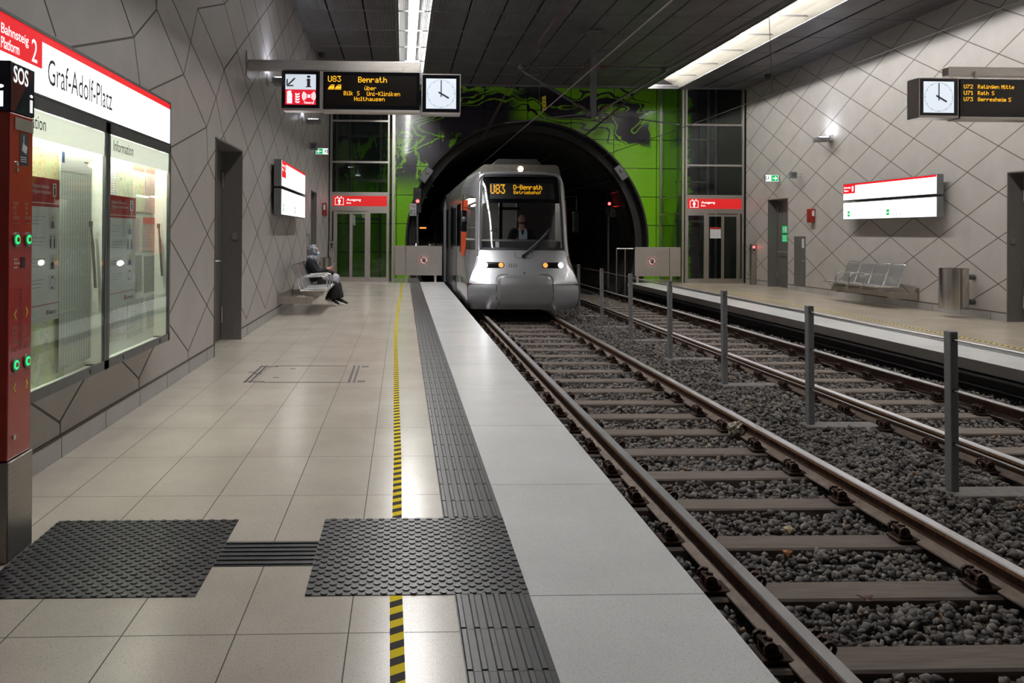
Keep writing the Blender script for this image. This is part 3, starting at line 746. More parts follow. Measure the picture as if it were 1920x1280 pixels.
# ------------------------------------------------------------------ tracks
ZRAIL = -0.30
RAILS = [(1.828, 'left running rail of the track with the tram, beside the platform edge'), (3.333, 'right running rail of the track with the tram, beside the fence'),
         (4.955, 'left running rail of the empty far track, just behind the fence'), (6.46, 'right running rail of the empty far track, beside the far platform')]
def rail(x, label):
    prof = [(-.068, -.152), (.068, -.152), (.068, -.142), (.018, -.125), (.009, -.11), (.009, -.045), (.034, -.032), (.036, -.008), (.030, 0), (-.030, 0), (-.036, -.008), (-.034, -.032), (-.009, -.045), (-.009, -.11), (-.018, -.125), (-.068, -.142)]
    r0 = thing('rail', (x, 12, ZRAIL - 0.152), label, 'rail')
    ys = (0.5, 80.0)
    def ext(idx, mat, name, close=True):
        bm = B(); a = [bm.verts.new((x + px, ys[0], ZRAIL + pz)) for px, pz in idx]; b = [bm.verts.new((x + px, ys[1], ZRAIL + pz)) for px, pz in idx]; n = len(idx)
        for i in range(n if close else n - 1): bm.faces.new((a[i], a[(i + 1) % n], b[(i + 1) % n], b[i]))
        if close: bm.faces.new(a); bm.faces.new(b[::-1])
        mk(name, bm, mat, r0)
    ext(prof[:4] + [(.009, -.11), (-.009, -.11)] + prof[14:], M['foot'], 'foot')
    ext([(.009, -.109), (.009, -.045), (.034, -.032), (.036, -.008), (-.036, -.008), (-.034, -.032), (-.009, -.045), (-.009, -.109)], M['rust'], 'web')
    for sg in (-1, 1):
        bm = B(); box(bm, *sorted((x + sg * .0355, x + sg * .0372)), ys[0], ys[1], ZRAIL - .029, ZRAIL - .009); mk('head_side', bm, M['rusto'], r0)
    ext([(.0362, -.010), (.031, .0005), (-.031, .0005), (-.0362, -.010)], M['railhead'], 'running_surface')
for x, l in RAILS: rail(x, l)
def clamp_bm(x, y):
    bm = B(); z = -0.452
    cbox(bm, x - 0.175, x + 0.175, y - 0.075, y + 0.075, z, z + 0.02, 0.004, 1)
    for s in (-1, 1):
        cx = x + s * 0.115
        cbox(bm, cx - 0.04, cx + 0.045, y - 0.05, y + 0.05, z + 0.02, z + 0.042, 0.006, 1)
        for dy in (-0.035, 0.035):
            t = B(); bmesh.ops.create_cone(t, cap_ends=True, segments=6, radius1=0.021, radius2=0.021, depth=0.03)
            for v in t.verts: v.co += Vector((cx + 0.012 * s, y + dy, z + 0.057))
            merge(bm, t); tube(bm, [(cx + 0.012 * s, y + dy, z + 0.07), (cx + 0.012 * s, y + dy, z + 0.105)], 0.012, 6)
        for dy in (-0.062, 0.0, 0.062): Fr((cx + 0.02 * s, y + dy, z + 0.065), (1, 0, 0)).ring(bm, 0, 0, 0.020, 0.034, -0.009, 0.009, 10)
        tube(bm, [(cx - 0.02 * s, y - 0.06, z + 0.045), (cx + 0.03 * s, y - 0.045, z + 0.075), (cx + 0.045 * s, y, z + 0.09), (cx + 0.03 * s, y + 0.045, z + 0.075), (cx - 0.02 * s, y + 0.06, z + 0.045)], 0.011, 6)
    return bm
def sleepers(xc, rails, phase, n, tmpl, grp):
    t = None
    for k in range(n):
        y = phase + 0.7265 * k
        if t is None:
            t = thing('sleeper', (xc, y, -0.60), tmpl, 'railway sleeper', grp)
            bm = B(); cbox(bm, xc - 1.25, xc + 1.25, y - 0.115, y + 0.115, -0.62, -0.462, 0.012, 1); mk('timber', bm, M['wood'], t)
            for rx in rails: mk('rail_clamp', clamp_bm(rx, y), M['clamp'], t)
        else:
            c = copy_tree(t); c.location = (xc + random.uniform(-.01, .01), y + random.uniform(-.012, .012), -0.60)
            c.rotation_euler = (0, 0, random.uniform(-.006, .006))
sleepers(2.58, [RAILS[0][0], RAILS[1][0]], 3.77 - 0.7265 * 2, 34, 'weathered timber sleeper under the rails of the track with the tram', 'sleepers of the near track')
sleepers(5.70, [RAILS[2][0], RAILS[3][0]], 3.77 - 0.7265, 33, 'weathered timber sleeper under the rails of the empty far track', 'sleepers of the far track')

def ballast():
    """crushed stone, one mesh"""
    ico = B(); bmesh.ops.create_icosphere(ico, subdivisions=1, radius=1.0)
    base = np.array([v.co[:] for v in ico.verts]); fc = np.array([[v.index for v in f.verts] for f in ico.faces]); ico.free()
    V, Fc, T = [], [], []; off = 0
    def zone(x0, x1, y0, y1, zt, dens, smin, smax, avoid):
        n = int((x1 - x0) * (y1 - y0) * dens)
        return np.column_stack([RNG.uniform(x0, x1, n), RNG.uniform(y0, y1, n), np.full(n, zt), RNG.uniform(smin, smax, n)])
    P = []
    for (ya, yb, dens, s0, s1) in ((1.8, 8.0, 1050, 0.014, 0.034), (8.0, 14.0, 700, 0.018, 0.034), (14.0, 25.0, 420, 0.022, 0.036)):
        P.append(zone(1.22, 6.98, ya, yb, -0.50, dens, s0, s1, None))
    P = np.vstack(P)
    # keep the timbers clear
    def on_sleeper(P, xc, phase):
        k = (P[:, 1] - phase) / 0.7265; d = np.abs(k - np.round(k)) * 0.7265
        return (np.abs(P[:, 0] - xc) < 1.27) & (d < 0.135)
    bad = (on_sleeper(P, 2.58, 3.77) & (P[:, 0] < 3.52)) | (on_sleeper(P, 5.70, 3.77) & (P[:, 0] > 4.76) & (P[:, 0] < 6.65))
    for rx in (1.828, 3.333, 4.955, 6.46): bad |= np.abs(P[:, 0] - rx) < 0.085
    P = P[~bad]
    mid = (P[:, 0] > 3.5) & (P[:, 0] < 4.78)
    P[:, 2] += RNG.uniform(-0.035, 0.02, len(P)) + np.where(mid, 0.052, 0) + np.where(P[:, 0] > 6.58, 0.10, 0) + 0.012 * np.sin(P[:, 0] * 9) * np.cos(P[:, 1] * 7)
    foot = np.zeros(len(P), bool)
    for fy in FENCE_Y: foot |= (P[:, 0] > 4.08) & (P[:, 0] < 4.95) & (np.abs(P[:, 1] - fy - 0.02) < 0.15)
    P[foot, 2] -= 0.06
    n = len(P)
    A = RNG.normal(size=(n, 3, 3)); Q, _ = np.linalg.qr(A)
    sc = RNG.uniform(0.6, 1.25, (n, 3)); sc[:, 2] *= 0.8
    jit = 1 + RNG.uniform(-0.42, 0.26, (n, 12, 1))
    v = base[None] * jit * sc[:, None, :]
    v = np.einsum('nij,nkj->nki', Q, v) * P[:, 3][:, None, None]
    v += P[:, None, :3]
    F = (fc[None] + (np.arange(n) * 12)[:, None, None]).reshape(-1)
    me = bpy.data.meshes.new('ballast'); me.vertices.add(n * 12); me.vertices.foreach_set('co', v.reshape(-1).astype(np.float32))
    nf = n * 20; me.loops.add(nf * 3); me.loops.foreach_set('vertex_index', F.astype(np.int32))
    me.polygons.add(nf); me.polygons.foreach_set('loop_start', (np.arange(nf) * 3).astype(np.int32)); me.polygons.foreach_set('loop_total', np.full(nf, 3, np.int32))
    me.update(); me.validate()
    at_ = me.attributes.new('tone', 'FLOAT', 'FACE'); at_.data.foreach_set('value', np.repeat(RNG.uniform(0, 1, n) ** 1.15, 20).astype(np.float32))
    o = link('ballast', me, M['stone']); tag(o, 'grey crushed stone ballast between and beside the rails', 'ballast', kind='stuff')
FENCE_Y = [6.09, 8.28, 10.53, 12.71, 14.93, 17.12, 19.4]
ballast()

# fence between the tracks
NAMES = ['nearest the camera', 'second from the camera', 'third from the camera', 'fourth from the camera', 'fifth from the camera', 'sixth from the camera', 'farthest one, beside the tram']
for y, nm in zip(FENCE_Y, NAMES):
    r0 = thing('fence_post', (4.17, y, -0.43), 'square grey steel post of the track fence, ' + nm, 'fence post', 'fence posts between the tracks')
    bm = B(); cbox(bm, 4.145, 4.207, y, y + 0.08, -0.43, 0.775, 0.005, 1)
    for v in bm.verts: v.co.x -= (v.co.z + 0.43) * 0.013
    mk('post', bm, M['post'], r0)
    for z in (0.715, 0.33, -0.07):
        bm = B(); tube(bm, [(4.170 - (z + .43) * .013, y - 0.006, z), (4.170 - (z + .43) * .013, y + 0.086, z)], 0.014, 10); mk('grommet', bm, M['black'], r0)
    f0 = B(); cbox(f0, 4.08, 4.86, y - 0.10, y + 0.14, -0.56, -0.43, 0.015, 2)
    single('fence_footing', f0, M['concrete'], 'flat concrete footing under the fence post, ' + nm, 'footing', 'footings of the fence posts')
for z, nm in ((0.715, 'top'), (0.33, 'middle'), (-0.07, 'lowest')):
    bm = B(); xx = 4.170 - (z + .43) * .013
    pts = []
    ys = [1.5] + FENCE_Y + [24.0]
    for a, b in zip(ys, ys[1:]):
        pts += [(xx, a + 0.04, z), (xx, (a + b) / 2, z - 0.006)]
    tube(bm, pts + [(xx, 24.0, z)], 0.0065, 6)
    single('fence_rope', bm, M['cable'], nm + ' steel rope strung through the fence posts between the tracks', 'wire rope', 'ropes of the track fence')
# litter in the track
def crumple(name, c, r, mat, label, cat, flat=0.5, sub=3):
    bm = B(); bmesh.ops.create_icosphere(bm, subdivisions=sub, radius=r)
    for v in bm.verts:
        k = 1 + 0.35 * math.sin(v.co.x * 90 + 3 * v.co.y) * math.cos(v.co.y * 110) + random.uniform(-.14, .14)
        v.co = Vector((v.co.x * k, v.co.y * k * 0.8, v.co.z * k * flat)) + Vector(c)
    single(name, bm, mat, label, cat)
p = at(1382, 806, 'z', -0.40); crumple('crumpled_bag', (p.x, p.y, -0.385), 0.085, plain('dirty_foil', (0.34, 0.30, 0.25), 0.35, 0.3, 0.5, 30), 'crumpled pale wrapper lying against the middle rail', 'litter', 0.8)
p = at(1345, 675, 'z', -0.42); crumple('paper_scrap', (p.x, p.y, -0.42), 0.04, plain('scrap', (0.6, 0.55, 0.42), 0.6), 'small cream paper scrap beside the fence footing', 'litter', 0.5, 2)
p = at(1480, 997, 'z', -0.46); crumple('pale_stone', (p.x, p.y, -0.445), 0.04, plain('pale_stone', (0.38, 0.32, 0.20), 0.8), 'pale yellowish stone between the near sleepers', 'stone', 0.6, 1)
p = at(1477, 1042, 'z', -0.46); crumple('orange_stone', (p.x, p.y, -0.445), 0.032, plain('orange_stone', (0.40, 0.17, 0.07), 0.8), 'small orange brown stone on the dark ballast', 'stone', 0.8, 1)
p = at(1623, 1128, 'z', -0.462)
bm = B(); n = 10; ctr = bm.verts.new((p.x, p.y, -0.445)); rr = [bm.verts.new((p.x + 0.04 * math.cos(a) * (1 + .25 * math.sin(3 * a)), p.y + 0.03 * math.sin(a), -0.458 + 0.03 * abs(math.cos(a)))) for a in [2 * PI * k / n for k in range(n)]]
for k in range(n): bm.faces.new((ctr, rr[k], rr[(k + 1) % n]))
r_ = bmesh.ops.extrude_face_region(bm, geom=list(bm.faces)); bmesh.ops.translate(bm, verts=[v for v in r_['geom'] if isinstance(v, bmesh.types.BMVert)], vec=(0, 0, 0.003))
single('dry_leaf', bm, M['rust'], 'curled dark brown leaf on a near sleeper', 'leaf')
# cable runs under the far platform
for z, nm in ((-0.20, 'upper'), (-0.33, 'lower')):
    bm = B(); tube(bm, [(XE2 + 0.09, YN, z), (XE2 + 0.09, YF, z)], 0.022, 8); single('cable_conduit', bm, M['greym'] if z > -0.3 else M['black'], nm + ' conduit running under the lip of the far platform', 'conduit')

# ------------------------------------------------------------------ left wall: illuminated name sign and show cases
XS = -2.083
FL = Fr((XS, 0, 0), (0, 1, 0))
Y0, YMID, Y1 = 3.95, 5.935, 7.52
r0 = thing('station_sign', (XS - 0.07, (Y0 + Y1) / 2, 2.285), 'long lit name sign reading Graf-Adolf-Platz with red top stripe, above the show cases', 'illuminated sign')
bm = B(); FL.box(bm, Y0, Y1, 2.262, 2.645, -0.15, -0.002, 0.004); mk('housing', bm, M['frame'], r0)
bm = B()
for a in ((Y0, Y1, 2.627, 2.645), (Y0, Y1, 2.262, 2.275), (Y1 - 0.016, Y1, 2.262, 2.645)): FL.box(bm, *a, -0.01, 0.006)
mk('rim', bm, M['frame'], r0)
bm = B(); FL.box(bm, Y0 + .002, Y1 - 0.016, 2.275, 2.627, -0.004, 0.0); mk('light_panel', bm, M['e_white'], r0)
bm = B(); FL.box(bm, Y0 + .002, Y1 - 0.016, 2.582, 2.627, 0.0, 0.001); FL.box(bm, Y0 + .002, 4.868, 2.425, 2.583, 0.0, 0.001); rs = mk('red_stripe', bm, M['e_red'], r0)
WLOC[rs] = WLOC[r0]
text('lettering', 'Graf-Adolf-Platz', FL, 4.945, 6.02, 2.352, 2.505, M['ink'], r0, 0.002)
text('lettering', 'Bahnsteig', FL, 4.375, 4.69, 2.502, 2.572, M['e_text'], r0, 0.002, bold=0.006)
text('lettering', 'Platform', FL, 4.375, 4.58, 2.442, 2.502, M['e_text'], r0, 0.002, bold=0.004)
text('lettering', '2', FL, 4.73, 4.80, 2.443, 2.572, M['e_text'], r0, 0.002)

def poster(name, ya, yb, za, zb, mat, label, cat='poster', d=-0.118, grp=None, extra=None, par_bits=()):
    bm = B(); FL.box(bm, ya, yb, za, zb, d - 0.002, d); o = single(name, bm, mat, label, cat, grp)
    WLOC[o] = o.location.copy(); return o
def showcase(ya, yb, label, title):
    r0 = thing('show_case', (XS - 0.07, (ya + yb) / 2, 0.52), label, 'display case')
    z0, z1 = 0.522, 2.258
    bm = B(); FL.box(bm, ya, yb, z0, z1, -0.15, -0.135)
    for a in ((ya, ya + 0.02, z0, z1), (yb - 0.02, yb, z0, z1), (ya, yb, z0, z0 + 0.02), (ya, yb, z1 - 0.02, z1)): FL.box(bm, *a, -0.15, -0.004)
    mk('housing', bm, M['frame'], r0)
    bm = B(); FL.box(bm, ya + 0.021, yb - 0.021, z0 + 0.021, z1 - 0.021, -0.134, -0.130); mk('lit_back_panel', bm, M['casewhite'], r0)
    bm = B(); FL.box(bm, yb - 0.026, yb - 0.021, z0 + 0.04, z1 - 0.05, -0.13, -0.02); FL.box(bm, ya + 0.021, yb - 0.021, z0 + 0.021, z0 + 0.026, -0.13, -0.02); mk('inner_liner', bm, M['casewhite'], r0)
    bm = B()
    for a in ((ya, ya + 0.045, z0, z1), (yb - 0.038, yb, z0, z1), (ya, yb, z0, z0 + 0.062), (ya, yb, z1 - 0.075, z1)): FL.box(bm, *a, -0.004, 0.008)
    dr = mk('door_frame', bm, M['frame'], r0)
    bm = B(); FL.box(bm, ya + 0.046, yb - 0.039, z0 + 0.063, z1 - 0.076, -0.002, 0.002); mk('pane', bm, M['glass'], dr)
    for yy in (ya + 0.35, yb - 0.3):
        bm = B(); FL.disc(bm, yy, z0 + 0.032, 0.012, 0.008, 0.012, 12, 0.016); mk('lock', bm, M['black'], dr)
    bm = B(); FL.box(bm, ya + 0.046, yb - 0.039, z1 - 0.235, z1 - 0.077, -0.012, -0.006); hb = mk('title_strip', bm, M['e_case'], r0)
    wd = 0.44
    text('lettering', title, FL, (ya + 0.14) if ya > 5 else 4.50, (ya + 0.14 if ya > 5 else 4.50) + wd, z1 - 0.185, z1 - 0.105, M['ink'], hb, -0.005, bold=0)
    for yy in (yb - 0.13,):
        bm = B(); tube(bm, [FL.p(yy, 1.55, -0.06), FL.p(yy + 0.008, 1.42, -0.05)], 0.007, 6); tube(bm, [FL.p(yy + 0.008, 1.42, -0.05), FL.p(yy + 0.015, 1.10, -0.03)], 0.011, 8); tube(bm, [FL.p(yy, 1.56, -0.06), FL.p(yy, 1.52, -0.06)], 0.014, 8)
        mk('gas_strut', bm, M['steel'], r0)
    return r0
showcase(Y0, YMID - 0.004, 'lit glass show case beside the red help point, with city map and street list', 'Information')
showcase(YMID + 0.004, Y1, 'lit glass show case nearer the steel door, with many small sheets', 'Information')
d = -0.125
def psheet(name, px0, px1, py0, py1, mat, label, cat, dd=-0.118, grp=None):
    X_ = XS + dd; xm, ym = (px0 + px1) / 2, (py0 + py1) / 2
    ya, yb = at(px0, ym, 'x', X_).y, at(px1, ym, 'x', X_).y; zt_, zb_ = at(xm, py0, 'x', X_).z, at(xm, py1, 'x', X_).z
    return poster(name, ya, yb, zb_, zt_, M[mat], label, cat, dd, grp), (ya, yb, zb_, zt_)
psheet('city_map', 40, 121, 432, 728, 'map2', 'pale green area map low in the show case by the help point', 'map')
psheet('city_map', 40, 110, 268, 372, 'map1', 'orange and green street map high in the show case by the help point', 'map')
o, (ya, yb, za, zb) = psheet('street_list', 112, 171, 284, 682, 'timetable', 'tall sheet of tiny printed columns hanging in the show case by the help point', 'notice', -0.09)
bm = B(); FL.box(bm, ya, yb, zb - 0.14, zb, -0.09, -0.089); hd_ = mk('blank_head', bm, M['paper'], o)
bm = B(); FL.box(bm, ya + .02, ya + .06, zb - .09, zb - .02, -0.089, -0.088); mk('emblem', bm, plain('navy_ink', (0.02, 0.05, 0.2), 0.5), o)
bm = B(); FL.box(bm, yb - .14, yb - .03, zb - .065, zb - .055, -0.089, -0.088); mk('heading', bm, M['ink'], o)
def hygiene(ya, yb, za, zb, label, dd):
    bm = B(); FL.box(bm, ya, yb, za, zb, dd - 0.002, dd); o = single('hygiene_notice', bm, M['paper'], label, 'notice', 'hygiene notices in the show cases'); w = yb - ya; h = zb - za
    bm = B(); FL.box(bm, ya, yb, zb - 0.2 * h, zb, dd, dd + 0.001); hd = mk('red_header', bm, M['redink'], o)
    text('lettering', 'Hygiene-Hinweise\nHygiene instructions', FL, ya + 0.05 * w, ya + 0.68 * w, zb - 0.12 * h, zb - 0.045 * h, M['wink'], hd, dd + 0.002, lines=0.9)
    bm = B(); FL.box(bm, ya + 0.76 * w, ya + 0.88 * w, zb - 0.125 * h, zb - 0.03 * h, dd + 0.001, dd + 0.0015); FL.box(bm, ya + 0.815 * w, ya + 0.83 * w, zb - 0.175 * h, zb - 0.125 * h, dd + 0.001, dd + 0.0015); FL.box(bm, ya, yb, zb - 0.178 * h, zb - 0.173 * h, dd + 0.001, dd + 0.0015)
    mk('info_plate', bm, M['wink'], hd)
    text('lettering', 'i', FL, ya + 0.79 * w, ya + 0.85 * w, zb - 0.115 * h, zb - 0.04 * h, M['ink'], hd, dd + 0.002, bold=0.02)
    for k in range(4):
        zc = zb - (0.30 + 0.145 * k) * h
        bm = B(); FL.box(bm, ya + 0.64 * w, ya + 0.92 * w, zc - 0.055 * h, zc + 0.055 * h, dd, dd + 0.0006); pc = mk('picture', bm, plain('picture_grey_%d' % random.randrange(999), (0.50, 0.50, 0.52), 0.6), o)
        bm = B(); FL.disc(bm, ya + 0.87 * w, zc + 0.035 * h, 0.025 * w, dd + 0.0006, dd + 0.001, 10); mk('yellow_dot', bm, M['yellow'], pc)
        bm = B(); X0_ = ya + 0.76 * w
        if k in (0, 2):
            FL.disc(bm, X0_, zc + 0.02 * h, 0.028 * w, dd + 0.0006, dd + 0.001, 12, 0.02 * h); nn = len(bm.faces)
            FL.poly(bm, [(X0_ - 0.07 * w, zc - 0.05 * h), (X0_ + 0.07 * w, zc - 0.05 * h), (X0_ + 0.05 * w, zc), (X0_ - 0.05 * w, zc)], dd + 0.0006, dd + 0.001)
            bm.faces.ensure_lookup_table()
            for f in bm.faces[nn:]: f.material_index = 1
            mk('figure', bm, [M['skin'], M['ink']] if k == 2 else [M['skin'], M['greym']], pc)
        elif k == 1:
            for s in (-1, 1): FL.box(bm, X0_ + s * 0.07 * w - 0.02 * w, X0_ + s * 0.07 * w + 0.02 * w, zc - 0.045 * h, zc + 0.02 * h, dd + 0.0006, dd + 0.001); FL.disc(bm, X0_ + s * 0.07 * w, zc + 0.032 * h, 0.017 * w, dd + 0.0006, dd + 0.001, 10)
            mk('figure', bm, M['ink'], pc)
        else:
            FL.box(bm, X0_ - 0.03 * w, X0_ + 0.03 * w, zc - 0.045 * h, zc + 0.045 * h, dd + 0.0006, dd + 0.001); n0 = len(bm.faces); FL.box(bm, X0_ - 0.022 * w, X0_ + 0.022 * w, zc - 0.03 * h, zc + 0.03 * h, dd + 0.001, dd + 0.0014); bm.faces.ensure_lookup_table()
            for f in bm.faces[n0:]: f.material_index = 1
            mk('figure', bm, [M['ink'], M['wink']], pc)
        bm = B()
        for q in range(3): FL.box(bm, ya + 0.06 * w, ya + (0.5 - 0.08 * q) * w, zc + (0.03 - 0.025 * q) * h - 0.0025, zc + (0.03 - 0.025 * q) * h, dd, dd + 0.0006)
        mk('print', bm, M['greym'], o)
    bm = B(); FL.box(bm, ya, yb, za + 0.115 * h, za + 0.12 * h, dd, dd + 0.0006); mk('red_line', bm, M['redink'], o)
    text('lettering', 'Rheinbahn', FL, ya + 0.66 * w, ya + 0.93 * w, za + 0.045 * h, za + 0.075 * h, M['ink'], o, dd + 0.001)
    bm = B(); FL.ring(bm, ya + 0.59 * w, za + 0.062 * h, 0.018 * w, 0.032 * w, dd, dd + 0.001, 16); mk('logo', bm, M['redink'], o)
    return o
for a, b in ((4.2, 5.88), (5.99, 7.47)):
    bm = B(); FL.box(bm, a, b, 2.175, 2.18, -0.11, -0.03); single('case_lamp', bm, emit('case_lamp_light', (1.0, 0.97, 0.88), 48.0), 'strip lamp inside the top of the show case, ' + ('by the help point' if a < 5 else 'nearer the steel door'), 'lamp', 'strip lamps in the show cases')
def hyg_px(x0, x1, y0, y1, label):
    X_ = XS - 0.006; xm = (x0 + x1) / 2; hygiene(at(x0, y1, 'x', X_).y, at(x1, y1, 'x', X_).y, at(xm, y1, 'x', X_).z, at(xm, y0, 'x', X_).z, label, -0.006)
hyg_px(56, 109, 333, 603, 'grey and red hygiene notice stuck in the show case by the help point')
hyg_px(205, 253, 368, 571, 'grey and red hygiene notice stuck in the show case nearer the steel door')
sheets = [(208, 221, 292, 365, 'print', 'white sheet in the top row, first from the left'), (223, 247, 304, 370, 'map2', 'map sheet in the top row, second from the left'),
          (249, 271, 308, 397, 'map3', 'orange green leaflet, top row'), (273, 295, 313, 400, 'pinkprint', 'pale leaflet with red head, top row right'),
          (245, 261, 408, 470, 'pinkprint', 'narrow sheet half behind the hygiene notice, second row'), (268, 296, 407, 470, 'pinkprint', 'pink sheet with red heading, second row right'),
          (248, 266, 479, 548, 'greyprint', 'grey printed sheet, third row beside the hygiene notice'), (271, 299, 479, 546, 'greyprint', 'grey green printed sheet, third row right'),
          (206, 236, 572, 636, 'print', 'line drawing sheet, bottom row left'), (239, 268, 562, 628, 'print', 'faintly printed sheet, bottom row middle'), (276, 304, 552, 612, 'print', 'printed sheet with lines, bottom row right')]
for a, b, c, e_, m_, l in sheets:
    o, (ya, yb, za, zb) = psheet('notice_sheet', a, b, c, e_, m_, l + ' of the right show case', 'notice', d, 'sheets in the right show case')
    if 'red head' in l or 'leaflet' in l:
        bm = B(); FL.box(bm, ya, yb, zb - 0.06, zb - 0.005, d, d + 0.001); mk('red_heading', bm, plain('pale_red', (0.6, 0.12, 0.09), 0.5), o)

# ------------------------------------------------------------------ red help point
XK, YK0, YK1 = -1.765, 3.80, 4.035
r0 = thing('help_point', (XK - 0.12, 3.92, 0.0), 'tall red emergency and information column with a dark SOS head', 'help point')
FK = Fr((XK, 0, 0), (0, 1, 0))
bm = B(); cbox(bm, XK - 0.26, XK + 0.008, YK0 - 0.008, YK1 + 0.008, 0.0, 0.452, 0.004, 1); mk('steel_base', bm, brushed('dark_brushed', (0.30, 0.28, 0.26), 0.3, 1), r0)
bm = B(); cbox(bm, XK - 0.25, XK, YK0, YK1, 0.456, 2.03, 0.006, 2); bd = mk('red_body', bm, M['red'], r0)
bm = B(); FK.box(bm, 3.845, 4.03, 1.955, 2.012, -0.001, 0.003); mk('light_plate', bm, M['steel'], bd)
bm = B(); cbox(bm, XK - 0.27, XK + 0.004, YK0 - 0.006, YK1 + 0.006, 2.030, 2.258, 0.006, 2); hd = mk('head', bm, plain('navy_gloss', (0.008, 0.011, 0.028), 0.15), r0)
FH = Fr((XK + 0.004, 0, 0), (0, 1, 0)); FHc = Fr((0, YK0 - 0.006, 0), (1, 0, 0))
bm = B(); FH.poly(bm, [(3.797, 2.034), (3.83, 2.034), (4.03, 2.25), (3.797, 2.20)], 0.0, 0.0008)
for v in bm.verts: pass
mk('red_wedge', bm, plain('dark_red_gloss', (0.10, 0.006, 0.006), 0.2), hd)
text('sos_lettering', 'SOS', FH, 3.82, 3.965, 2.165, 2.242, M['e_text'], hd, 0.002, bold=0.01)
text('info_letter', 'i', FH, 3.985, 4.015, 2.05, 2.135, M['e_text'], hd, 0.002, bold=0.0)
text('info_letter', 'i', FHc, XK - 0.055, XK - 0.025, 2.05, 2.15, M['e_text'], hd, 0.002)
bm = B(); FK.box(bm, 3.895, 3.985, 1.795, 1.945, 0.0, 0.0012); st = mk('camera_sticker', bm, M['ink'], bd)
bm = B(); FK.poly(bm, [(3.915, 1.865), (3.96, 1.85), (3.972, 1.885), (3.925, 1.90)], 0.0012, 0.002); FK.box(bm, 3.93, 3.938, 1.895, 1.935, 0.0012, 0.002)
for k in range(3): FK.box(bm, 3.902, 3.965, 1.832 - k * 0.01, 1.836 - k * 0.01, 0.0012, 0.002)
mk('camera_symbol', bm, M['wink'], st)
bm = B(); tube(bm, [FK.p(3.868, 1.80, 0), FK.p(3.868, 1.80, 0.006)], 0.012, 12); tube(bm, [FK.p(3.868, 1.772, 0), FK.p(3.868, 1.772, 0.006)], 0.010, 12); mk('lock', bm, M['chrome'], bd)
bm = B(); tube(bm, [FK.p(3.862, 0.552, 0), FK.p(3.862, 0.552, 0.006)], 0.013, 12); mk('lock', bm, M['chrome'], bd)
for z, zt in ((1.452, 1.54), (0.880, 0.97)):
    for y, s_ in ((3.868, 'NOTRUF\nBITTE\n3 SEK\nDRÜCKEN'), (3.985, 'INFO\nBITTE\n3 SEK\nDRÜCKEN')):
        text('small_lettering', s_, FK, y - 0.032, y + 0.028, zt + 0.005, zt + 0.085, plain('faded_print', (0.42, 0.22, 0.17), 0.5), bd, 0.0015)
        bm = B()
        for q in range(9): FK.disc(bm, y - 0.028 + 0.012 * (q % 5) + 0.003, zt - 0.012 - 0.012 * (q // 5), 0.0025, 0, 0.002, 6)
        mk('braille', bm, plain('faded_print2', (0.42, 0.22, 0.17), 0.5), bd)
        bm = B(); FK.disc(bm, y, z, 0.034, 0.0, 0.007, 28); bt = mk('button_bezel', bm, plain('grey_bezel', (0.23, 0.24, 0.24), 0.35, 0.4), bd)
        bm = B(); FK.ring(bm, y, z, 0.012, 0.021, 0.007, 0.010, 28); mk('green_ring', bm, M['ring_green'], bt)
        bm = B(); FK.disc(bm, y, z, 0.0115, 0.007, 0.013, 20); mk('push_button', bm, M['red'], bt)
for y, z, s_ in ((3.865, 1.108, 1), (3.985, 1.112, -1), (3.865, 0.775, 1), (3.985, 0.775, -1)):
    bm = B(); w = 0.012 * s_
    FK.poly(bm, [(y + w, z + 0.028), (y - w, z), (y + w, z - 0.028), (y + w, z - 0.016), (y - w * 0.2, z), (y + w, z + 0.016)], 0, 0.0015); mk('arrow', bm, M['yellow'], bd)
bm = B(); FK.box(bm, 3.915, 3.955, 1.32, 1.37, 0, 0.002); mk('sensor_window', bm, M['black'], bd)
text('small_lettering', 'Notruf\nMissbrauch\nstrafbar', FK, 3.848, 3.902, 1.32, 1.37, M['wink'], bd, 0.0015)
bm = B()
for q in range(26):
    for w_ in range(4): FK.disc(bm, 3.905 + w_ * 0.009, 1.22 - q * 0.011, 0.0025, 0, 0.0008, 6)
mk('speaker_grille', bm, M['black'], bd)

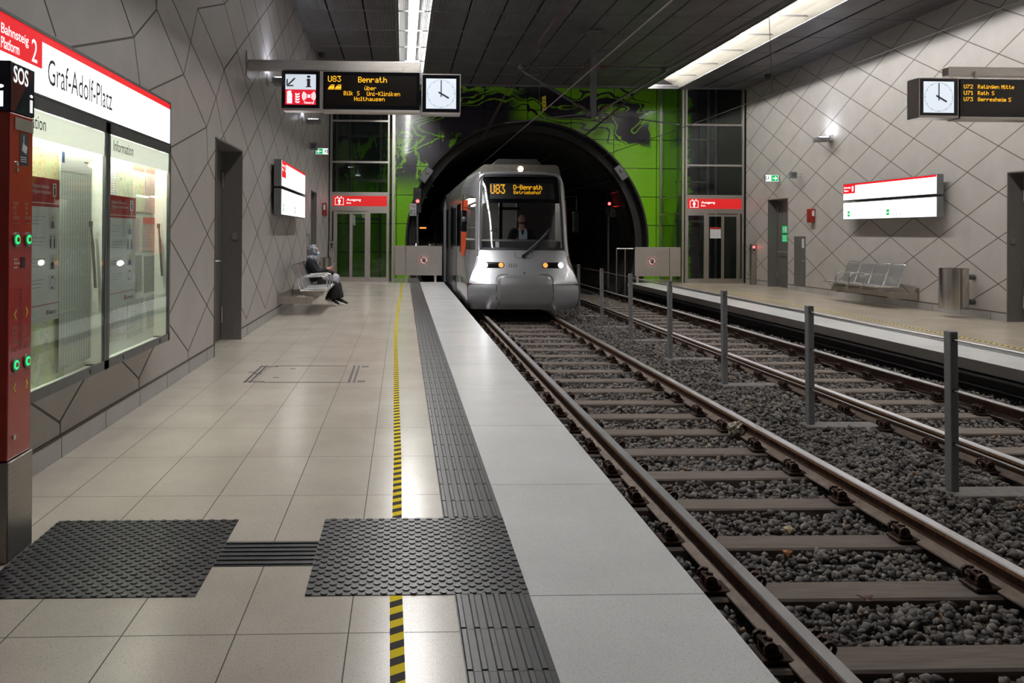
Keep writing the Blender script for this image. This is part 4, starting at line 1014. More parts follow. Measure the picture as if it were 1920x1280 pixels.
# ------------------------------------------------------------------ platform signs on both side walls
def wall_sign(fr, a0, a1, z0, z1, name_text, num, label, lower=False, depth=0.13):
    r0 = thing('wall_sign', fr.p((a0 + a1) / 2, z0, -depth / 2), label, 'illuminated sign')
    bm = B(); fr.box(bm, a0, a1, z0, z1, -depth, -0.002, 0.004); mk('housing', bm, M['greym'], r0)
    bm = B(); fr.box(bm, a0 + 0.3, a0 + 0.36, z0 + 0.05, z1 - 0.05, -depth - 0.05, -depth); fr.box(bm, a1 - 0.36, a1 - 0.3, z0 + 0.05, z1 - 0.05, -depth - 0.05, -depth); mk('wall_bracket', bm, M['black'], r0)
    bm = B(); fr.box(bm, a0 + 0.02, a1 - 0.02, z0 + 0.015, z1 - 0.015, -0.002, 0.002); pn = mk('light_panel', bm, M['e_white'], r0)
    if not lower:
        bm = B(); fr.box(bm, a0 + 0.02, a1 - 0.02, z1 - 0.055, z1 - 0.015, 0.002, 0.003); fr.box(bm, a0 + 0.02, a0 + 0.52, z0 + 0.16, z1 - 0.05, 0.002, 0.003); mk('red_stripe', bm, M['e_red'], r0)
        text('lettering', 'Bahnsteig', fr, a0 + 0.05, a0 + 0.33, z1 - 0.13, z1 - 0.07, M['e_text'], r0, 0.004, bold=0.01)
        text('lettering', 'Platform', fr, a0 + 0.05, a0 + 0.24, z1 - 0.19, z1 - 0.14, M['e_text'], r0, 0.004, bold=0.01)
        text('lettering', num, fr, a0 + 0.38, a0 + 0.45, z1 - 0.19, z1 - 0.07, M['e_text'], r0, 0.004, bold=0.01)
        text('lettering', name_text, fr, a0 + 0.65, a0 + 1.75, z0 + 0.13, z1 - 0.11, emit('pale_lettering', (0.80, 0.82, 0.84), 1.0), r0, 0.004)
    else:
        for x in (a0 + 0.20, a0 + 1.75):
            bm = B(); fr.box(bm, x, x + 0.10, z0 + 0.07, z0 + 0.20, 0.002, 0.003); g = mk('exit_symbol', bm, M['e_green'], r0)
            bm = B(); fr.bar(bm, (x + 0.02, z0 + 0.135), (x + 0.08, z0 + 0.135), 0.02, 0.003, 0.004); mk('arrow', bm, M['e_text'], g)
        for q in range(3):
            bm = B(); fr.disc(bm, a0 + 1.98 + q * 0.13, z0 + 0.085, 0.014, 0.002, 0.004, 10); mk('dot', bm, M['ink'], r0)
FS = Fr((-2.05, 0, 0), (0, 1, 0))
wall_sign(FS, 14.15, 17.55, 2.27, 2.73, 'Graf-Adolf-Platz', '2', 'lit sign box with red stripe and number two, upper one on the left wall')
wall_sign(FS, 14.15, 17.55, 1.78, 2.235, '', '', 'plain lit white sign box, lower one on the left wall past the door', True)
FRS = Fr((10.35, 0, 0), (0, -1, 0))
wall_sign(FRS, -19.09, -15.66, 2.305, 2.70, 'Graf-Adolf-Platz', '1', 'lit sign box with red stripe and number one, upper one on the right wall')
wall_sign(FRS, -19.09, -15.66, 1.86, 2.265, '', '', 'plain lit white sign box, lower one above the empty bench', True)

# ------------------------------------------------------------------ dot matrix letters
FONT = {'A': '01110 10001 10001 11111 10001 10001 10001', 'B': '11110 10001 10001 11110 10001 10001 11110', 'D': '11110 10001 10001 10001 10001 10001 11110', 'G': '01110 10001 10000 10111 10001 10001 01110',
 'H': '10001 10001 10001 11111 10001 10001 10001', 'K': '10001 10010 10100 11000 10100 10010 10001', 'M': '10001 11011 10101 10101 10001 10001 10001', 'R': '11110 10001 10001 11110 10100 10010 10001',
 'S': '01111 10000 10000 01110 00001 00001 11110', 'U': '10001 10001 10001 10001 10001 10001 01110', 'a': '00000 00000 01110 00001 01111 10001 01111', 'b': '10000 10000 10110 11001 10001 10001 11110',
 'e': '00000 00000 01110 10001 11111 10000 01110', 'f': '00110 01000 11100 01000 01000 01000 01000', 'g': '00000 01111 10001 10001 01111 00001 01110', 'h': '10000 10000 10110 11001 10001 10001 10001',
 'i': '00100 00000 01100 00100 00100 00100 01110', 'k': '10000 10000 10010 10100 11000 10100 10010', 'l': '01100 00100 00100 00100 00100 00100 01110', 'm': '00000 00000 11010 10101 10101 10101 10101',
 'n': '00000 00000 10110 11001 10001 10001 10001', 'o': '00000 00000 01110 10001 10001 10001 01110', 'r': '00000 00000 10110 11001 10000 10000 10000', 's': '00000 00000 01111 10000 01110 00001 11110',
 't': '01000 01000 11100 01000 01000 01001 00110', 'u': '00000 00000 10001 10001 10001 10011 01101', 'ü': '01010 00000 10001 10001 10001 10011 01101', '-': '00000 00000 00000 11111 00000 00000 00000', ' ': '00000 00000 00000 00000 00000 00000 00000',
 '1': '00100 01100 00100 00100 00100 00100 01110', '2': '01110 10001 00001 00010 00100 01000 11111', '3': '11111 00010 00100 00010 00001 10001 01110', '7': '11111 00001 00010 00100 01000 01000 01000', '8': '01110 10001 10001 01110 10001 10001 01110'}
def led(name, s, fr, x0, x1, y0, y1, mat, parent, d, fat=1.0):
    bm = B(); W_ = []; narrow = {'i': (1, 4), 'l': (1, 4), ' ': (0, 3), 't': (0, 5), 'f': (0, 5), '1': (1, 4)}
    x = 0; cells = []
    for ch in s:
        g = FONT[ch].split(); a, b = narrow.get(ch, (0, 5))
        for r_i, row in enumerate(g):
            for c in range(a, b):
                if row[c] == '1': cells.append((x + c - a, 6 - r_i))
        x += b - a + 1
    n = x - 1; sx, sy_ = (x1 - x0) / n, (y1 - y0) / 7
    for c, r_i in cells:
        fr.box(bm, x0 + (c + 0.5 - 0.5 * fat) * sx, x0 + (c + 0.5 + 0.5 * fat) * sx, y0 + (r_i + 0.06) * sy_, y0 + (r_i + 0.94) * sy_, d, d + 0.002)
    return mk(name, bm, mat, parent)

# ------------------------------------------------------------------ hanging displays
def clock(fr, x0, x1, z0, z1, label, depth=0.22):
    r0 = thing('platform_clock', fr.p((x0 + x1) / 2, z0, -depth / 2), label, 'clock')
    bm = B(); fr.box(bm, x0, x1, z0, z1, -depth, 0, 0.006); mk('case', bm, M['blackg'], r0)
    bm = B()
    for a in ((x0 - 0.006, x1 + 0.006, z1, z1 + 0.012), (x0 - 0.006, x1 + 0.006, z0 - 0.03, z0), (x1, x1 + 0.01, z0 - 0.03, z1 + 0.012), (x0 - 0.01, x0, z0 - 0.03, z1 + 0.012)): fr.box(bm, *a, -depth, 0.004)
    mk('metal_trim', bm, M['steel'], r0)
    w = x1 - x0; cx, cz, q = (x0 + x1) / 2, (z0 + z1) / 2, 0.40 * w
    bm = B(); fr.box(bm, cx - q, cx + q, cz - q, cz + q, 0, 0.003); dl = mk('dial', bm, M['e_clock'], r0)
    bm = B()
    for k in range(60):
        a = 2 * PI * k / 60; r1, r2 = (0.36 if k % 5 else 0.345) * w, 0.375 * w
        fr.bar(bm, (cx + r1 * math.cos(a), cz + r1 * math.sin(a)), (cx + r2 * math.cos(a), cz + r2 * math.sin(a)), 0.006 * (1 if k % 5 else 1.3), 0.003, 0.005)
    mk('minute_marks', bm, M['ink'], dl)
    bm = B(); fr.bar(bm, (cx, cz - 0.09 * w), (cx, cz + 0.35 * w), 0.015, 0.007, 0.009); mk('minute_hand', bm, M['ink'], dl)
    a = -PI / 6
    bm = B(); fr.bar(bm, (cx - 0.08 * w * math.cos(a), cz - 0.08 * w * math.sin(a)), (cx + 0.24 * w * math.cos(a), cz + 0.24 * w * math.sin(a)), 0.024, 0.005, 0.007); mk('hour_hand', bm, M['ink'], dl)
    return r0
def screen(fr, x0, x1, z0, z1, label, depth=0.22):
    r0 = thing('departure_display', fr.p((x0 + x1) / 2, z0, -depth / 2), label, 'departure display')
    bm = B(); fr.box(bm, x0, x1, z0, z1, -depth, 0, 0.006); mk('case', bm, M['blackg'], r0)
    bm = B()
    for a in ((x0, x1, z1, z1 + 0.01), (x0, x1, z0 - 0.035, z0)): fr.box(bm, *a, -depth, 0.006)
    mk('metal_trim', bm, M['steel'], r0)
    bm = B(); fr.box(bm, x0 + 0.045, x1 - 0.045, z0 + 0.06, z1 - 0.05, 0, 0.002); mk('screen', bm, M['ledface'], r0)
    return r0
YD = 11.9; FD = Fr((0, YD, 0), (1, 0, 0)); ztilt = 0
r0 = thing('sign_bracket', (-1.0, YD + 0.11, 3.80), 'brushed steel beam reaching from the left wall over the platform displays', 'bracket')
bm = B(); cbox(bm, XL + 0.012, 0.24, YD + 0.04, YD + 0.18, 3.815, 3.955, 0.004, 1); mk('beam', bm, M['steelh'], r0)
bm = B(); box(bm, XL + 0.001, XL + 0.018, YD - 0.06, YD + 0.28, 3.70, 4.06); mk('wall_plate', bm, M['steel'], r0)
for x in (-0.93, 0.0):
    bm = B(); box(bm, x - 0.012, x + 0.012, YD + 0.02, YD + 0.04, 3.79, 3.87); mk('hanger', bm, M['steel'], r0)
# pictogram sign
r0 = thing('pictogram_sign', (-1.46, YD - 0.1, 3.25), 'square black framed sign with arrow, letter i, extinguisher and Notruf symbols', 'pictogram sign')
x0, x1, z0, z1 = -1.735, -1.192, 3.262, 3.795
bm = B(); FD.box(bm, x0, x1, z0, z1, -0.22, 0, 0.006); mk('case', bm, M['blackg'], r0)
bm = B(); FD.box(bm, x0 + 0.03, x1, z0 - 0.035, z0, -0.22, 0.006); FD.box(bm, x1, x1 + 0.045, z0 - 0.03, z1, -0.22, -0.02); mk('metal_trim', bm, M['steel'], r0)
mx = (z0 + z1) / 2
bm = B(); FD.box(bm, x0 + 0.055, x1 - 0.055, mx, z1 - 0.05, 0, 0.003); up = mk('white_panel', bm, M['e_clock'], r0)
bm = B(); FD.box(bm, x0 + 0.055, x1 - 0.055, z0 + 0.05, mx, 0, 0.003); lo = mk('red_panel', bm, emit('sign_red', (0.62, 0.012, 0.03), 1.0), r0)
bm = B(); FD.bar(bm, (-1.545, 3.69), (-1.64, 3.595), 0.02, 0.003, 0.005); FD.bar(bm, (-1.655, 3.58), (-1.655, 3.675), 0.018, 0.003, 0.005); FD.bar(bm, (-1.66, 3.582), (-1.565, 3.582), 0.018, 0.003, 0.005); mk('arrow', bm, M['ink'], up)
text('info_letter', 'i', FD, -1.375, -1.325, 3.565, 3.73, M['ink'], up, 0.004, bold=0.02)
bm = B(); FD.box(bm, -1.392, -1.312, 3.562, 3.574, 0.003, 0.005); FD.box(bm, -1.385, -1.345, 3.662, 3.672, 0.003, 0.005); mk('serif', bm, M['ink'], up)
bm = B(); FD.box(bm, -1.655, -1.585, 3.33, 3.46, 0.003, 0.005); FD.poly(bm, [(-1.655, 3.46), (-1.585, 3.46), (-1.60, 3.49), (-1.64, 3.49)], 0.003, 0.005); FD.poly(bm, [(-1.66, 3.475), (-1.652, 3.50), (-1.62, 3.512), (-1.59, 3.505), (-1.60, 3.493), (-1.635, 3.492)], 0.003, 0.005); mk('extinguisher_symbol', bm, M['e_text'], lo)
bm = B()
for k in range(4):
    FD.poly(bm, [(-1.54 + 0.0 * k, 3.35 + 0.035 * k), (-1.51, 3.335 + 0.035 * k), (-1.478, 3.342 + 0.04 * k), (-1.478, 3.36 + 0.04 * k), (-1.51, 3.352 + 0.037 * k), (-1.535, 3.372 + 0.036 * k)], 0.003, 0.005)
mk('flame_symbol', bm, M['e_text'], lo)
bm = B(); FD.disc(bm, -1.345, 3.435, 0.024, 0.003, 0.005, 16)
for s_ in (0, PI):
    for rr_ in (0.046, 0.068, 0.09): FD.ring(bm, -1.345, 3.435, rr_ - 0.006, rr_ + 0.007, 0.003, 0.005, 40, s_ - 0.75, s_ + 0.75)
mk('alarm_symbol', bm, M['e_text'], lo)
text('lettering', 'Notruf', FD, -1.41, -1.27, 3.325, 3.362, M['e_text'], lo, 0.004, bold=0.01)
r0 = screen(FD, -1.144, 0.236, 3.250, 3.790, 'black departure display showing U83 Benrath in amber dots')
led('led_lettering', 'U83', FD, -1.075, -0.89, 3.645, 3.730, M['led'], r0, 0.003)
led('led_lettering', 'Benrath', FD, -0.645, -0.235, 3.640, 3.722, M['led'], r0, 0.003, 1.25)
led('led_lettering', 'über', FD, -0.555, -0.385, 3.530, 3.59, M['led'], r0, 0.003)
led('led_lettering', 'Bilk', FD, -0.85, -0.715, 3.455, 3.515, M['led'], r0, 0.003); led('led_lettering', 'S', FD, -0.66, -0.625, 3.455, 3.515, M['led'], r0, 0.003)
led('led_lettering', 'Uni-Kliniken', FD, -0.52, -0.045, 3.450, 3.512, M['led'], r0, 0.003)
led('led_lettering', 'Holthausen', FD, -0.70, -0.265, 3.375, 3.435, M['led'], r0, 0.003)
for k in range(2):
    bm = B(); a = -1.075 + 0.098 * k
    FD.poly(bm, [(a, 3.548), (a + 0.09, 3.548), (a + 0.09, 3.605), (a + 0.045, 3.605), (a + 0.02, 3.58)], 0.003, 0.005); FD.box(bm, a, a + 0.09, 3.535, 3.542, 0.003, 0.005); n0 = len(bm.faces)
    for q in range(3): FD.box(bm, a + 0.036 + q * 0.017, a + 0.048 + q * 0.017, 3.582, 3.597, 0.005, 0.0055)
    bm.faces.ensure_lookup_table()
    for f in bm.faces[n0:]: f.material_index = 1
    mk('train_symbol', bm, [M['led'], M['ledface']], r0)
clock(FD, 0.275, 0.815, 3.225, 3.765, 'square platform clock at four o\'clock, right of the Benrath display')
YR = 11.2; FD2 = Fr((0, YR, 0), (1, 0, 0))
r0 = thing('sign_bracket', (9.1, YR + 0.1, 3.74), 'brushed steel beam reaching from the right wall over the far displays', 'bracket')
bm = B(); cbox(bm, 7.60, XR - 0.012, YR + 0.06, YR + 0.20, 3.735, 3.86, 0.004, 1); mk('beam', bm, M['steelh'], r0)
bm = B(); box(bm, XR - 0.018, XR - 0.001, YR - 0.06, YR + 0.3, 3.60, 3.98); mk('wall_plate', bm, M['steel'], r0)
bm = B(); box(bm, 7.96, 7.985, YR + 0.03, YR + 0.06, 3.70, 3.79); mk('hanger', bm, M['steel'], r0)
clock(FD2, 7.150, 7.69, 3.165, 3.675, 'square platform clock at four o\'clock, left of the Ratingen display', 0.27)
r0 = screen(FD2, 7.725, 9.1, 3.155, 3.675, 'black departure display listing Ratingen Mitte, Rath and Gerresheim', 0.27)
for k, (a, b, wd) in enumerate((('U72', 'Ratingen Mitte', 0.52), ('U71', 'Rath', 0.155), ('U73', 'Gerresheim S', 0.475))):
    z = 3.545 - 0.088 * k
    led('led_lettering', a, FD2, 7.775, 7.905, z, z + 0.055, M['led'], r0, 0.003); led('led_lettering', b, FD2, 7.975, 7.975 + wd, z, z + 0.055, M['led'], r0, 0.003)

led('led_lettering', 'S', FD2, 8.175, 8.21, 3.457, 3.512, M['led'], r0, 0.003)
# ------------------------------------------------------------------ small wall fittings
def floodlight(X, side, y, z, label, power=FLOOD_W):
    r0 = thing('wall_floodlight', (X, y, z), label, 'wall light', 'floodlights on the side walls')
    bm = B(); xs = sorted((X + 0.002 * side, X + 0.02 * side)); box(bm, xs[0], xs[1], y - 0.09, y + 0.09, z - 0.05, z + 0.13); mk('wall_plate', bm, M['steel'], r0)
    bm = B(); tube(bm, [(X + 0.02 * side, y, z), (X + 0.15 * side, y, z)], 0.022, 8); mk('arm', bm, M['steel'], r0)
    bm = B(); xs = sorted((X + 0.10 * side, X + 0.40 * side)); cbox(bm, xs[0], xs[1], y - 0.14, y + 0.14, z - 0.04, z + 0.06, 0.01, 1); mk('head', bm, M['greym'], r0)
    bm = B(); xs = sorted((X + 0.14 * side, X + 0.36 * side)); box(bm, xs[0], xs[1], y - 0.11, y + 0.11, z + 0.061, z + 0.066); mk('lens', bm, emit('flood_lens', (0.80, 0.84, 1.0), power), r0)
for y, z, l in ((13.7, 3.95, 'steel floodlight on the left wall, above and behind the pictogram sign'), (18.5, 3.93, 'steel floodlight on the left wall, above the person on the bench'), (8.9, 4.05, 'steel floodlight high on the left wall, nearest the camera')):
    floodlight(XL, 1, y, z, l)
floodlight(XR, -1, 20.1, 3.85, 'steel floodlight on the right wall above the far exit door')
def exit_sign(fr, x0, x1, z0, z1, arrow_left, label):
    r0 = thing('exit_sign', fr.p((x0 + x1) / 2, z0, -0.03), label, 'exit sign')
    bm = B(); fr.box(bm, x0, x1, z0, z1, -0.06, 0, 0.003); mk('case', bm, M['greym'], r0)
    w = x1 - x0; xm = x0 + w * (0.56 if arrow_left else 0.44)
    bm = B(); fr.box(bm, x0 + 0.008, x1 - 0.008, z0 + 0.012, z1 - 0.012, 0, 0.002); wp = mk('white_panel', bm, emit('exit_white', (0.85, 0.95, 0.9), 1.0), r0)
    g0, g1 = (x0 + 0.02, xm) if arrow_left else (xm, x1 - 0.02)
    bm = B(); fr.box(bm, g0, g1, z0 + 0.02, z1 - 0.02, 0.002, 0.003); gp = mk('green_panel', bm, M['e_green'], r0)
    c, m_ = (g0 + g1) / 2, (z0 + z1) / 2; s_ = -1 if arrow_left else 1; h = (z1 - z0) * 0.3
    bm = B(); fr.bar(bm, (c - s_ * h, m_), (c + s_ * h, m_), h * 0.3, 0.003, 0.004)
    for t_ in (-1, 1): fr.bar(bm, (c + s_ * h, m_), (c + s_ * h * 0.2, m_ + t_ * h * 0.8), h * 0.3, 0.003, 0.004)
    mk('arrow', bm, M['e_text'], gp)
    a, b = (xm + 0.01, x1 - 0.015) if arrow_left else (x0 + 0.015, xm - 0.01); c = (a + b) / 2
    bm = B(); fr.disc(bm, c, m_ + h * 0.85, h * 0.2, 0.002, 0.004, 10); fr.bar(bm, (c, m_ + h * 0.6), (c - h * 0.1, m_ - h * 0.1), h * 0.32, 0.002, 0.004); fr.bar(bm, (c - h * 0.1, m_ - h * 0.1), (c - h * 0.5, m_ - h * 0.9), h * 0.2, 0.002, 0.004); fr.bar(bm, (c - h * 0.1, m_ - h * 0.1), (c + h * 0.45, m_ - h * 0.6), h * 0.2, 0.002, 0.004)
    fr.bar(bm, (c + h * 0.05, m_ + h * 0.4), (c + h * 0.6, m_ + h * 0.1), h * 0.16, 0.002, 0.004); fr.box(bm, b - 0.02 if arrow_left else a, b if arrow_left else a + 0.02, m_ - h, m_ + h, 0.002, 0.004)
    mk('running_figure', bm, M['ink'], wp)
    return r0
e = exit_sign(Fr((0, 21.0, 0), (1, 0, 0)), -2.20, -1.875, 3.445, 3.62, True, 'small green and white exit sign pointing left, high on the left wall')
bm = B(); box(bm, XL + 0.002, -2.2, 21.02, 21.05, 3.5, 3.58); mk('bracket', bm, M['steel'], e)
p0, p1 = at(1435, 327, 'y', 22.9), at(1460, 341, 'y', 22.9)
e = exit_sign(Fr((0, 22.9, 0), (1, 0, 0)), p0.x, p1.x, p1.z, p0.z, False, 'small green and white exit sign pointing right, high on the right wall')
bm = B(); box(bm, p1.x, XR - 0.002, 22.92, 22.95, p1.z + 0.08, p1.z + 0.12); mk('bracket', bm, M['steel'], e)
def speaker(p, X, label):
    r0 = thing('wall_speaker', (p.x, p.y, p.z), label, 'loudspeaker')
    bm = B(); cbox(bm, p.x - 0.085, p.x + 0.085, p.y, p.y + 0.12, p.z - 0.085, p.z + 0.085, 0.008, 1); mk('case', bm, M['greym'], r0)
    fr = Fr((0, p.y, 0), (1, 0, 0)); bm = B(); fr.disc(bm, p.x, p.z, 0.05, 0, 0.003, 16); mk('cone', bm, M['frame'], r0)
    bm = B(); a, b = sorted((p.x + (0.085 if X > p.x else -0.085), X + (-0.002 if X > p.x else 0.002))); box(bm, a, b, p.y + 0.04, p.y + 0.07, p.z + 0.03, p.z + 0.05); box(bm, a, b, p.y + 0.04, p.y + 0.07, p.z - 0.05, p.z - 0.03); mk('bracket', bm, M['steel'], r0)
speaker(at(588, 274, 'y', 19.6), XL, 'small square loudspeaker on the left wall next to the exit sign')
speaker(at(1489, 328, 'y', 21.6), XR, 'small square loudspeaker on the right wall next to the exit sign')
def alarm_box(X, side, y, z, label):
    r0 = thing('hydrant_box', (X, y, z), label, 'fire alarm box')
    bm = B(); xs = sorted((X + 0.002 * side, X + 0.12 * side)); cbox(bm, xs[0], xs[1], y - 0.12, y + 0.12, z, z + 0.36, 0.02, 2); mk('case', bm, M['redd'], r0)
    fr = Fr((0, y - 0.12, 0), (1, 0, 0)); bm = B(); x_ = sum(xs) / 2; fr.box(bm, x_ - 0.03, x_ + 0.03, z + 0.17, z + 0.31, 0, 0.002); mk('sticker', bm, M['paper'], r0)
    bm = B(); tube(bm, [(x_, y, z - 0.06), (x_ + 0.02, y, z - 0.02), (x_, y, z + 0.01)], 0.012, 6); mk('hose_hook', bm, M['chrome'], r0)
alarm_box(XR, -1, 21.0, 1.82, 'small red box on the right wall between the far exit door and the lit signs')
alarm_box(XL, 1, 23.3, 1.95, 'small red box on the left wall close to the lift')
def dome(x, y, label):
    bm = B(); t = B(); bmesh.ops.create_uvsphere(t, u_segments=14, v_segments=8, radius=0.08)
    for v in t.verts: v.co = Vector((v.co.x, v.co.y, min(v.co.z, 0.01) * 1.0)) + Vector((x, y, ZC - 0.04))
    merge(bm, t); tube(bm, [(x, y, ZC - 0.04), (x, y, ZC - 0.001)], 0.085, 14); single('dome_camera', bm, M['black'], label, 'camera')
dome(*at(603, 103, 'z', 5.95).to_2d(), 'small black dome camera under the ceiling near the left wall')
dome(*at(1440, 143, 'z', 5.95).to_2d(), 'small black dome camera under the ceiling near the right wall')

# ------------------------------------------------------------------ lifts
def lift(x0, x1, door_first, label, panel_first):
    """glass lift front with steel frame; door_first: twin doors on the left, fixed pane on the right"""
    yb = YM - 0.02; LG = M['lglass2'] if door_first else M['lglass']
    r0 = thing('lift', ((x0 + x1) / 2, YF + 0.1, 0), label, 'lift')
    bm = B(); y0, y1 = YF, YF + 0.09
    for a in ((x0, x0 + 0.07), (x1 - 0.07, x1), (x1 - 0.20, x1 - 0.15)) if door_first else ((x0, x0 + 0.06), (x0 + 0.10, x0 + 0.16), (x1 - 0.06, x1)): box(bm, a[0], a[1], y0, y1, 0, 6.85)
    a, b = (x0 + 0.05, x1 - 0.18) if door_first else (x0 + 0.14, x1 - 0.04)
    for z in (2.66, 3.60, 4.85): box(bm, a, b, y0 + 0.005, y1 - 0.005, z, z + 0.055)
    for xx in ((x0, x1 - 0.07)): box(bm, xx, xx + 0.07, yb - 0.07, yb, 0, 6.85)
    mk('frame', bm, M['steel'], r0)
    bm = B(); box(bm, a, b, y0 + 0.01, y1, 2.14, 2.66); hd = mk('header_panel', bm, M['steel'], r0); bm = B(); box(bm, a, b, y0 - 0.01, y0 + 0.12, 0, 0.06); mk('threshold', bm, M['steel'], r0)
    fr = Fr((0, y0 + 0.01, 0), (1, 0, 0))
    q0, q1 = (a + 0.04, b - 0.04)
    bm = B(); fr.box(bm, q0, q1, 2.29, 2.60, 0, 0.006); sg = mk('exit_panel', bm, M['e_redsoft'], hd)
    WLOC[sg] = WLOC[hd]
    # pictogram of a lift with a passenger, arrows and lettering belong to the sign face
    bm = B(); c = q0 + 0.20
    for k in ((c - 0.13, c + 0.13, 2.325, 2.335), (c - 0.13, c + 0.13, 2.525, 2.535), (c - 0.13, c - 0.12, 2.325, 2.535), (c + 0.12, c + 0.13, 2.325, 2.535)): fr.box(bm, *k, 0.006, 0.009)
    fr.disc(bm, c, 2.495, 0.020, 0.006, 0.009, 12); fr.poly(bm, [(c - 0.04, 2.47), (c + 0.04, 2.47), (c + 0.035, 2.41), (c + 0.02, 2.41), (c + 0.018, 2.345), (c - 0.018, 2.345), (c - 0.02, 2.41), (c - 0.035, 2.41)], 0.006, 0.009)
    for s_, dx in ((1, -0.055), (-1, 0.055)): fr.poly(bm, [(c + dx - 0.03, 2.562 - 0.012 * s_), (c + dx + 0.03, 2.562 - 0.012 * s_), (c + dx, 2.562 + 0.02 * s_)], 0.006, 0.009)
    mk('lift_symbol', bm, M['e_text'], r0)
    text('lettering', 'Ausgang', fr, c + 0.22, c + 0.65, 2.43, 2.52, M['e_text'], r0, 0.009, bold=0.01)
    text('lettering', 'Exit', fr, c + 0.22, c + 0.36, 2.36, 2.41, M['e_text'], r0, 0.009, bold=0.005)
    # doors and pane
    W_ = b - a; dw = W_ * 0.60
    d0 = a + 0.13 if door_first else b - dw - 0.03
    d1 = d0 + dw - 0.10; dm = (d0 + d1) / 2
    pz = (d1 + 0.09, b - 0.03) if door_first else (a + 0.03, d0 - 0.10)
    for u0, u1 in ((d0, dm), (dm, d1)):
        bm = B()
        for ki, k in enumerate(((u0, u0 + 0.045, 0.05, 2.12), (u1 - 0.045, u1, 0.05, 2.12), (u0, u1, 0.05, 0.14), (u0, u1, 2.05, 2.12))): box(bm, k[0], k[1], y0 + 0.04 + 0.0011 * ki, y0 + 0.07 - 0.0011 * ki, k[2] + 0.001 * ki, k[3])
        lf = mk('door_leaf', bm, M['steel'], r0)
        bm = B(); box(bm, u0 + 0.04, u1 - 0.04, y0 + 0.05, y0 + 0.06, 0.13, 2.06); mk('pane', bm, LG, lf)
    bm = B()
    for ki, k in enumerate(((pz[0] - 0.03, pz[0] + 0.03, 0.05, 2.14), (pz[1] - 0.02, pz[1] + 0.03, 0.05, 2.14), (d0 - 0.07, d0, 0.05, 2.14), (d1, d1 + 0.06, 0.05, 2.14), (a, b, 0.05, 0.14), (pz[0], pz[1], 2.08, 2.14))): box(bm, k[0], k[1], y0 + 0.01 + 0.0011 * ki, y0 + 0.08 - 0.0011 * ki, k[2], k[3] - 0.001 * ki)
    mk('door_surround', bm, M['steel'], r0)
    bm = B(); box(bm, pz[0], pz[1], y0 + 0.04, y0 + 0.05, 0.15, 2.10); mk('pane', bm, LG, r0)
    bm = B()
    for z0, z1 in ((2.715, 3.60), (3.655, 4.85), (4.905, 6.85)): box(bm, a, b, y0 + 0.04, y0 + 0.05, z0, z1)
    mk('pane', bm, LG, r0)
    xs_ = x0 + 0.03 if not door_first else x1 - 0.03
    bm = B(); box(bm, xs_, xs_ + 0.01, y1, yb - 0.07, 0.1, 6.85); mk('side_pane', bm, LG, r0)
    bm = B()
    for z in (2.12, 2.66): box(bm, xs_ - 0.02, xs_ + 0.03, y1, yb - 0.07, z, z + 0.05)
    mk('side_rail', bm, M['steel'], r0)
    # the shaft behind: guide rails and a cross beam
    bm = B()
    for xx in (x0 + 0.45, x1 - 0.5): box(bm, xx, xx + 0.07, yb - 0.5, yb - 0.43, 0, 6.85)
    for z in (1.9, 3.2, 4.6): box(bm, x0 + 0.4, x1 - 0.4, yb - 0.44, yb - 0.40, z, z + 0.06)
    mk('guide_rail', bm, M['frame'], r0)
    if not door_first:
        bm = B(); fr.box(bm, dm - 0.40, dm - 0.06, 1.38, 1.72, -0.028, -0.025); nb = mk('paper_notice', bm, M['paper'], r0); n_ = B(); fr.box(n_, dm - 0.40, dm - 0.06, 1.66, 1.72, -0.025, -0.023); mk('red_heading', n_, M['redink'], r0)
    return r0
l1 = lift(-2.20, -0.25, True, 'left glass lift with red Ausgang sign, beside the seated person', True)
l2 = lift(8.60, 10.54, False, 'right glass lift with red Ausgang sign, beside the far exit door', False)
def call_column(x0, x1, y, lit, label):
    r0 = thing('call_column', ((x0 + x1) / 2, y, 0), label, 'call column')
    bm = B(); cbox(bm, x0, x1, y, y + 0.14, 0, 1.22, 0.006, 1); mk('column', bm, M['steel'], r0); fr = Fr((0, y, 0), (1, 0, 0)); c = (x0 + x1) / 2
    bm = B(); fr.box(bm, x0 + 0.025, x1 - 0.025, 0.93, 1.19, 0, 0.002); pn = mk('panel', bm, M['greym'], r0)
    bm = B(); fr.disc(bm, c, 1.13, 0.035, 0.002, 0.008, 18); mk('indicator', bm, M['lamp_red'] if lit else M['black'], pn)
    bm = B(); fr.disc(bm, c, 1.055, 0.022, 0.002, 0.006, 14); mk('keyhole', bm, M['black'], pn)
    bm = B(); fr.ring(bm, c, 0.975, 0.014, 0.032, 0.002, 0.008, 20); mk('button', bm, M['chrome'], pn)
call_column(-2.19, -2.02, 24.9, False, 'slim steel call column left of the left lift')
call_column(10.44, 10.58, 24.4, True, 'slim steel call column with a glowing red lamp beside the right lift')

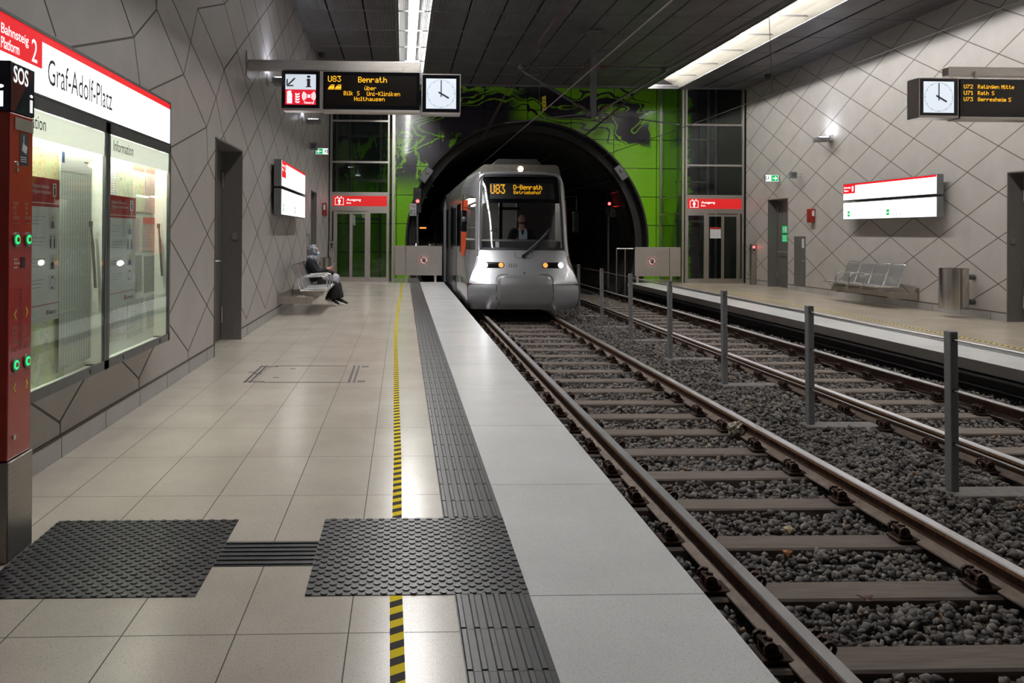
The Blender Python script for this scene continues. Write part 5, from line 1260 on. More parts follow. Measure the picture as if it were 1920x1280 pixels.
# ------------------------------------------------------------------ barriers at the platform ends
def barrier(x0, x1, xs, sx, label, legx):
    y = 25.22; r0 = thing('end_barrier', ((x0 + x1) / 2, y, 0), label, 'barrier')
    a, b = (x0, xs), (xs, x1)
    for u0, u1 in (a, b):
        bm = B(); cbox(bm, u0 + 0.004, u1 - 0.004, y, y + 0.05, 0.20, 1.09, 0.004, 1); mk('panel', bm, M['steel'], r0)
    bm = B(); box(bm, x0, x1, y - 0.005, y + 0.055, 1.09, 1.10); mk('top_edge', bm, M['chrome'], r0)
    for lx in legx:
        bm = B(); box(bm, lx, lx + 0.07, y + 0.01, y + 0.05, 0.0, 0.205); mk('leg', bm, M['steel'], r0)
    fr = Fr((0, y, 0), (1, 0, 0)); c, z = sx, 0.665
    bm = B(); fr.disc(bm, c, z, 0.155, 0, 0.003, 36); sg = mk('no_entry_sign', bm, M['white'], r0)
    bm = B(); fr.ring(bm, c, z, 0.115, 0.142, 0.003, 0.005, 36); mk('red_ring', bm, M['redink'], sg)
    # palm and five fingers
    bm = B(); fr.disc(bm, c + 0.012, z - 0.025, 0.042, 0.003, 0.005, 16, 0.048)
    for k, (dx, l) in enumerate(((-0.022, 0.075), (-0.002, 0.09), (0.018, 0.088), (0.038, 0.07))): fr.bar(bm, (c + dx, z - 0.01), (c + dx * 1.3, z - 0.01 + l), 0.016, 0.003, 0.005)
    fr.bar(bm, (c - 0.015, z - 0.04), (c - 0.062, z + 0.005), 0.018, 0.003, 0.005)
    mk('hand_symbol', bm, M['ink'], sg)
    bm = B(); fr.bar(bm, (c - 0.09, z + 0.09), (c + 0.09, z - 0.09), 0.024, 0.005, 0.007); mk('red_bar', bm, M['redink'], sg)
barrier(-0.23, 1.22, 0.11, 0.66, 'steel end barrier with no entry hand sign, on the left platform', (0.10, 0.98))
barrier(7.14, 8.58, 8.23, 7.68, 'steel end barrier with no entry hand sign, on the right platform', (7.2, 8.24))
r0 = thing('handrail', (6.75, 25.3, -0.5), 'thin steel railing left of the right end barrier', 'railing')
p0, p1 = at(1156, 466, 'y', 25.3), at(1172, 466, 'y', 25.3)
for px in (p0, p1):
    bm = B(); tube(bm, [(px.x, 25.3, -0.55), (px.x, 25.3, px.z)], 0.02, 8); mk('upright', bm, M['steel'], r0)
bm = B(); tube(bm, [(p0.x, 25.3, p0.z), (7.13, 25.3, p0.z)], 0.02, 8); mk('rail', bm, M['steel'], r0)

# ------------------------------------------------------------------ tunnel fittings
def signal(x, y, ztop, plate_dx, txt, label):
    r0 = thing('track_signal', (x, y, -0.55), label, 'signal')
    bm = B(); tube(bm, [(x, y, -0.56), (x, y, ztop - 0.1)], 0.035, 8); mk('mast', bm, M['greym'], r0)
    bm = B(); cbox(bm, x - 0.13, x + 0.13, y - 0.08, y + 0.08, ztop - 0.42, ztop + 0.42, 0.02, 1); hd = mk('signal_head', bm, M['black'], r0)
    fr = Fr((0, y - 0.08, 0), (1, 0, 0))
    bm = B(); fr.disc(bm, x, ztop - 0.02, 0.055, 0, 0.01, 18); mk('red_lamp', bm, M['lamp_red'], hd)
    bm = B(); fr.ring(bm, x, ztop + 0.24, 0.045, 0.06, 0, 0.05, 18); fr.ring(bm, x, ztop - 0.02, 0.058, 0.07, 0, 0.07, 18); mk('hood', bm, M['black'], hd)
    a = x + plate_dx
    bm = B(); fr.box(bm, a - 0.11, a + 0.11, ztop - 0.50, ztop - 0.10, 0.0, 0.006); pl = mk('number_plate', bm, plain('plate_grey', (0.45, 0.45, 0.45), 0.5), r0)
    text('lettering', txt, fr, a - 0.08, a + 0.08, ztop - 0.46, ztop - 0.30, M['ink'], pl, 0.008)
    text('lettering', 'Gap', fr, a - 0.08, a + 0.08, ztop - 0.24, ztop - 0.14, M['redink'], pl, 0.008)
    return r0
p = at(783, 376, 'y', 27.35); signal(p.x, 27.35, p.z, -0.15, 'R2', 'track signal with red lamp and plate R2 at the left of the tunnel')
p = at(1141, 381, 'y', 30.0); signal(p.x, 30.0, p.z, 0.17, 'A1', 'track signal with red lamp and plate A1 at the right of the tunnel')
def tunnel_lamp(px, py, label, flip=1):
    p = at(px, py, 'y', 27.25); r0 = thing('tunnel_floodlight', (p.x, 27.25, p.z), label, 'floodlight')
    t = B(); cbox(t, -0.14, 0.14, -0.12, 0.08, -0.30, 0.22, 0.02, 1); rot = Matrix.Rotation(-0.6 * flip, 4, 'Y')
    for v in t.verts: v.co = rot @ v.co + Vector((p.x, 27.25, p.z))
    bm = B(); merge(bm, t); mk('case', bm, M['frame'], r0)
    bm = B(); ball(bm, (p.x + 0.02, 27.11, p.z + 0.05), 0.07, sy_=0.5, seg=12); mk('glass_dome', bm, M['concrete'], r0)
tunnel_lamp(800, 326, 'grey lamp housing fixed to the left edge of the tunnel mouth', -1)
tunnel_lamp(1162, 322, 'grey lamp housing fixed to the right edge of the tunnel mouth')
# sheet boxes and plates on the right tunnel wall
for (px0, px1, py0, py1, y, nm) in ((1206, 1214, 422, 456, 28.6, 'tall pale cover plate low on the right tunnel wall'), (1198, 1206, 398, 416, 28.6, 'short pale cover plate on the right tunnel wall'), (1172, 1182, 400, 411, 31.0, 'small white label board on the right tunnel wall'), (1161, 1172, 424, 449, 31.0, 'grey cable box on the right tunnel wall')):
    a, b = at(px0, py0, 'y', y), at(px1, py1, 'y', y); bm = B(); cbox(bm, a.x, b.x, y, y + 0.08, b.z, a.z, 0.01, 1); a_ = math.atan2(max(0, (a.z + b.z) / 2 - TZ), 1); rx_ = TC + math.sqrt(max(0.1, (TR - 0.28) ** 2 - ((a.z + b.z) / 2 - TZ) ** 2)); box(bm, b.x - 0.02, max(b.x + 0.02, rx_), y + 0.02, y + 0.06, (a.z + b.z) / 2 - 0.02, (a.z + b.z) / 2 + 0.02); single('tunnel_box', bm, M['greym'] if 'grey' in nm else M['concrete'], nm, 'cable box')
for k, a in enumerate((0.35, 0.5, 0.62, 2.6, 2.72)):
    r_ = TR - 0.36; bm = B(); tube(bm, [(TC + r_ * math.cos(a), 28.3 + q * 6, TZ + r_ * math.sin(a)) for q in range(8)], 0.035, 8)
    single('tunnel_cable', bm, M['frame'], 'thick cable along the ' + ('right' if a < 1.5 else 'left') + ' tunnel wall', 'cable', 'cables on the %s tunnel wall' % ('right' if a < 1.5 else 'left'))

# ------------------------------------------------------------------ overhead line
YA = 18.2; XMAST = 4.21
r0 = thing('catenary_mast', (XMAST, YA, ZC), 'grey steel post hanging from the ceiling between the tracks with cross arms', 'overhead line support')
bm = B(); cbox(bm, XMAST - 0.06, XMAST + 0.06, YA - 0.06, YA + 0.06, 4.07, ZC + 0.02, 0.006, 1); box(bm, XMAST - 0.16, XMAST + 0.16, YA - 0.16, YA + 0.16, ZC - 0.045, ZC - 0.02); mk('post', bm, M['greym'], r0)
for s_ in (-1, 1):
    xe = XMAST + s_ * 1.63
    bm = B(); tube(bm, [(XMAST + s_ * 0.08, YA, 5.19), (xe, YA, 5.17)], 0.022, 8); mk('cross_arm', bm, M['frame'], r0)
    bm = B(); tube(bm, [(XMAST + s_ * 0.10, YA, 4.18), (xe, YA, 5.12)], 0.026, 8); mk('brace', bm, M['frame'], r0)
    for (x, z) in ((XMAST + s_ * 0.18, 5.19), (XMAST + s_ * 0.22, 4.27), (xe - s_ * 0.10, 5.17)):
        bm = B()
        for q in range(5): ball(bm, (x + s_ * 0.03 * q, YA, z + (0.016 * q if z < 5 else 0)), 0.040 if q % 2 == 0 else 0.026, seg=8)
        mk('insulator', bm, M['insul'], r0)
    bm = B(); ball(bm, (xe, YA, 5.17), 0.06, seg=8); tube(bm, [(xe, YA, 5.17), (xe, YA, 5.02)], 0.012, 6); mk('end_clamp', bm, M['frame'], r0)
    bm = B(); tube(bm, [(XMAST + s_ * 0.2, YA, 4.15), (XMAST + s_ * 1.95, YA + 0.02, 3.93)], 0.014, 6); mk('registration_arm', bm, M['greym'], r0)
bm = B()
for s_ in (-1, 1): ball(bm, (XMAST + s_ * 0.12, YA, 4.16), 0.07, seg=8)
mk('joint', bm, M['frame'], r0)
copper = plain('copper_wire', (0.30, 0.20, 0.15), 0.4, 0.8); grey_wire = plain('contact_wire', (0.50, 0.47, 0.44), 0.35, 0.8)
def wire(pts, r, mat, label, grp=None):
    bm = B(); tube(bm, pts, r, 6); single('overhead_wire', bm, mat, label, 'overhead wire', grp)
wire([(2.70, -6, 3.86), (2.70, 16.3, 3.85), (2.66, 30, 3.84), (2.6, 70, 3.84)], 0.010, grey_wire, 'pale contact wire above the track with the tram')
wire([(6.17, -6, 3.86), (6.17, 18.2, 3.85), (5.9, 30, 3.84), (5.8, 70, 3.84)], 0.009, grey_wire, 'pale contact wire above the empty far track')
for dx, n_ in ((-0.03, 'left'), (0.03, 'right')):
    wire([(2.66 + dx, -6, 5.22), (2.66 + dx, 13.0, 5.2), (2.58 + dx * .3, YA, 5.2), (2.66 + dx, 27.0, 4.7), (2.7, 40, 4.4)], 0.010, copper, n_ + ' one of the twin brown wires above the tram')
    wire([(5.95 + dx, -6, 5.16), (5.95 + dx, 12.5, 5.12), (5.84 + dx * .3, YA, 5.17), (5.95 + dx, 27.0, 4.7), (5.8, 40, 4.4)], 0.012, M['frame'], n_ + ' one of the twin dark wires above the far track')
for x, y, z1, tk in ((2.60, 16.0, 5.2, 'near'), (6.10, 13.6, 5.13, 'far')):
    wire([(x, y, z1), (x + 0.06, y, 3.87)], 0.005, M['frame'], 'thin upright dropper wire above the %s track' % tk)
p = at(1019, 198, 'x', 2.70)
r0 = thing('wire_tag', (2.70, 13.4, 3.85), 'small yellow tag hanging on the contact wire in front of the mural', 'tag')
pt = at(1020, 194, 'y', 13.4)
TYY = 15.95; fr = Fr((0, TYY, 0), (1, 0, 0)); a, b = at(1016, 182, 'y', TYY), at(1023, 206, 'y', TYY); b.z = min(b.z, 3.855)
r0.location = (a.x, TYY, b.z); WLOC[r0] = Vector((a.x, TYY, b.z))
bm = B(); fr.poly(bm, [(a.x, a.z), (b.x, a.z + 0.03), (b.x + 0.015, b.z + 0.03), (a.x + 0.015, b.z)], 0, 0.004); mk('plate', bm, M['yellow'], r0)
for q in range(3):
    bm = B(); fr.box(bm, a.x + 0.022, b.x - 0.012, b.z + 0.07 + q * 0.07, b.z + 0.09 + q * 0.07, 0.004, 0.006); mk('mark', bm, M['ink'], r0)

# ------------------------------------------------------------------ benches and bins
def bench(X, s, ya, label, arms=True):
    """four joined seats on a wall bracket; s = direction away from the wall"""
    r0 = thing('bench', (X + 0.5 * s, ya + 1.1, 0.15), label, 'bench')
    xb, xf = X + 0.41 * s, X + 0.84 * s
    for k in range(4):
        a, b = ya + 0.555 * k, ya + 0.555 * k + 0.515
        bm = B(); tube(bm, [(X + 0.25 * s, a, 0.875), (xb, a, 0.435), (xf, a, 0.445), (xf + 0.03 * s, a + 0.02, 0.44), (xf + 0.03 * s, b - 0.02, 0.44), (xf, b, 0.445), (xb, b, 0.435), (X + 0.25 * s, b, 0.875), (X + 0.24 * s, b - 0.03, 0.895), (X + 0.24 * s, a + 0.03, 0.895), (X + 0.25 * s, a, 0.875)], 0.0145, 8)
        st = mk('seat_frame', bm, M['chrome'], r0, True)
        bm = B(); n = 16
        for q in range(n):      # slats of the shell run front to back
            y0_, y1_ = a + 0.02 + (b - a - 0.04) * q / n, a + 0.02 + (b - a - 0.04) * (q + 0.78) / n
            v = [bm.verts.new(c) for c in ((X + 0.255 * s, y0_, 0.87), (X + 0.255 * s, y1_, 0.87), (xb + 0.005 * s, y1_, 0.445), (xb + 0.005 * s, y0_, 0.445), (xf + 0.02 * s, y1_, 0.452), (xf + 0.02 * s, y0_, 0.452))]
            bm.faces.new((v[0], v[1], v[2], v[3])); bm.faces.new((v[3], v[2], v[4], v[5]))
        g = bmesh.ops.extrude_face_region(bm, geom=list(bm.faces)); bmesh.ops.translate(bm, verts=[v for v in g['geom'] if isinstance(v, bmesh.types.BMVert)], vec=(0.003 * s, 0, -0.003))
        mk('seat_shell', bm, M['seat'], r0)
        bm = B(); xs = sorted((xb + 0.05 * s, xf - 0.10 * s)); box(bm, xs[0], xs[1], a + 0.18, a + 0.30, 0.33, 0.43); mk('seat_mount', bm, M['steel'], r0)
    for k in (1, 2, 3):
        y = ya + 0.555 * k - 0.02
        bm = B(); tube(bm, [(X + 0.40 * s, y, 0.655), (X + 0.72 * s, y, 0.675), (X + 0.80 * s, y, 0.655), (X + 0.835 * s, y, 0.60), (X + 0.845 * s, y, 0.45)], 0.018, 8); mk('armrest', bm, M['chrome'], r0, True)
    bm = B(); xs = sorted((xb + 0.10 * s, xb + 0.22 * s)); cbox(bm, xs[0], xs[1], ya - 0.10, ya + 2.25, 0.24, 0.33, 0.005, 1); mk('beam', bm, M['steel'], r0)
    for y in (ya - 0.04, ya + 2.05):
        bm = B(); xs = sorted((X + 0.02 * s, xb + 0.20 * s)); box(bm, xs[0], xs[1], y, y + 0.08, 0.20, 0.32); xs = sorted((X + 0.002 * s, X + 0.02 * s)); box(bm, xs[0], xs[1], y - 0.02, y + 0.10, 0.17, 0.42); mk('wall_bracket', bm, M['steel'], r0)
    return r0
bench(XL, 1, 15.05, 'four seat steel bench on the left wall with a person on its far seat')
bench(XR, -1, 16.65, 'empty four seat steel bench on the right wall below the lit signs')
def bin_(x, y, r, z0, z1, X, label):
    r0 = thing('waste_bin', (x, y, z0), label, 'waste bin')
    bm = B(); t = B(); bmesh.ops.create_cone(t, cap_ends=False, segments=40, radius1=r, radius2=r, depth=z1 - z0)
    for v in t.verts: v.co += Vector((x, y, (z0 + z1) / 2))
    merge(bm, t); t = B(); bmesh.ops.create_circle(t, cap_ends=True, segments=40, radius=r)
    for v in t.verts: v.co += Vector((x, y, z0))
    merge(bm, t); t = B(); bmesh.ops.create_circle(t, cap_ends=True, segments=40, radius=r - 0.01)
    for v in t.verts: v.co += Vector((x, y, z1 - 0.08))
    merge(bm, t)
    Fr((x, y, 0), (1, 0, 0), (0, 1, 0)).ring(bm, 0, 0, r - 0.012, r + 0.002, z1 - 0.01, z1, 40)
    mk('drum', bm, brushed('bin_steel', (0.60, 0.57, 0.53), 0.2), r0, True)
    s = 1 if X > x else -1
    for z in (z0 + 0.12, z1 - 0.16):
        bm = B(); tube(bm, [(x + s * r * 0.9, y, z), (X - s * 0.01, y, z)], 0.05, 12); mk('wall_mount', bm, M['frame'], r0)
bin_(XR - 0.40, 14.95, 0.245, 0.16, 0.90, XR, 'round brushed steel waste bin on the right wall near the bench')
bin_(XL + 0.22, 21.0 + 0.9, 0.15, 0.25, 0.83, XL, 'small steel waste bin on the left wall behind the seated person')

# ------------------------------------------------------------------ the tram
TX, TY = 2.60, 17.55                      # centre line, nose
def lerp_tab(tab, z):
    if z <= tab[0][0]: return tab[0][1]
    for (a, u), (b, v) in zip(tab, tab[1:]):
        if z <= b: return u + (v - u) * (z - a) / (b - a)
    return tab[-1][1]
NOSE = [(-.13, .10), (.0, .02), (.2, 0.0), (.42, .03), (.6, .09), (.8, .16), (1.0, .23), (1.13, .29), (1.5, .38), (2.1, .52), (2.62, .65), (2.79, .70), (2.86, .76), (2.92, .98), (2.96, 1.3)]
HALF = [(-.13, 1.10), (.0, 1.18), (.2, 1.21), (.42, 1.19), (.6, 1.13), (.75, 1.06), (.85, 1.01), (1.0, .985), (1.13, .975), (2.1, .955), (2.62, .93), (2.79, .90), (2.86, .86), (2.92, .78), (2.96, .68)]
SIDE = [(-.13, 1.18), (.0, 1.21), (2.4, 1.21), (2.6, 1.19), (2.72, 1.15), (2.82, 1.07), (2.90, .95), (2.96, .78)]
DEP = [(-.13, .22), (.42, .28), (.8, .75), (1.13, 1.15), (2.96, 1.2)]
ROWS = [-.13, -.06, .0, .1, .2, .31, .42, .51, .6, .7, .8, .9, 1.0, 1.13, 1.3, 1.5, 1.7, 1.9, 2.12, 2.3, 2.5, 2.62, 2.79, 2.83, 2.86, 2.89, 2.92, 2.94, 2.96]
COLS = [0, .12, .25, .38, .5, .62, .75, .86, .945, 1.0]
CORN = [.06, .15, .28, .45, .7, 1.0]
SIDEY = [19.6, 20.2, 20.9, 22.0, 23.2, 24.4, 25.6, 26.6]
def tram_pt(c, z, side=1, out=0.0):
    """c in 0..1 across the front, 1..2 round the corner"""
    y0, w, sd, dp = TY + lerp_tab(NOSE, z), lerp_tab(HALF, z), lerp_tab(SIDE, z), lerp_tab(DEP, z)
    if c <= 1: x, y = w * c, y0 + 0.10 * c * c
    else:
        s = c - 1; x, y = w + (sd - w) * s ** 0.65, y0 + 0.10 + dp * s ** 1.0
    return Vector((TX + side * (x + out * (c > 1)), y - out, z))
def ring_pts(z):
    a = [tram_pt(c, z) for c in COLS] + [tram_pt(1 + s, z) for s in CORN]
    yl = a[-1].y; sd = lerp_tab(SIDE, z)
    a += [Vector((TX + sd, max(y, yl + 0.01 * (i + 1)), z)) for i, y in enumerate(SIDEY)]
    l = [Vector((2 * TX - p.x, p.y, p.z)) for p in a[1:]]
    return l[::-1] + a
tram = thing('tram', (TX, TY + 4, ZRAIL), 'silver low floor tram numbered 3333 showing U83 D-Benrath, coming out of the tunnel', 'tram')
bm = B(); rows = [[bm.verts.new(p) for p in ring_pts(z)] for z in ROWS]
NC = len(rows[0]); mid = NC // 2; iw = COLS.index(.945)
zi0, zi1 = ROWS.index(1.13), ROWS.index(2.79)
cw0, cw1 = mid + len(COLS) - 1 + 2, mid + len(COLS) - 1 + 6        # cab side window columns
sz0, sz1 = ROWS.index(1.13), ROWS.index(2.3)
for i in range(len(ROWS) - 1):
    for j in range(NC - 1):
        k = abs((j + 0.5) - mid)
        if zi0 <= i < zi1 and k < iw: continue
        jj = mid + k - 0.5
        if sz0 <= i < sz1 and cw0 - 1 <= jj < cw1: continue
        f = bm.faces.new((rows[i][j], rows[i][j + 1], rows[i + 1][j + 1], rows[i + 1][j]))
top = rows[-1]
for j in range(mid): bm.faces.new((top[j], top[j + 1], top[NC - 2 - j], top[NC - 1 - j])) if j != mid - 1 else bm.faces.new((top[j], top[j + 1], top[NC - 1 - j]))
body = mk('car_body', bm, M['silver'], tram, True)
def front_patch(name, mat, cs, zs, out, parent, smooth=True, two=False):
    bm = B(); g = [[bm.verts.new(tram_pt(abs(c), z, 1 if c >= 0 else -1, out)) for c in cs] for z in zs]
    for a, b in zip(g, g[1:]):
        for k in range(len(cs) - 1): bm.faces.new((a[k], a[k + 1], b[k + 1], b[k]))
    return mk(name, bm, mat, parent, smooth)
fc_ = [c * s for s in (-1, 1) for c in COLS[1:9]] + [0]; fc_ = sorted(fc_)
ws = front_patch('windscreen', M['wglass'], fc_, [1.13, 1.3, 1.5, 1.7, 1.9, 2.12, 2.3, 2.5, 2.62, 2.79], 0.0, tram)
def frame_of(zs_lo, zs_hi, cmax, w, out, name, mat, parent):
    bm = B(); cz = [zs_lo + (zs_hi - zs_lo) * k / 8 for k in range(9)]
    def strip(P, Q):
        a = [bm.verts.new(p) for p in P]; b = [bm.verts.new(p) for p in Q]
        for k in range(len(a) - 1): bm.faces.new((a[k], a[k + 1], b[k + 1], b[k]))
    cs = [cmax * k / 10 for k in range(-10, 11)]
    P = lambda c, z: tram_pt(abs(c), z, 1 if c >= 0 else -1, out)
    strip([P(c, zs_lo) for c in cs], [P(c, zs_lo + w) for c in cs]); strip([P(c, zs_hi - w) for c in cs], [P(c, zs_hi) for c in cs])
    for s in (-1, 1): strip([P(s * cmax, z) for z in cz], [P(s * (cmax - w), z) for z in cz])
    return mk(name, bm, mat, parent)
frame_of(1.13, 2.80, .955, .055, 0.006, 'windscreen_seal', M['black'], ws)
front_patch('black_band', M['blackg'], [-.92, -.6, -.3, 0, .3, .6, .92], [2.16, 2.3, 2.5, 2.78], -0.035, tram)
bb = front_patch('display_screen', plain('display_grey', (0.02, 0.02, 0.02), 0.3), [-.72, -.36, 0, .36, .80], [2.25, 2.42, 2.60], -0.02, tram)
FT = Fr((0, TY + 0.47, 0), (1, 0, 0))
class TF(Fr):
    def p(s, x, y, d=0.0):
        c = abs(x - TX) / lerp_tab(HALF, y); q = tram_pt(min(c, 1), y); return Vector((x, q.y + 0.012 - d, y))
ft = TF((0, 0, 0), (1, 0, 0))
def tx(px, z): return at(px, 435, 'y', TY + lerp_tab(NOSE, z)).x
led('led_lettering', 'U83', ft, tx(920, 2.3), tx(947, 2.3), 2.365, 2.575, M['led'], tram, 0.0, 1.3)
led('led_lettering', 'D-Benrath', ft, tx(963, 2.3), tx(1017, 2.3), 2.46, 2.565, M['led'], tram, 0.0, 1.3)
led('led_lettering', 'Betriebshof', ft, tx(963, 2.3), tx(1016, 2.3), 2.36, 2.435, M['led'], tram, 0.0)
# bright edge pillars beside the glass
for s in (-1, 1):
    bm = B(); tube(bm, [tram_pt(1.0, z, s, 0.004) for z in (1.0, 1.3, 1.7, 2.1, 2.5, 2.62)] + [tram_pt(c, z, s, 0.006) for c, z in ((.985, 2.70), (.945, 2.76), (.88, 2.795), (.7, 2.815), (.35, 2.83), (0, 2.835))], 0.030, 8); mk('edge_pillar', bm, M['silver'], tram, True)
    bm = B(); tube(bm, [tram_pt(.985, z, s, 0.012) for z in (.97, .9, .8)] + [tram_pt(1.0, z, s, 0.01) for z in (.7, .6, .5, .42, .3, .15, 0, -.1)], 0.006, 6); mk('panel_seam', bm, M['black'], tram)
    bm = B(); arc = [(.985, 2.62), (.975, 2.68), (.945, 2.735), (.90, 2.77), (.82, 2.795)]; cv = bm.verts.new(tram_pt(.99, 2.81, s, .005)); av = [bm.verts.new(tram_pt(c, z, s, .005)) for c, z in arc]
    for k in range(4): bm.faces.new((cv, av[k], av[k + 1]))
    mk('corner_plate', bm, M['silver'], tram)
    # lamps in a dark slot
    bm = B(); a0, a1, zc, h = TX + s * 0.47, TX + s * 0.83, 0.815, 0.062
    pts = [(a1 + s * h * math.sin(a), zc + h * math.cos(a)) for a in [PI * k / 8 for k in range(9)]] + [(a0 - s * h * math.sin(a), zc - h * math.cos(a)) for a in [PI * k / 8 for k in range(9)]]
    ft.poly(bm, pts, 0.008, 0.022); slot = mk('lamp_slot', bm, M['blackg'], tram)
    bm = B(); ft.disc(bm, a1 - s * 0.01, zc, 0.055, 0.022, 0.032, 20); mk('headlamp', bm, M['lamp_white'], slot)
    bm = B(); ft.disc(bm, a0 + s * 0.01, zc, 0.052, 0.022, 0.032, 20); mk('indicator_lamp', bm, M['lamp_or'], slot)
    bm = B(); c0, c1 = TX + s * 0.98, TX + s * 1.14
    g = [tram_pt(1.0, .44, s, .012), tram_pt(1.06, .44, s, .012), tram_pt(1.06, .38, s, .012), tram_pt(1.0, .38, s, .012), tram_pt(.90, .41, s, .012)]
    bm.faces.new([bm.verts.new(p) for p in g]); mk('red_marker', bm, plain('dark_red_lens', (0.08, 0.005, 0.012), 0.2), tram)
    bm = B(); tube(bm, [tram_pt(c, .405, s, 0.006) for c in (.48, .6, .75, .9, 1.0)], 0.005, 6); mk('panel_seam', bm, M['black'], tram)
bm = B(); ft.box(bm, TX - .95, TX + .95, 1.105, 1.125, 0.006, 0.016); mk('panel_seam', bm, M['black'], tram)
# coupler cover with rounded upper corners
bm = B(); w, zt, zb, rc = 0.60, 0.605, -0.12, 0.13
def cover(scale, d0, d1):
    n = 12; g = []
    zs = [zb + (zt - zb) * k / n for k in range(n + 1)]
    for z in zs:
        ww = w - (0.0 if z < zt - rc else rc - math.sqrt(max(0, rc * rc - (z - zt + rc) ** 2)))
        row = []
        for k in range(-8, 9):
            u = k / 8; e = min(1.0, (1 - abs(u)) * ww / 0.07, (zt - z) / 0.07) if True else 1
            row.append(bm.verts.new(ft.p(TX + 0.02 + u * ww, z, d0 + (d1 - d0) * math.sin(max(0, e) * PI / 2))))
        g.append(row)
    for a, b in zip(g, g[1:]):
        for k in range(16): bm.faces.new((a[k], a[k + 1], b[k + 1], b[k]))
cover(1, 0.0, 0.085); mk('coupler_cover', bm, M['silverd'], tram, True)
bm = B(); pts = [ft.p(TX + 0.02 - w - .01, z, 0.012) for z in (zb, .1, .3, zt - rc)] + [ft.p(TX + 0.02 - w - .01 + rc - rc * math.cos(a), zt + .01 - rc + rc * math.sin(a), 0.012) for a in [PI / 2 * k / 6 for k in range(1, 7)]]
pts += [Vector((2 * (TX + 0.02) - p.x, p.y, p.z)) for p in pts[::-1]]; tube(bm, pts, 0.009, 6); mk('cover_gap', bm, M['black'], tram)
text('fleet_number', '3333', ft, TX - 0.33, TX - 0.14, 0.765, 0.845, M['ink'], tram, 0.014, bold=0.01)
bm = B(); ft.box(bm, TX + .0, TX + .03, 0.625, 0.67, 0.01, 0.02); mk('lock', bm, M['black'], tram)
# wiper pocket and wiper
bm = B(); tube(bm, [ft.p(x, z, 0.010) for x, z in ((TX - .17, 1.10), (TX - .17, 1.0), (TX - .13, .965), (TX + .17, .965), (TX + .21, 1.0), (TX + .21, 1.10))], 0.006, 6); mk('panel_seam', bm, M['black'], tram)
bm = B(); tube(bm, [ft.p(TX, 1.01, 0.02), ft.p(TX, 1.01, 0.06)], 0.03, 10); tube(bm, [ft.p(TX, 1.01, 0.05), ft.p(TX + .28, 1.24, 0.06), ft.p(TX + .56, 1.50, 0.05), ft.p(TX + .70, 1.60, 0.04)], [0.045, 0.034, 0.022, 0.012], 8); tube(bm, [ft.p(TX + .18, 1.13, 0.035), ft.p(TX + .62, 1.60, 0.035)], 0.018, 6); mk('wiper', bm, M['black'], tram)
# roof fairing, lamp and roof gear
bm = B()
prof = [(-.90, 2.82), (-.86, 2.99), (-.80, 3.03), (.80, 3.03), (.86, 2.99), (.90, 2.82)]
a = [bm.verts.new((TX + .02 + x, TY + .82 + (z - 2.8) * .25, z)) for x, z in prof]; b = [bm.verts.new((TX + .02 + x * 1.05, TY + 4.4, z)) for x, z in prof]
for k in range(5): bm.faces.new((a[k], a[k + 1], b[k + 1], b[k]))
bm.faces.new(a); bm.faces.new(b[::-1]); mk('roof_fairing', bm, plain('roof_grey', (0.23, 0.215, 0.19), 0.35, 0.4), tram, True)
fr = Fr((0, TY + .835, 0), (1, 0, 0)); bm = B(); fr.disc(bm, TX + .02, 2.93, 0.062, 0, 0.03, 20); mk('roof_lamp', bm, M['lamp_warm'], tram)
bm = B(); fr.ring(bm, TX + .02, 2.93, 0.062, 0.078, 0, 0.035, 20); mk('lamp_rim', bm, M['greym'], tram)
bm = B(); v = [(-.60, 3.02), (-.44, 3.14), (.44, 3.14), (.60, 3.02)]
v = [(-.62, 3.0), (-.44, 3.19), (.44, 3.19), (.62, 3.0)]; a = [bm.verts.new((TX + .02 + x, TY + 1.3, z)) for x, z in v]; b = [bm.verts.new((TX + .02 + x, TY + 4.2, z)) for x, z in v]
for k in range(3): bm.faces.new((a[k], a[k + 1], b[k + 1], b[k]))
bm.faces.new(a); bm.faces.new(b[::-1]); mk('roof_equipment', bm, M['frame'], tram)
# cab side windows, doors and windows along both sides
def side_pane(name, mat, y0, y1, z0, z1, s, parent, out=0.006):
    bm = B(); zs = [z0 + (z1 - z0) * k / 6 for k in range(7)]; ys = [y0 + (y1 - y0) * k / 6 for k in range(7)]
    def P(y, z):
        dp = lerp_tab(DEP, z); yy0 = TY + lerp_tab(NOSE, z) + .10; w_, sd = lerp_tab(HALF, z), lerp_tab(SIDE, z)
        t_ = min(1, max(0, (y - yy0) / dp)); return (TX + s * (w_ + (sd - w_) * t_ ** 0.65 + out), y, z)
    g = [[bm.verts.new(P(y, z)) for y in ys] for z in zs]
    for a, b in zip(g, g[1:]):
        for k in range(6): bm.faces.new((a[k], a[k + 1], b[k + 1], b[k]))
    return mk(name, bm, mat, parent, True)
for s in (-1, 1):
    bm = B(); zs = ROWS[sz0:sz1 + 1]; g = [[bm.verts.new(tram_pt(1 + c, z, s, 0.0)) for c in [CORN[k] for k in (0, 1, 2, 3, 4)]] for z in zs]
    for a, b in zip(g, g[1:]):
        for k in range(4): bm.faces.new((a[k], a[k + 1], b[k + 1], b[k]))
    mk('cab_side_window', bm, M['wglass'], tram, True)
    bm = B(); tube(bm, [tram_pt(1.06 + .3 * k, 1.62, s, 0.006) for k in (0, 1, 2)], 0.012, 6); mk('window_bar', bm, M['silver'], tram)
side_pane('orange_door', M['orange'], 18.72, 19.45, .98, 2.25, -1, tram, 0.012)
side_pane('orange_door', M['orange'], 18.65, 19.42, .80, 2.25, 1, tram, 0.012)
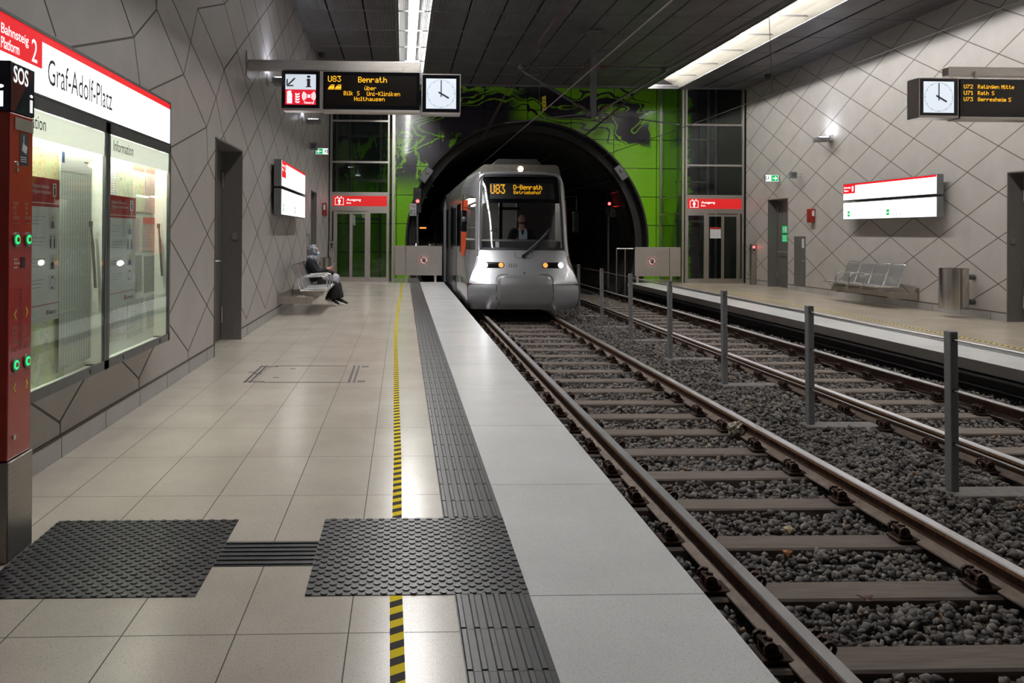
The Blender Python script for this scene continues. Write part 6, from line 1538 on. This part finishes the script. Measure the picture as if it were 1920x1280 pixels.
def panel(name, mat, s, y0, y1, z0, z1, parent, x=1.213, t=0.01):
    bm = B(); xs = sorted((TX + s * x, TX + s * (x + t))); box(bm, xs[0], xs[1], y0, y1, z0, z1); return mk(name, bm, mat, parent)
for s in (-1, 1):
    for y0, y1 in ((19.75, 21.0), (22.5, 23.6), (24.9, 26.0)): panel('side_window', M['dglass'], s, y0, y1, 1.05, 2.2, tram)
    for y0 in (21.15,):
        for q in (0, 1):
            d_ = panel('passenger_door', M['greym'], s, y0 + .63 * q, y0 + .63 * q + .60, -.02, 2.25, tram); WLOC[d_] = WLOC[tram]
            panel('door_glass', M['dglass'], s, y0 + .63 * q + .07, y0 + .63 * q + .53, .25, 2.15, d_, 1.224, 0.004)
    panel('lower_stripe', M['black'], s, 19.6, 26.5, -.12, -.05, tram)
# the cars behind
for k, y0 in enumerate((27.3, 34.9)):
    bm = B(); pr = [(-1.21, -.13), (-1.21, 2.45), (-1.10, 2.78), (-.8, 2.95), (.8, 2.95), (1.10, 2.78), (1.21, 2.45), (1.21, -.13)]
    a = [bm.verts.new((TX + x, y0, z)) for x, z in pr]; b = [bm.verts.new((TX + x, y0 + 7, z)) for x, z in pr]
    for q in range(8): bm.faces.new((a[q], a[(q + 1) % 8], b[(q + 1) % 8], b[q]))
    bm.faces.new(a); bm.faces.new(b[::-1]); mk('rear_car', bm, M['silver'], tram)
    bm = B(); box(bm, TX - 1.13, TX + 1.13, y0 - .75, y0 + .02, -.05, 2.7)
    for q in range(4): box(bm, TX - 1.17, TX + 1.17, y0 - .68 + .17 * q, y0 - .62 + .17 * q, -.08, 2.74)
    mk('bellows', bm, M['bellows'], tram)
    for s in (-1, 1):
        for q in range(4): panel('side_window', M['dglass'], s, y0 + .3 + 1.7 * q, y0 + 1.7 + 1.7 * q, 1.05, 2.2, tram)
    bm = B(); tube(bm, [(TX - 1.2, y0 - .01, -.1), (TX - 1.22, y0 - .01, 2.3), (TX - 1.10, y0 - .01, 2.7)], 0.03, 6); mk('edge_trim', bm, M['silver'], tram)
bm = B(); tube(bm, [(TX - 1.2, 26.6, -.1), (TX - 1.22, 26.6, 2.3), (TX - 1.10, 26.6, 2.7)], 0.03, 6); mk('edge_trim', bm, M['silver'], tram)
# wheels and dark underframe
for y in (19.8, 21.6):
    for rx in (1.828, 3.333):
        bm = B(); tube(bm, [(rx - .05, y, ZRAIL + .30), (rx + .05, y, ZRAIL + .30)], 0.299, 24); mk('wheel', bm, M['frame'], tram)
    bm = B(); tube(bm, [(1.8, y, ZRAIL + .30), (3.36, y, ZRAIL + .30)], 0.06, 8); mk('axle', bm, M['frame'], tram)
bm = B(); box(bm, TX - 1.0, TX + 1.0, TY + .6, 26.4, -.14, .02); mk('underframe', bm, M['black'], tram)
# mirrors
for s in (-1, 1):
    x0_ = TX + s * 1.04; yy = TY + .80
    bm = B(); tube(bm, [(x0_, yy, 2.30), (x0_ + s * .22, yy - .05, 2.34), (x0_ + s * .23, yy - .05, 1.75)], 0.012, 6); tube(bm, [(x0_, yy, 2.02), (x0_ + s * .2, yy - .05, 2.06)], 0.010, 6); mm = mk('mirror_arm', bm, M['black'], tram)
    bm = B(); cbox(bm, x0_ + s * .20 - .07, x0_ + s * .20 + .07, yy - .10, yy + .02, 1.52, 2.0, 0.03, 2); mk('mirror_case', bm, M['blackg'], mm)
    if s < 0:
        bm = B(); ball(bm, (x0_ + s * .20, yy - .11, 1.80), 0.06, sy_=0.5, seg=12); mk('camera_eye', bm, M['frame'], mm)
# cab inside
bm = B()
g0 = [tram_pt(abs(c), 1.32, 1 if c >= 0 else -1, -.12) for c in (-.9, -.5, 0, .5, .9)]
v0 = [bm.verts.new(p) for p in g0]; v1 = [bm.verts.new((p.x, TY + 1.15, 1.36)) for p in g0]; v2 = [bm.verts.new(p - Vector((0, 0, .3))) for p in g0]
for k in range(4): bm.faces.new((v0[k], v0[k + 1], v1[k + 1], v1[k])); bm.faces.new((v2[k], v2[k + 1], v0[k + 1], v0[k]))
mk('dashboard', bm, plain('dash_grey', (0.05, 0.05, 0.055), 0.6), tram)
bm = B(); box(bm, TX + .12, TX + 1.05, TY + 2.15, TY + 2.2, 0, 2.6); box(bm, TX - 1.18, TX + 1.18, TY + 8.8, TY + 8.85, 0, 2.7); mk('cab_partition', bm, plain('partition_grey', (0.07, 0.07, 0.072), 0.6), tram)
bm = B(); box(bm, TX - .30, TX - .22, TY + 2.1, TY + 2.18, 0.3, 2.6); box(bm, TX - .30, TX + .2, TY + 2.1, TY + 2.18, 2.05, 2.12); mk('partition_post', bm, M['black'], tram)
bm = B(); box(bm, TX - 1.15, TX + 1.15, TY + 1.3, 26.3, 0.0, 0.05); mk('saloon_floor', bm, M['frame'], tram)
bm = B(); box(bm, TX - 1.0, TX - .75, TY + 2.4, TY + 8.5, 2.30, 2.33); box(bm, TX - .45, TX - .35, TY + 2.4, TY + 8.5, 2.33, 2.36); mk('saloon_lamp', bm, emit('saloon_light', (1.0, 0.93, 0.78), 9.0), tram)
for q in range(4):
    bm = B(); tube(bm, [(TX - .62 + .05 * q, TY + 3.0 + q, .05), (TX - .62 + .05 * q, TY + 3.0 + q, 2.5)], 0.018, 8); mk('grab_pole', bm, M['yellow'] if q % 2 else M['chrome'], tram)
for q in range(3):
    bm = B(); cbox(bm, TX - 1.08, TX - .68, TY + 3.4 + q * 1.1, TY + 3.5 + q * 1.1, .5, 1.35, 0.03, 1); cbox(bm, TX - 1.08, TX - .68, TY + 3.5 + q * 1.1, TY + 3.95 + q * 1.1, .48, .58, 0.03, 1); mk('passenger_seat', bm, M['greym'], tram)
bm = B(); ft2 = Fr((0, TY + .30, 0), (1, 0, 0)); ft.box(bm, TX - .58, TX - .50, 1.19, 1.31, -0.01, -0.008); mk('sticker', bm, M['paper'], tram)
for z0_, z1_ in ((1.55, 1.62), (1.45, 1.52)):
    bm = B(); box(bm, TX - .42, TX - .34, TY + 2.0, TY + 2.01, z0_, z1_); mk('notice', bm, M['paper'], tram)

# a second tram far down the tunnel
p = at(784, 452, 'y', 62.0)
r0 = thing('tram', (p.x, 62.5, ZRAIL), 'tiny distant tram with lit headlamps far inside the left side of the tunnel', 'tram')
bm = B(); cbox(bm, p.x - 0.45, p.x + 1.2, 62, 66, ZRAIL + .2, 2.3, 0.2, 3); bd = mk('car_body', bm, M['silver'], r0)
fr = Fr((0, 62, 0), (1, 0, 0))
bm = B(); fr.box(bm, p.x - .3, p.x + 1.05, 1.0, 2.0, 0, 0.01); mk('windscreen', bm, M['dglass'], r0)
for x in (p.x - .2, p.x + .95):
    bm = B(); fr.disc(bm, x, .6, .09, 0, .02, 12); mk('headlamp', bm, emit('far_lamp', (1, .95, .85), 8), r0)
bm = B(); fr.box(bm, p.x + .1, p.x + .6, 1.80, 1.92, 0.01, 0.02); mk('display', bm, M['lamp_or'], r0)

# ------------------------------------------------------------------ people
def skin_mesh(name, chain, mat, parent, sub=2):
    """chain: {key: (point, radius, parent key)}; one continuous surface grown over a jointed skeleton"""
    me = bpy.data.meshes.new(name); keys = list(chain); idx = {k: i for i, k in enumerate(keys)}
    me.from_pydata([tuple(chain[k][0]) for k in keys], [(idx[k], idx[chain[k][2]]) for k in keys if chain[k][2] is not None], [])
    o = bpy.data.objects.new(name, me); col.objects.link(o)
    o.modifiers.new('skin', 'SKIN'); sv = me.skin_vertices[0].data
    for k in keys:
        r_ = chain[k][1]; sv[idx[k]].radius = r_ if isinstance(r_, tuple) else (r_, r_)
        sv[idx[k]].use_root = chain[k][2] is None
    ss = o.modifiers.new('sub', 'SUBSURF'); ss.levels = sub; ss.render_levels = sub
    m2 = bpy.data.meshes.new_from_object(o.evaluated_get(bpy.context.evaluated_depsgraph_get()))
    bpy.data.objects.remove(o); m2.name = name; m2.shade_smooth()
    return link(name, m2, mat, parent)
def V(*a): return Vector(a)
def hand(ch, root, wrist, fwd, side, up, curl=0.5, sc=1.0):
    """palm, four unequal bent fingers and a thumb off the side of the palm"""
    fwd, side, up = Vector(fwd).normalized(), Vector(side).normalized(), Vector(up).normalized()
    palm = wrist + fwd * 0.055 * sc; ch[root + 'palm'] = (palm, (0.030 * sc, 0.018 * sc), root)
    for k, (o, l) in enumerate(((-.027, .068), (-.009, .078), (.009, .073), (.026, .058))):
        b = palm + fwd * 0.035 * sc + side * o * sc; ch[root + 'k%d' % k] = (b, 0.0095 * sc, root + 'palm')
        m_ = b + (fwd * math.cos(curl) - up * math.sin(curl)) * l * 0.5 * sc; ch[root + 'm%d' % k] = (m_, 0.0088 * sc, root + 'k%d' % k)
        e_ = m_ + (fwd * math.cos(curl * 2.4) - up * math.sin(curl * 2.4)) * l * 0.5 * sc; ch[root + 'e%d' % k] = (e_, 0.0075 * sc, root + 'm%d' % k)
    t0 = wrist + fwd * 0.03 * sc - side * 0.035 * sc - up * 0.005; ch[root + 't0'] = (t0, 0.011 * sc, root + 'palm')
    t1 = t0 + fwd * 0.035 * sc - side * 0.018 * sc - up * 0.012; ch[root + 't1'] = (t1, 0.009 * sc, root + 't0')
def head_mesh(name, c, fwd, mat, parent, sc=1.0, neck=0.10):
    """skull, jaw, nose, ears and eye sockets in one mesh"""
    bm = B(); bmesh.ops.create_uvsphere(bm, u_segments=32, v_segments=24, radius=1.0)
    f = Vector(fwd).normalized(); s = Vector((0, 0, 1)).cross(f).normalized(); u = f.cross(s)
    for v in bm.verts:
        x, y, z = v.co                                   # x forward, y left, z up
        X, Y, Z = x * 0.098, y * 0.077, z * 0.118
        if z < 0: Y *= 1 + 0.22 * z; X *= 1 + 0.10 * z; X += 0.012 * (-z) * (x > 0)
        if x > 0.2:
            X += 0.026 * math.exp(-((y / 0.16) ** 2) - ((z + 0.12) / 0.20) ** 2)                    # nose
            X -= 0.012 * math.exp(-((abs(y) - 0.38) / 0.17) ** 2 - ((z - 0.08) / 0.13) ** 2)      # eye sockets
            X += 0.006 * math.exp(-((y / 0.30) ** 2) - ((z + 0.50) / 0.09) ** 2)                   # lips
            X += 0.010 * math.exp(-((y / 0.30) ** 2) - ((z + 0.85) / 0.18) ** 2)                   # chin
        Y += math.copysign(0.016, y) * math.exp(-((x + 0.05) / 0.14) ** 2 - ((z + 0.02) / 0.26) ** 2) if abs(y) > 0.75 else 0
        v.co = Vector(c) + (f * X + s * Y + u * Z) * sc
    o = mk(name, bm, mat, parent, True)
    bm = B()
    for sd in (-1, 1): ball(bm, Vector(c) + (f * 0.080 + s * 0.030 * sd + u * 0.012) * sc, 0.0115 * sc, seg=10)
    mk('eyes', bm, M['ink'], o)
    return o
# woman on the bench, seen from her right side, facing the tracks
PY = 16.97
def w(px, py, dy=0.0): q = at(px, py, 'y', PY); return V(q.x, PY + dy, q.z)
wm = thing('person', (w(612, 570).x, PY, 0.0), 'seated person in black coat and patterned headscarf with face mask, looking at a phone', 'person')
head_c = w(588.5, 471)
def P2(px, py, dy=0.0): return w(px, py, dy)
body = {'pelvis': (P2(590, 526), (0.10, 0.10), None), 'waist': (P2(587, 513), (0.09, 0.09), 'pelvis'), 'chest': (P2(585, 498), (0.10, 0.10), 'waist'),
        'neck0': (P2(585, 487), 0.055, 'chest'), 'neck': (P2(586.5, 481), 0.042, 'neck0'), 'head': (head_c, 0.065, 'neck')}
coat = {'pelvis': (P2(589, 529), (0.20, 0.20), None), 'waist': (P2(587, 515), (0.17, 0.17), 'pelvis'), 'chest': (P2(584.5, 501), (0.165, 0.16), 'waist'), 'neck0': (P2(585, 486), (0.12, 0.12), 'chest')}
trs = {'hip': (P2(592, 528), (0.13, 0.15), None)}
for s, n in ((-1, 'r'), (1, 'l')):
    kx_ = 637 if s > 0 else 635; an = P2(630 if s > 0 else 617, 560, s * 0.07)
    body.update({n + 'th': (P2(600, 526, s * 0.09), 0.06, 'pelvis'), n + 'kn': (P2(kx_ - 4, 529, s * 0.09), 0.034, n + 'th'), n + 'cf': (P2((kx_ + 620) / 2, 543, s * 0.08), 0.042, n + 'kn'), n + 'an': (an, 0.034, n + 'cf'), n + 'to': (an + V(0.12, 0, -0.06), 0.03, n + 'an')})
    wr = P2(613.5, 503.5, s * 0.045)
    body.update({n + 'sh': (P2(583, 492, s * 0.15), 0.045, 'chest'), n + 'el': (P2(597, 511, s * 0.19), 0.036, n + 'sh'), n + 'wr': (wr, 0.026, n + 'el')})
    hand(body, n + 'wr', wr, (1, -s * 0.2, 0.15), (0, -s * 0.2, 1), (0, s, 0), 0.5, 1.0)
    coat.update({n + 'sh': (P2(583, 493, s * 0.16), 0.078, 'chest'), n + 'el': (P2(597, 511, s * 0.20), 0.068, n + 'sh'), n + 'fa': (P2(607, 507, s * 0.10), 0.060, n + 'el'), n + 'wr': (P2(614, 504, s * 0.05), 0.052, n + 'fa')})
    trs.update({n + 'th': (P2(606, 529, s * 0.10), 0.075, 'hip'), n + 'kn': (P2(kx_ - 3, 532, s * 0.10), 0.095, n + 'th'), n + 'cf': (P2((kx_ + 624) / 2, 543, s * 0.09), 0.115, n + 'kn'), n + 'hem': (an + V(0.05, 0, 0.06), (0.135, 0.12), n + 'cf'), n + 'he2': (an + V(0.045, 0, 0.0), (0.13, 0.115), n + 'hem')})
skin_mesh('body', body, M['skin'], wm)
ct = skin_mesh('coat', coat, M['cloth_black'], wm)
bm = B(); tube(bm, [P2(594, 489, -.06), P2(599, 496, -.12), P2(603, 502, -.10)], 0.012, 6); mk('coat_trim', bm, plain('coat_trim', (0.30, 0.28, 0.27), 0.8), ct)
skin_mesh('trousers', trs, M['cloth_black'], wm)
skirt = {'a': (P2(598, 526), (0.15, 0.19), None), 'b': (P2(613, 527), (0.15, 0.19), 'a'), 'c': (P2(627, 528), (0.145, 0.19), 'b'), 'd': (P2(636, 531), (0.12, 0.18), 'c')}
skin_mesh('tunic', skirt, M['cloth_grey'], wm)
for s, px_, py_ in ((-1, 621, 566.5), (1, 636, 563.5)):
    c = P2(px_, py_, s * 0.06); ta = -0.42 if s < 0 else -0.34; rt_ = Matrix.Rotation(-ta, 3, 'Y')
    c.z = 0.0 + 0.155 * math.sin(-ta) + 0.028
    bm = B(); t = B()
    for k, (dx, r_, h) in enumerate(((-0.09, .036, .085), (-.04, .042, .10), (.03, .043, .08), (.10, .040, .06), (.135, .030, .05))): ball(t, V(dx, 0, h * .42), r_, 1.35, 1.0, h / r_ * .5, 12)
    for v in t.verts: v.co = rt_ @ v.co + c
    merge(bm, t); sh = mk('shoe', bm, M['cloth_black'], wm, True)
    t = B(); pts = [(-.135, .0), (-.12, .036), (.0, .042), (.12, .042), (.16, .02), (.17, 0)]; pts = pts + [(x, -y) for x, y in pts[::-1][1:-1]]
    Fr((0, 0, 0), (1, 0, 0), (0, 1, 0)).poly(t, pts, -0.024, 0.004)
    for v in t.verts: v.co = rt_ @ v.co + c
    bm = B(); merge(bm, t); mk('sole', bm, M['white'], sh)
head_mesh('head', head_c, (1, 0, -0.15), M['skin'], wm, 1.0)
bm = B(); bmesh.ops.create_uvsphere(bm, u_segments=32, v_segments=24, radius=1.0)
dl = [v for v in bm.verts if v.co.x > 0.80 and -0.95 < v.co.z < 0.72 and abs(v.co.y) < 0.72]; bmesh.ops.delete(bm, geom=dl, context='VERTS')
for v in bm.verts:
    x, y, z = v.co; k = 1 + 0.05 * math.sin(7 * y + 5 * z) + 0.03 * math.sin(13 * x + 4 * z)
    v.co = head_c + V(x * 0.122 * k - 0.010, y * 0.100 * k, z * 0.140 * k + 0.002)
hs = mk('headscarf', bm, M['scarf'], wm, True)
bm = B(); ball(bm, V(head_c.x - 0.02, PY, head_c.z - 0.14), 0.115, 1.15, 1.15, 0.72, 20); mk('scarf_drape', bm, M['scarf'], hs, True)
bm = B(); bmesh.ops.create_uvsphere(bm, u_segments=20, v_segments=14, radius=1.0)
bmesh.ops.delete(bm, geom=[v for v in bm.verts if v.co.x < 0.15], context='VERTS')
for v in bm.verts: v.co = head_c + V(0.052 + v.co.x * 0.072, v.co.y * 0.070, -0.042 + v.co.z * 0.058)
mk('face_mask', bm, M['mask'], wm, True)
bm = B(); c = w(626, 497); t = B(); cbox(t, -.036, .036, -.004, .004, -.07, .07, 0.003, 1); rot = Matrix.Rotation(0.75, 4, 'Y') @ Matrix.Rotation(PI / 2, 4, 'Z')
for v in t.verts: v.co = rot @ v.co + V(c.x, PY, c.z)
merge(bm, t); single('phone', bm, M['white'], 'small pale phone held in the hands of the seated person', 'phone')
bm = B(); cbox(bm, w(620, 512).x - .08, w(620, 512).x + .07, PY - .12, PY + .12, w(620, 516).z, w(620, 508).z, 0.035, 3); single('handbag', bm, M['cloth_black'], 'black bag resting on the lap of the seated person', 'bag')

# tram driver
dy_ = TY + 1.45; hd = at(978, 416, 'y', dy_)
dr = thing('person', (hd.x, dy_, 0.35), 'tram driver with short beard, dark jacket and pale shirt behind the windscreen', 'person')
hx, hz = hd.x, at(978, 412, 'y', dy_).z
b2 = {'pelvis': (V(hx, dy_ + .05, .62), (.16, .13), None), 'waist': (V(hx, dy_ + .04, .85), (.14, .12), 'pelvis'), 'chest': (V(hx, dy_ + .02, 1.14), (.17, .12), 'waist'), 'neck0': (V(hx, dy_, hz - .20), .085, 'chest'), 'neck': (V(hx, dy_ - .01, hz - .12), .055, 'neck0'), 'head': (V(hx, dy_, hz), .07, 'neck')}
for s, n in ((-1, 'l'), (1, 'r')):
    wr = V(hx + s * .22, dy_ - .52, 1.16)
    b2.update({n + 'sh': (V(hx + s * .18, dy_ + .04, hz - .24), .05, 'chest'), n + 'el': (V(hx + s * .30, dy_ - .12, 1.10), .04, n + 'sh'), n + 'wr': (wr, .030, n + 'el'),
               n + 'th': (V(hx + s * .12, dy_ - .22, .62), .09, 'pelvis'), n + 'kn': (V(hx + s * .14, dy_ - .46, .62), .065, n + 'th'), n + 'an': (V(hx + s * .14, dy_ - .50, .22), .042, n + 'kn'), n + 'to': (V(hx + s * .14, dy_ - .64, .16), .036, n + 'an')})
    hand(b2, n + 'wr', wr, (-s * .2, -1, 0), (1 if s > 0 else -1, 0, 0), (0, 0, 1), .5)
skin_mesh('body', b2, M['skin'], dr)
j = {'pelvis': (V(hx, dy_ + .05, .68), (.18, .15), None), 'waist': (V(hx, dy_ + .04, .88), (.165, .14), 'pelvis'), 'chest': (V(hx, dy_ + .03, 1.22), (.24, .15), 'waist'), 'top': (V(hx, dy_ + .03, hz - .20), (.16, .10), 'chest')}
for s, n in ((-1, 'l'), (1, 'r')): j.update({n + 'sh': (V(hx + s * .20, dy_ + .02, hz - .21), .11, 'chest'), n + 'el': (V(hx + s * .30, dy_ - .12, 1.10), .09, n + 'sh'), n + 'wr': (V(hx + s * .23, dy_ - .46, 1.15), .05, n + 'el')})
jk = skin_mesh('jacket', j, M['cloth_black'], dr)
fr = Fr((0, dy_ - .165, 0), (1, 0, 0))
bm = B(); fr.poly(bm, [(hx - .085, hz - .19), (hx - .03, hz - .23), (hx, hz - .30), (hx + .03, hz - .23), (hx + .085, hz - .19), (hx + .11, hz - .30), (hx + .10, 1.10), (hx - .06, 1.10), (hx - .09, hz - .30)], -.02, .0); mk('shirt', bm, M['shirt'], dr)
bm = B(); fr.poly(bm, [(hx - .03, hz - .23), (hx + .03, hz - .23), (hx + .02, hz - .34), (hx - .02, hz - .34)], 0, .004); mk('dark_collar', bm, M['cloth_black'], dr)
head_mesh('head', V(hx, dy_, hz), (0, -1, 0), M['skin'], dr)
bm = B(); bmesh.ops.create_uvsphere(bm, u_segments=24, v_segments=18, radius=1.0)
bmesh.ops.delete(bm, geom=[v for v in bm.verts if v.co.z > -0.22 or v.co.y > 0.1], context='VERTS')
for v in bm.verts: v.co = V(hx + v.co.x * .070, dy_ + v.co.y * .108, hz - .008 + v.co.z * .122)
mk('beard', bm, plain('beard', (0.10, 0.075, 0.06), 0.9), dr, True)
bm = B(); bmesh.ops.create_uvsphere(bm, u_segments=24, v_segments=18, radius=1.0)
bmesh.ops.delete(bm, geom=[v for v in bm.verts if v.co.z < 0.15 or v.co.y < -0.45], context='VERTS')
for v in bm.verts: v.co = V(hx + v.co.x * .084, dy_ + v.co.y * .103, hz + v.co.z * .124)
mk('hair', bm, plain('grey_hair', (0.16, 0.15, 0.14), 0.9), dr, True)
bm = B(); cbox(bm, hx - .24, hx + .24, dy_ + .17, dy_ + .25, .5, 1.35, .03, 2); cbox(bm, hx - .24, hx + .24, dy_ - .25, dy_ + .2, .44, .52, .03, 2); box(bm, hx - .08, hx + .08, dy_ - .1, dy_ + .1, .05, .44); mk('driver_seat', bm, M['black'], tram)
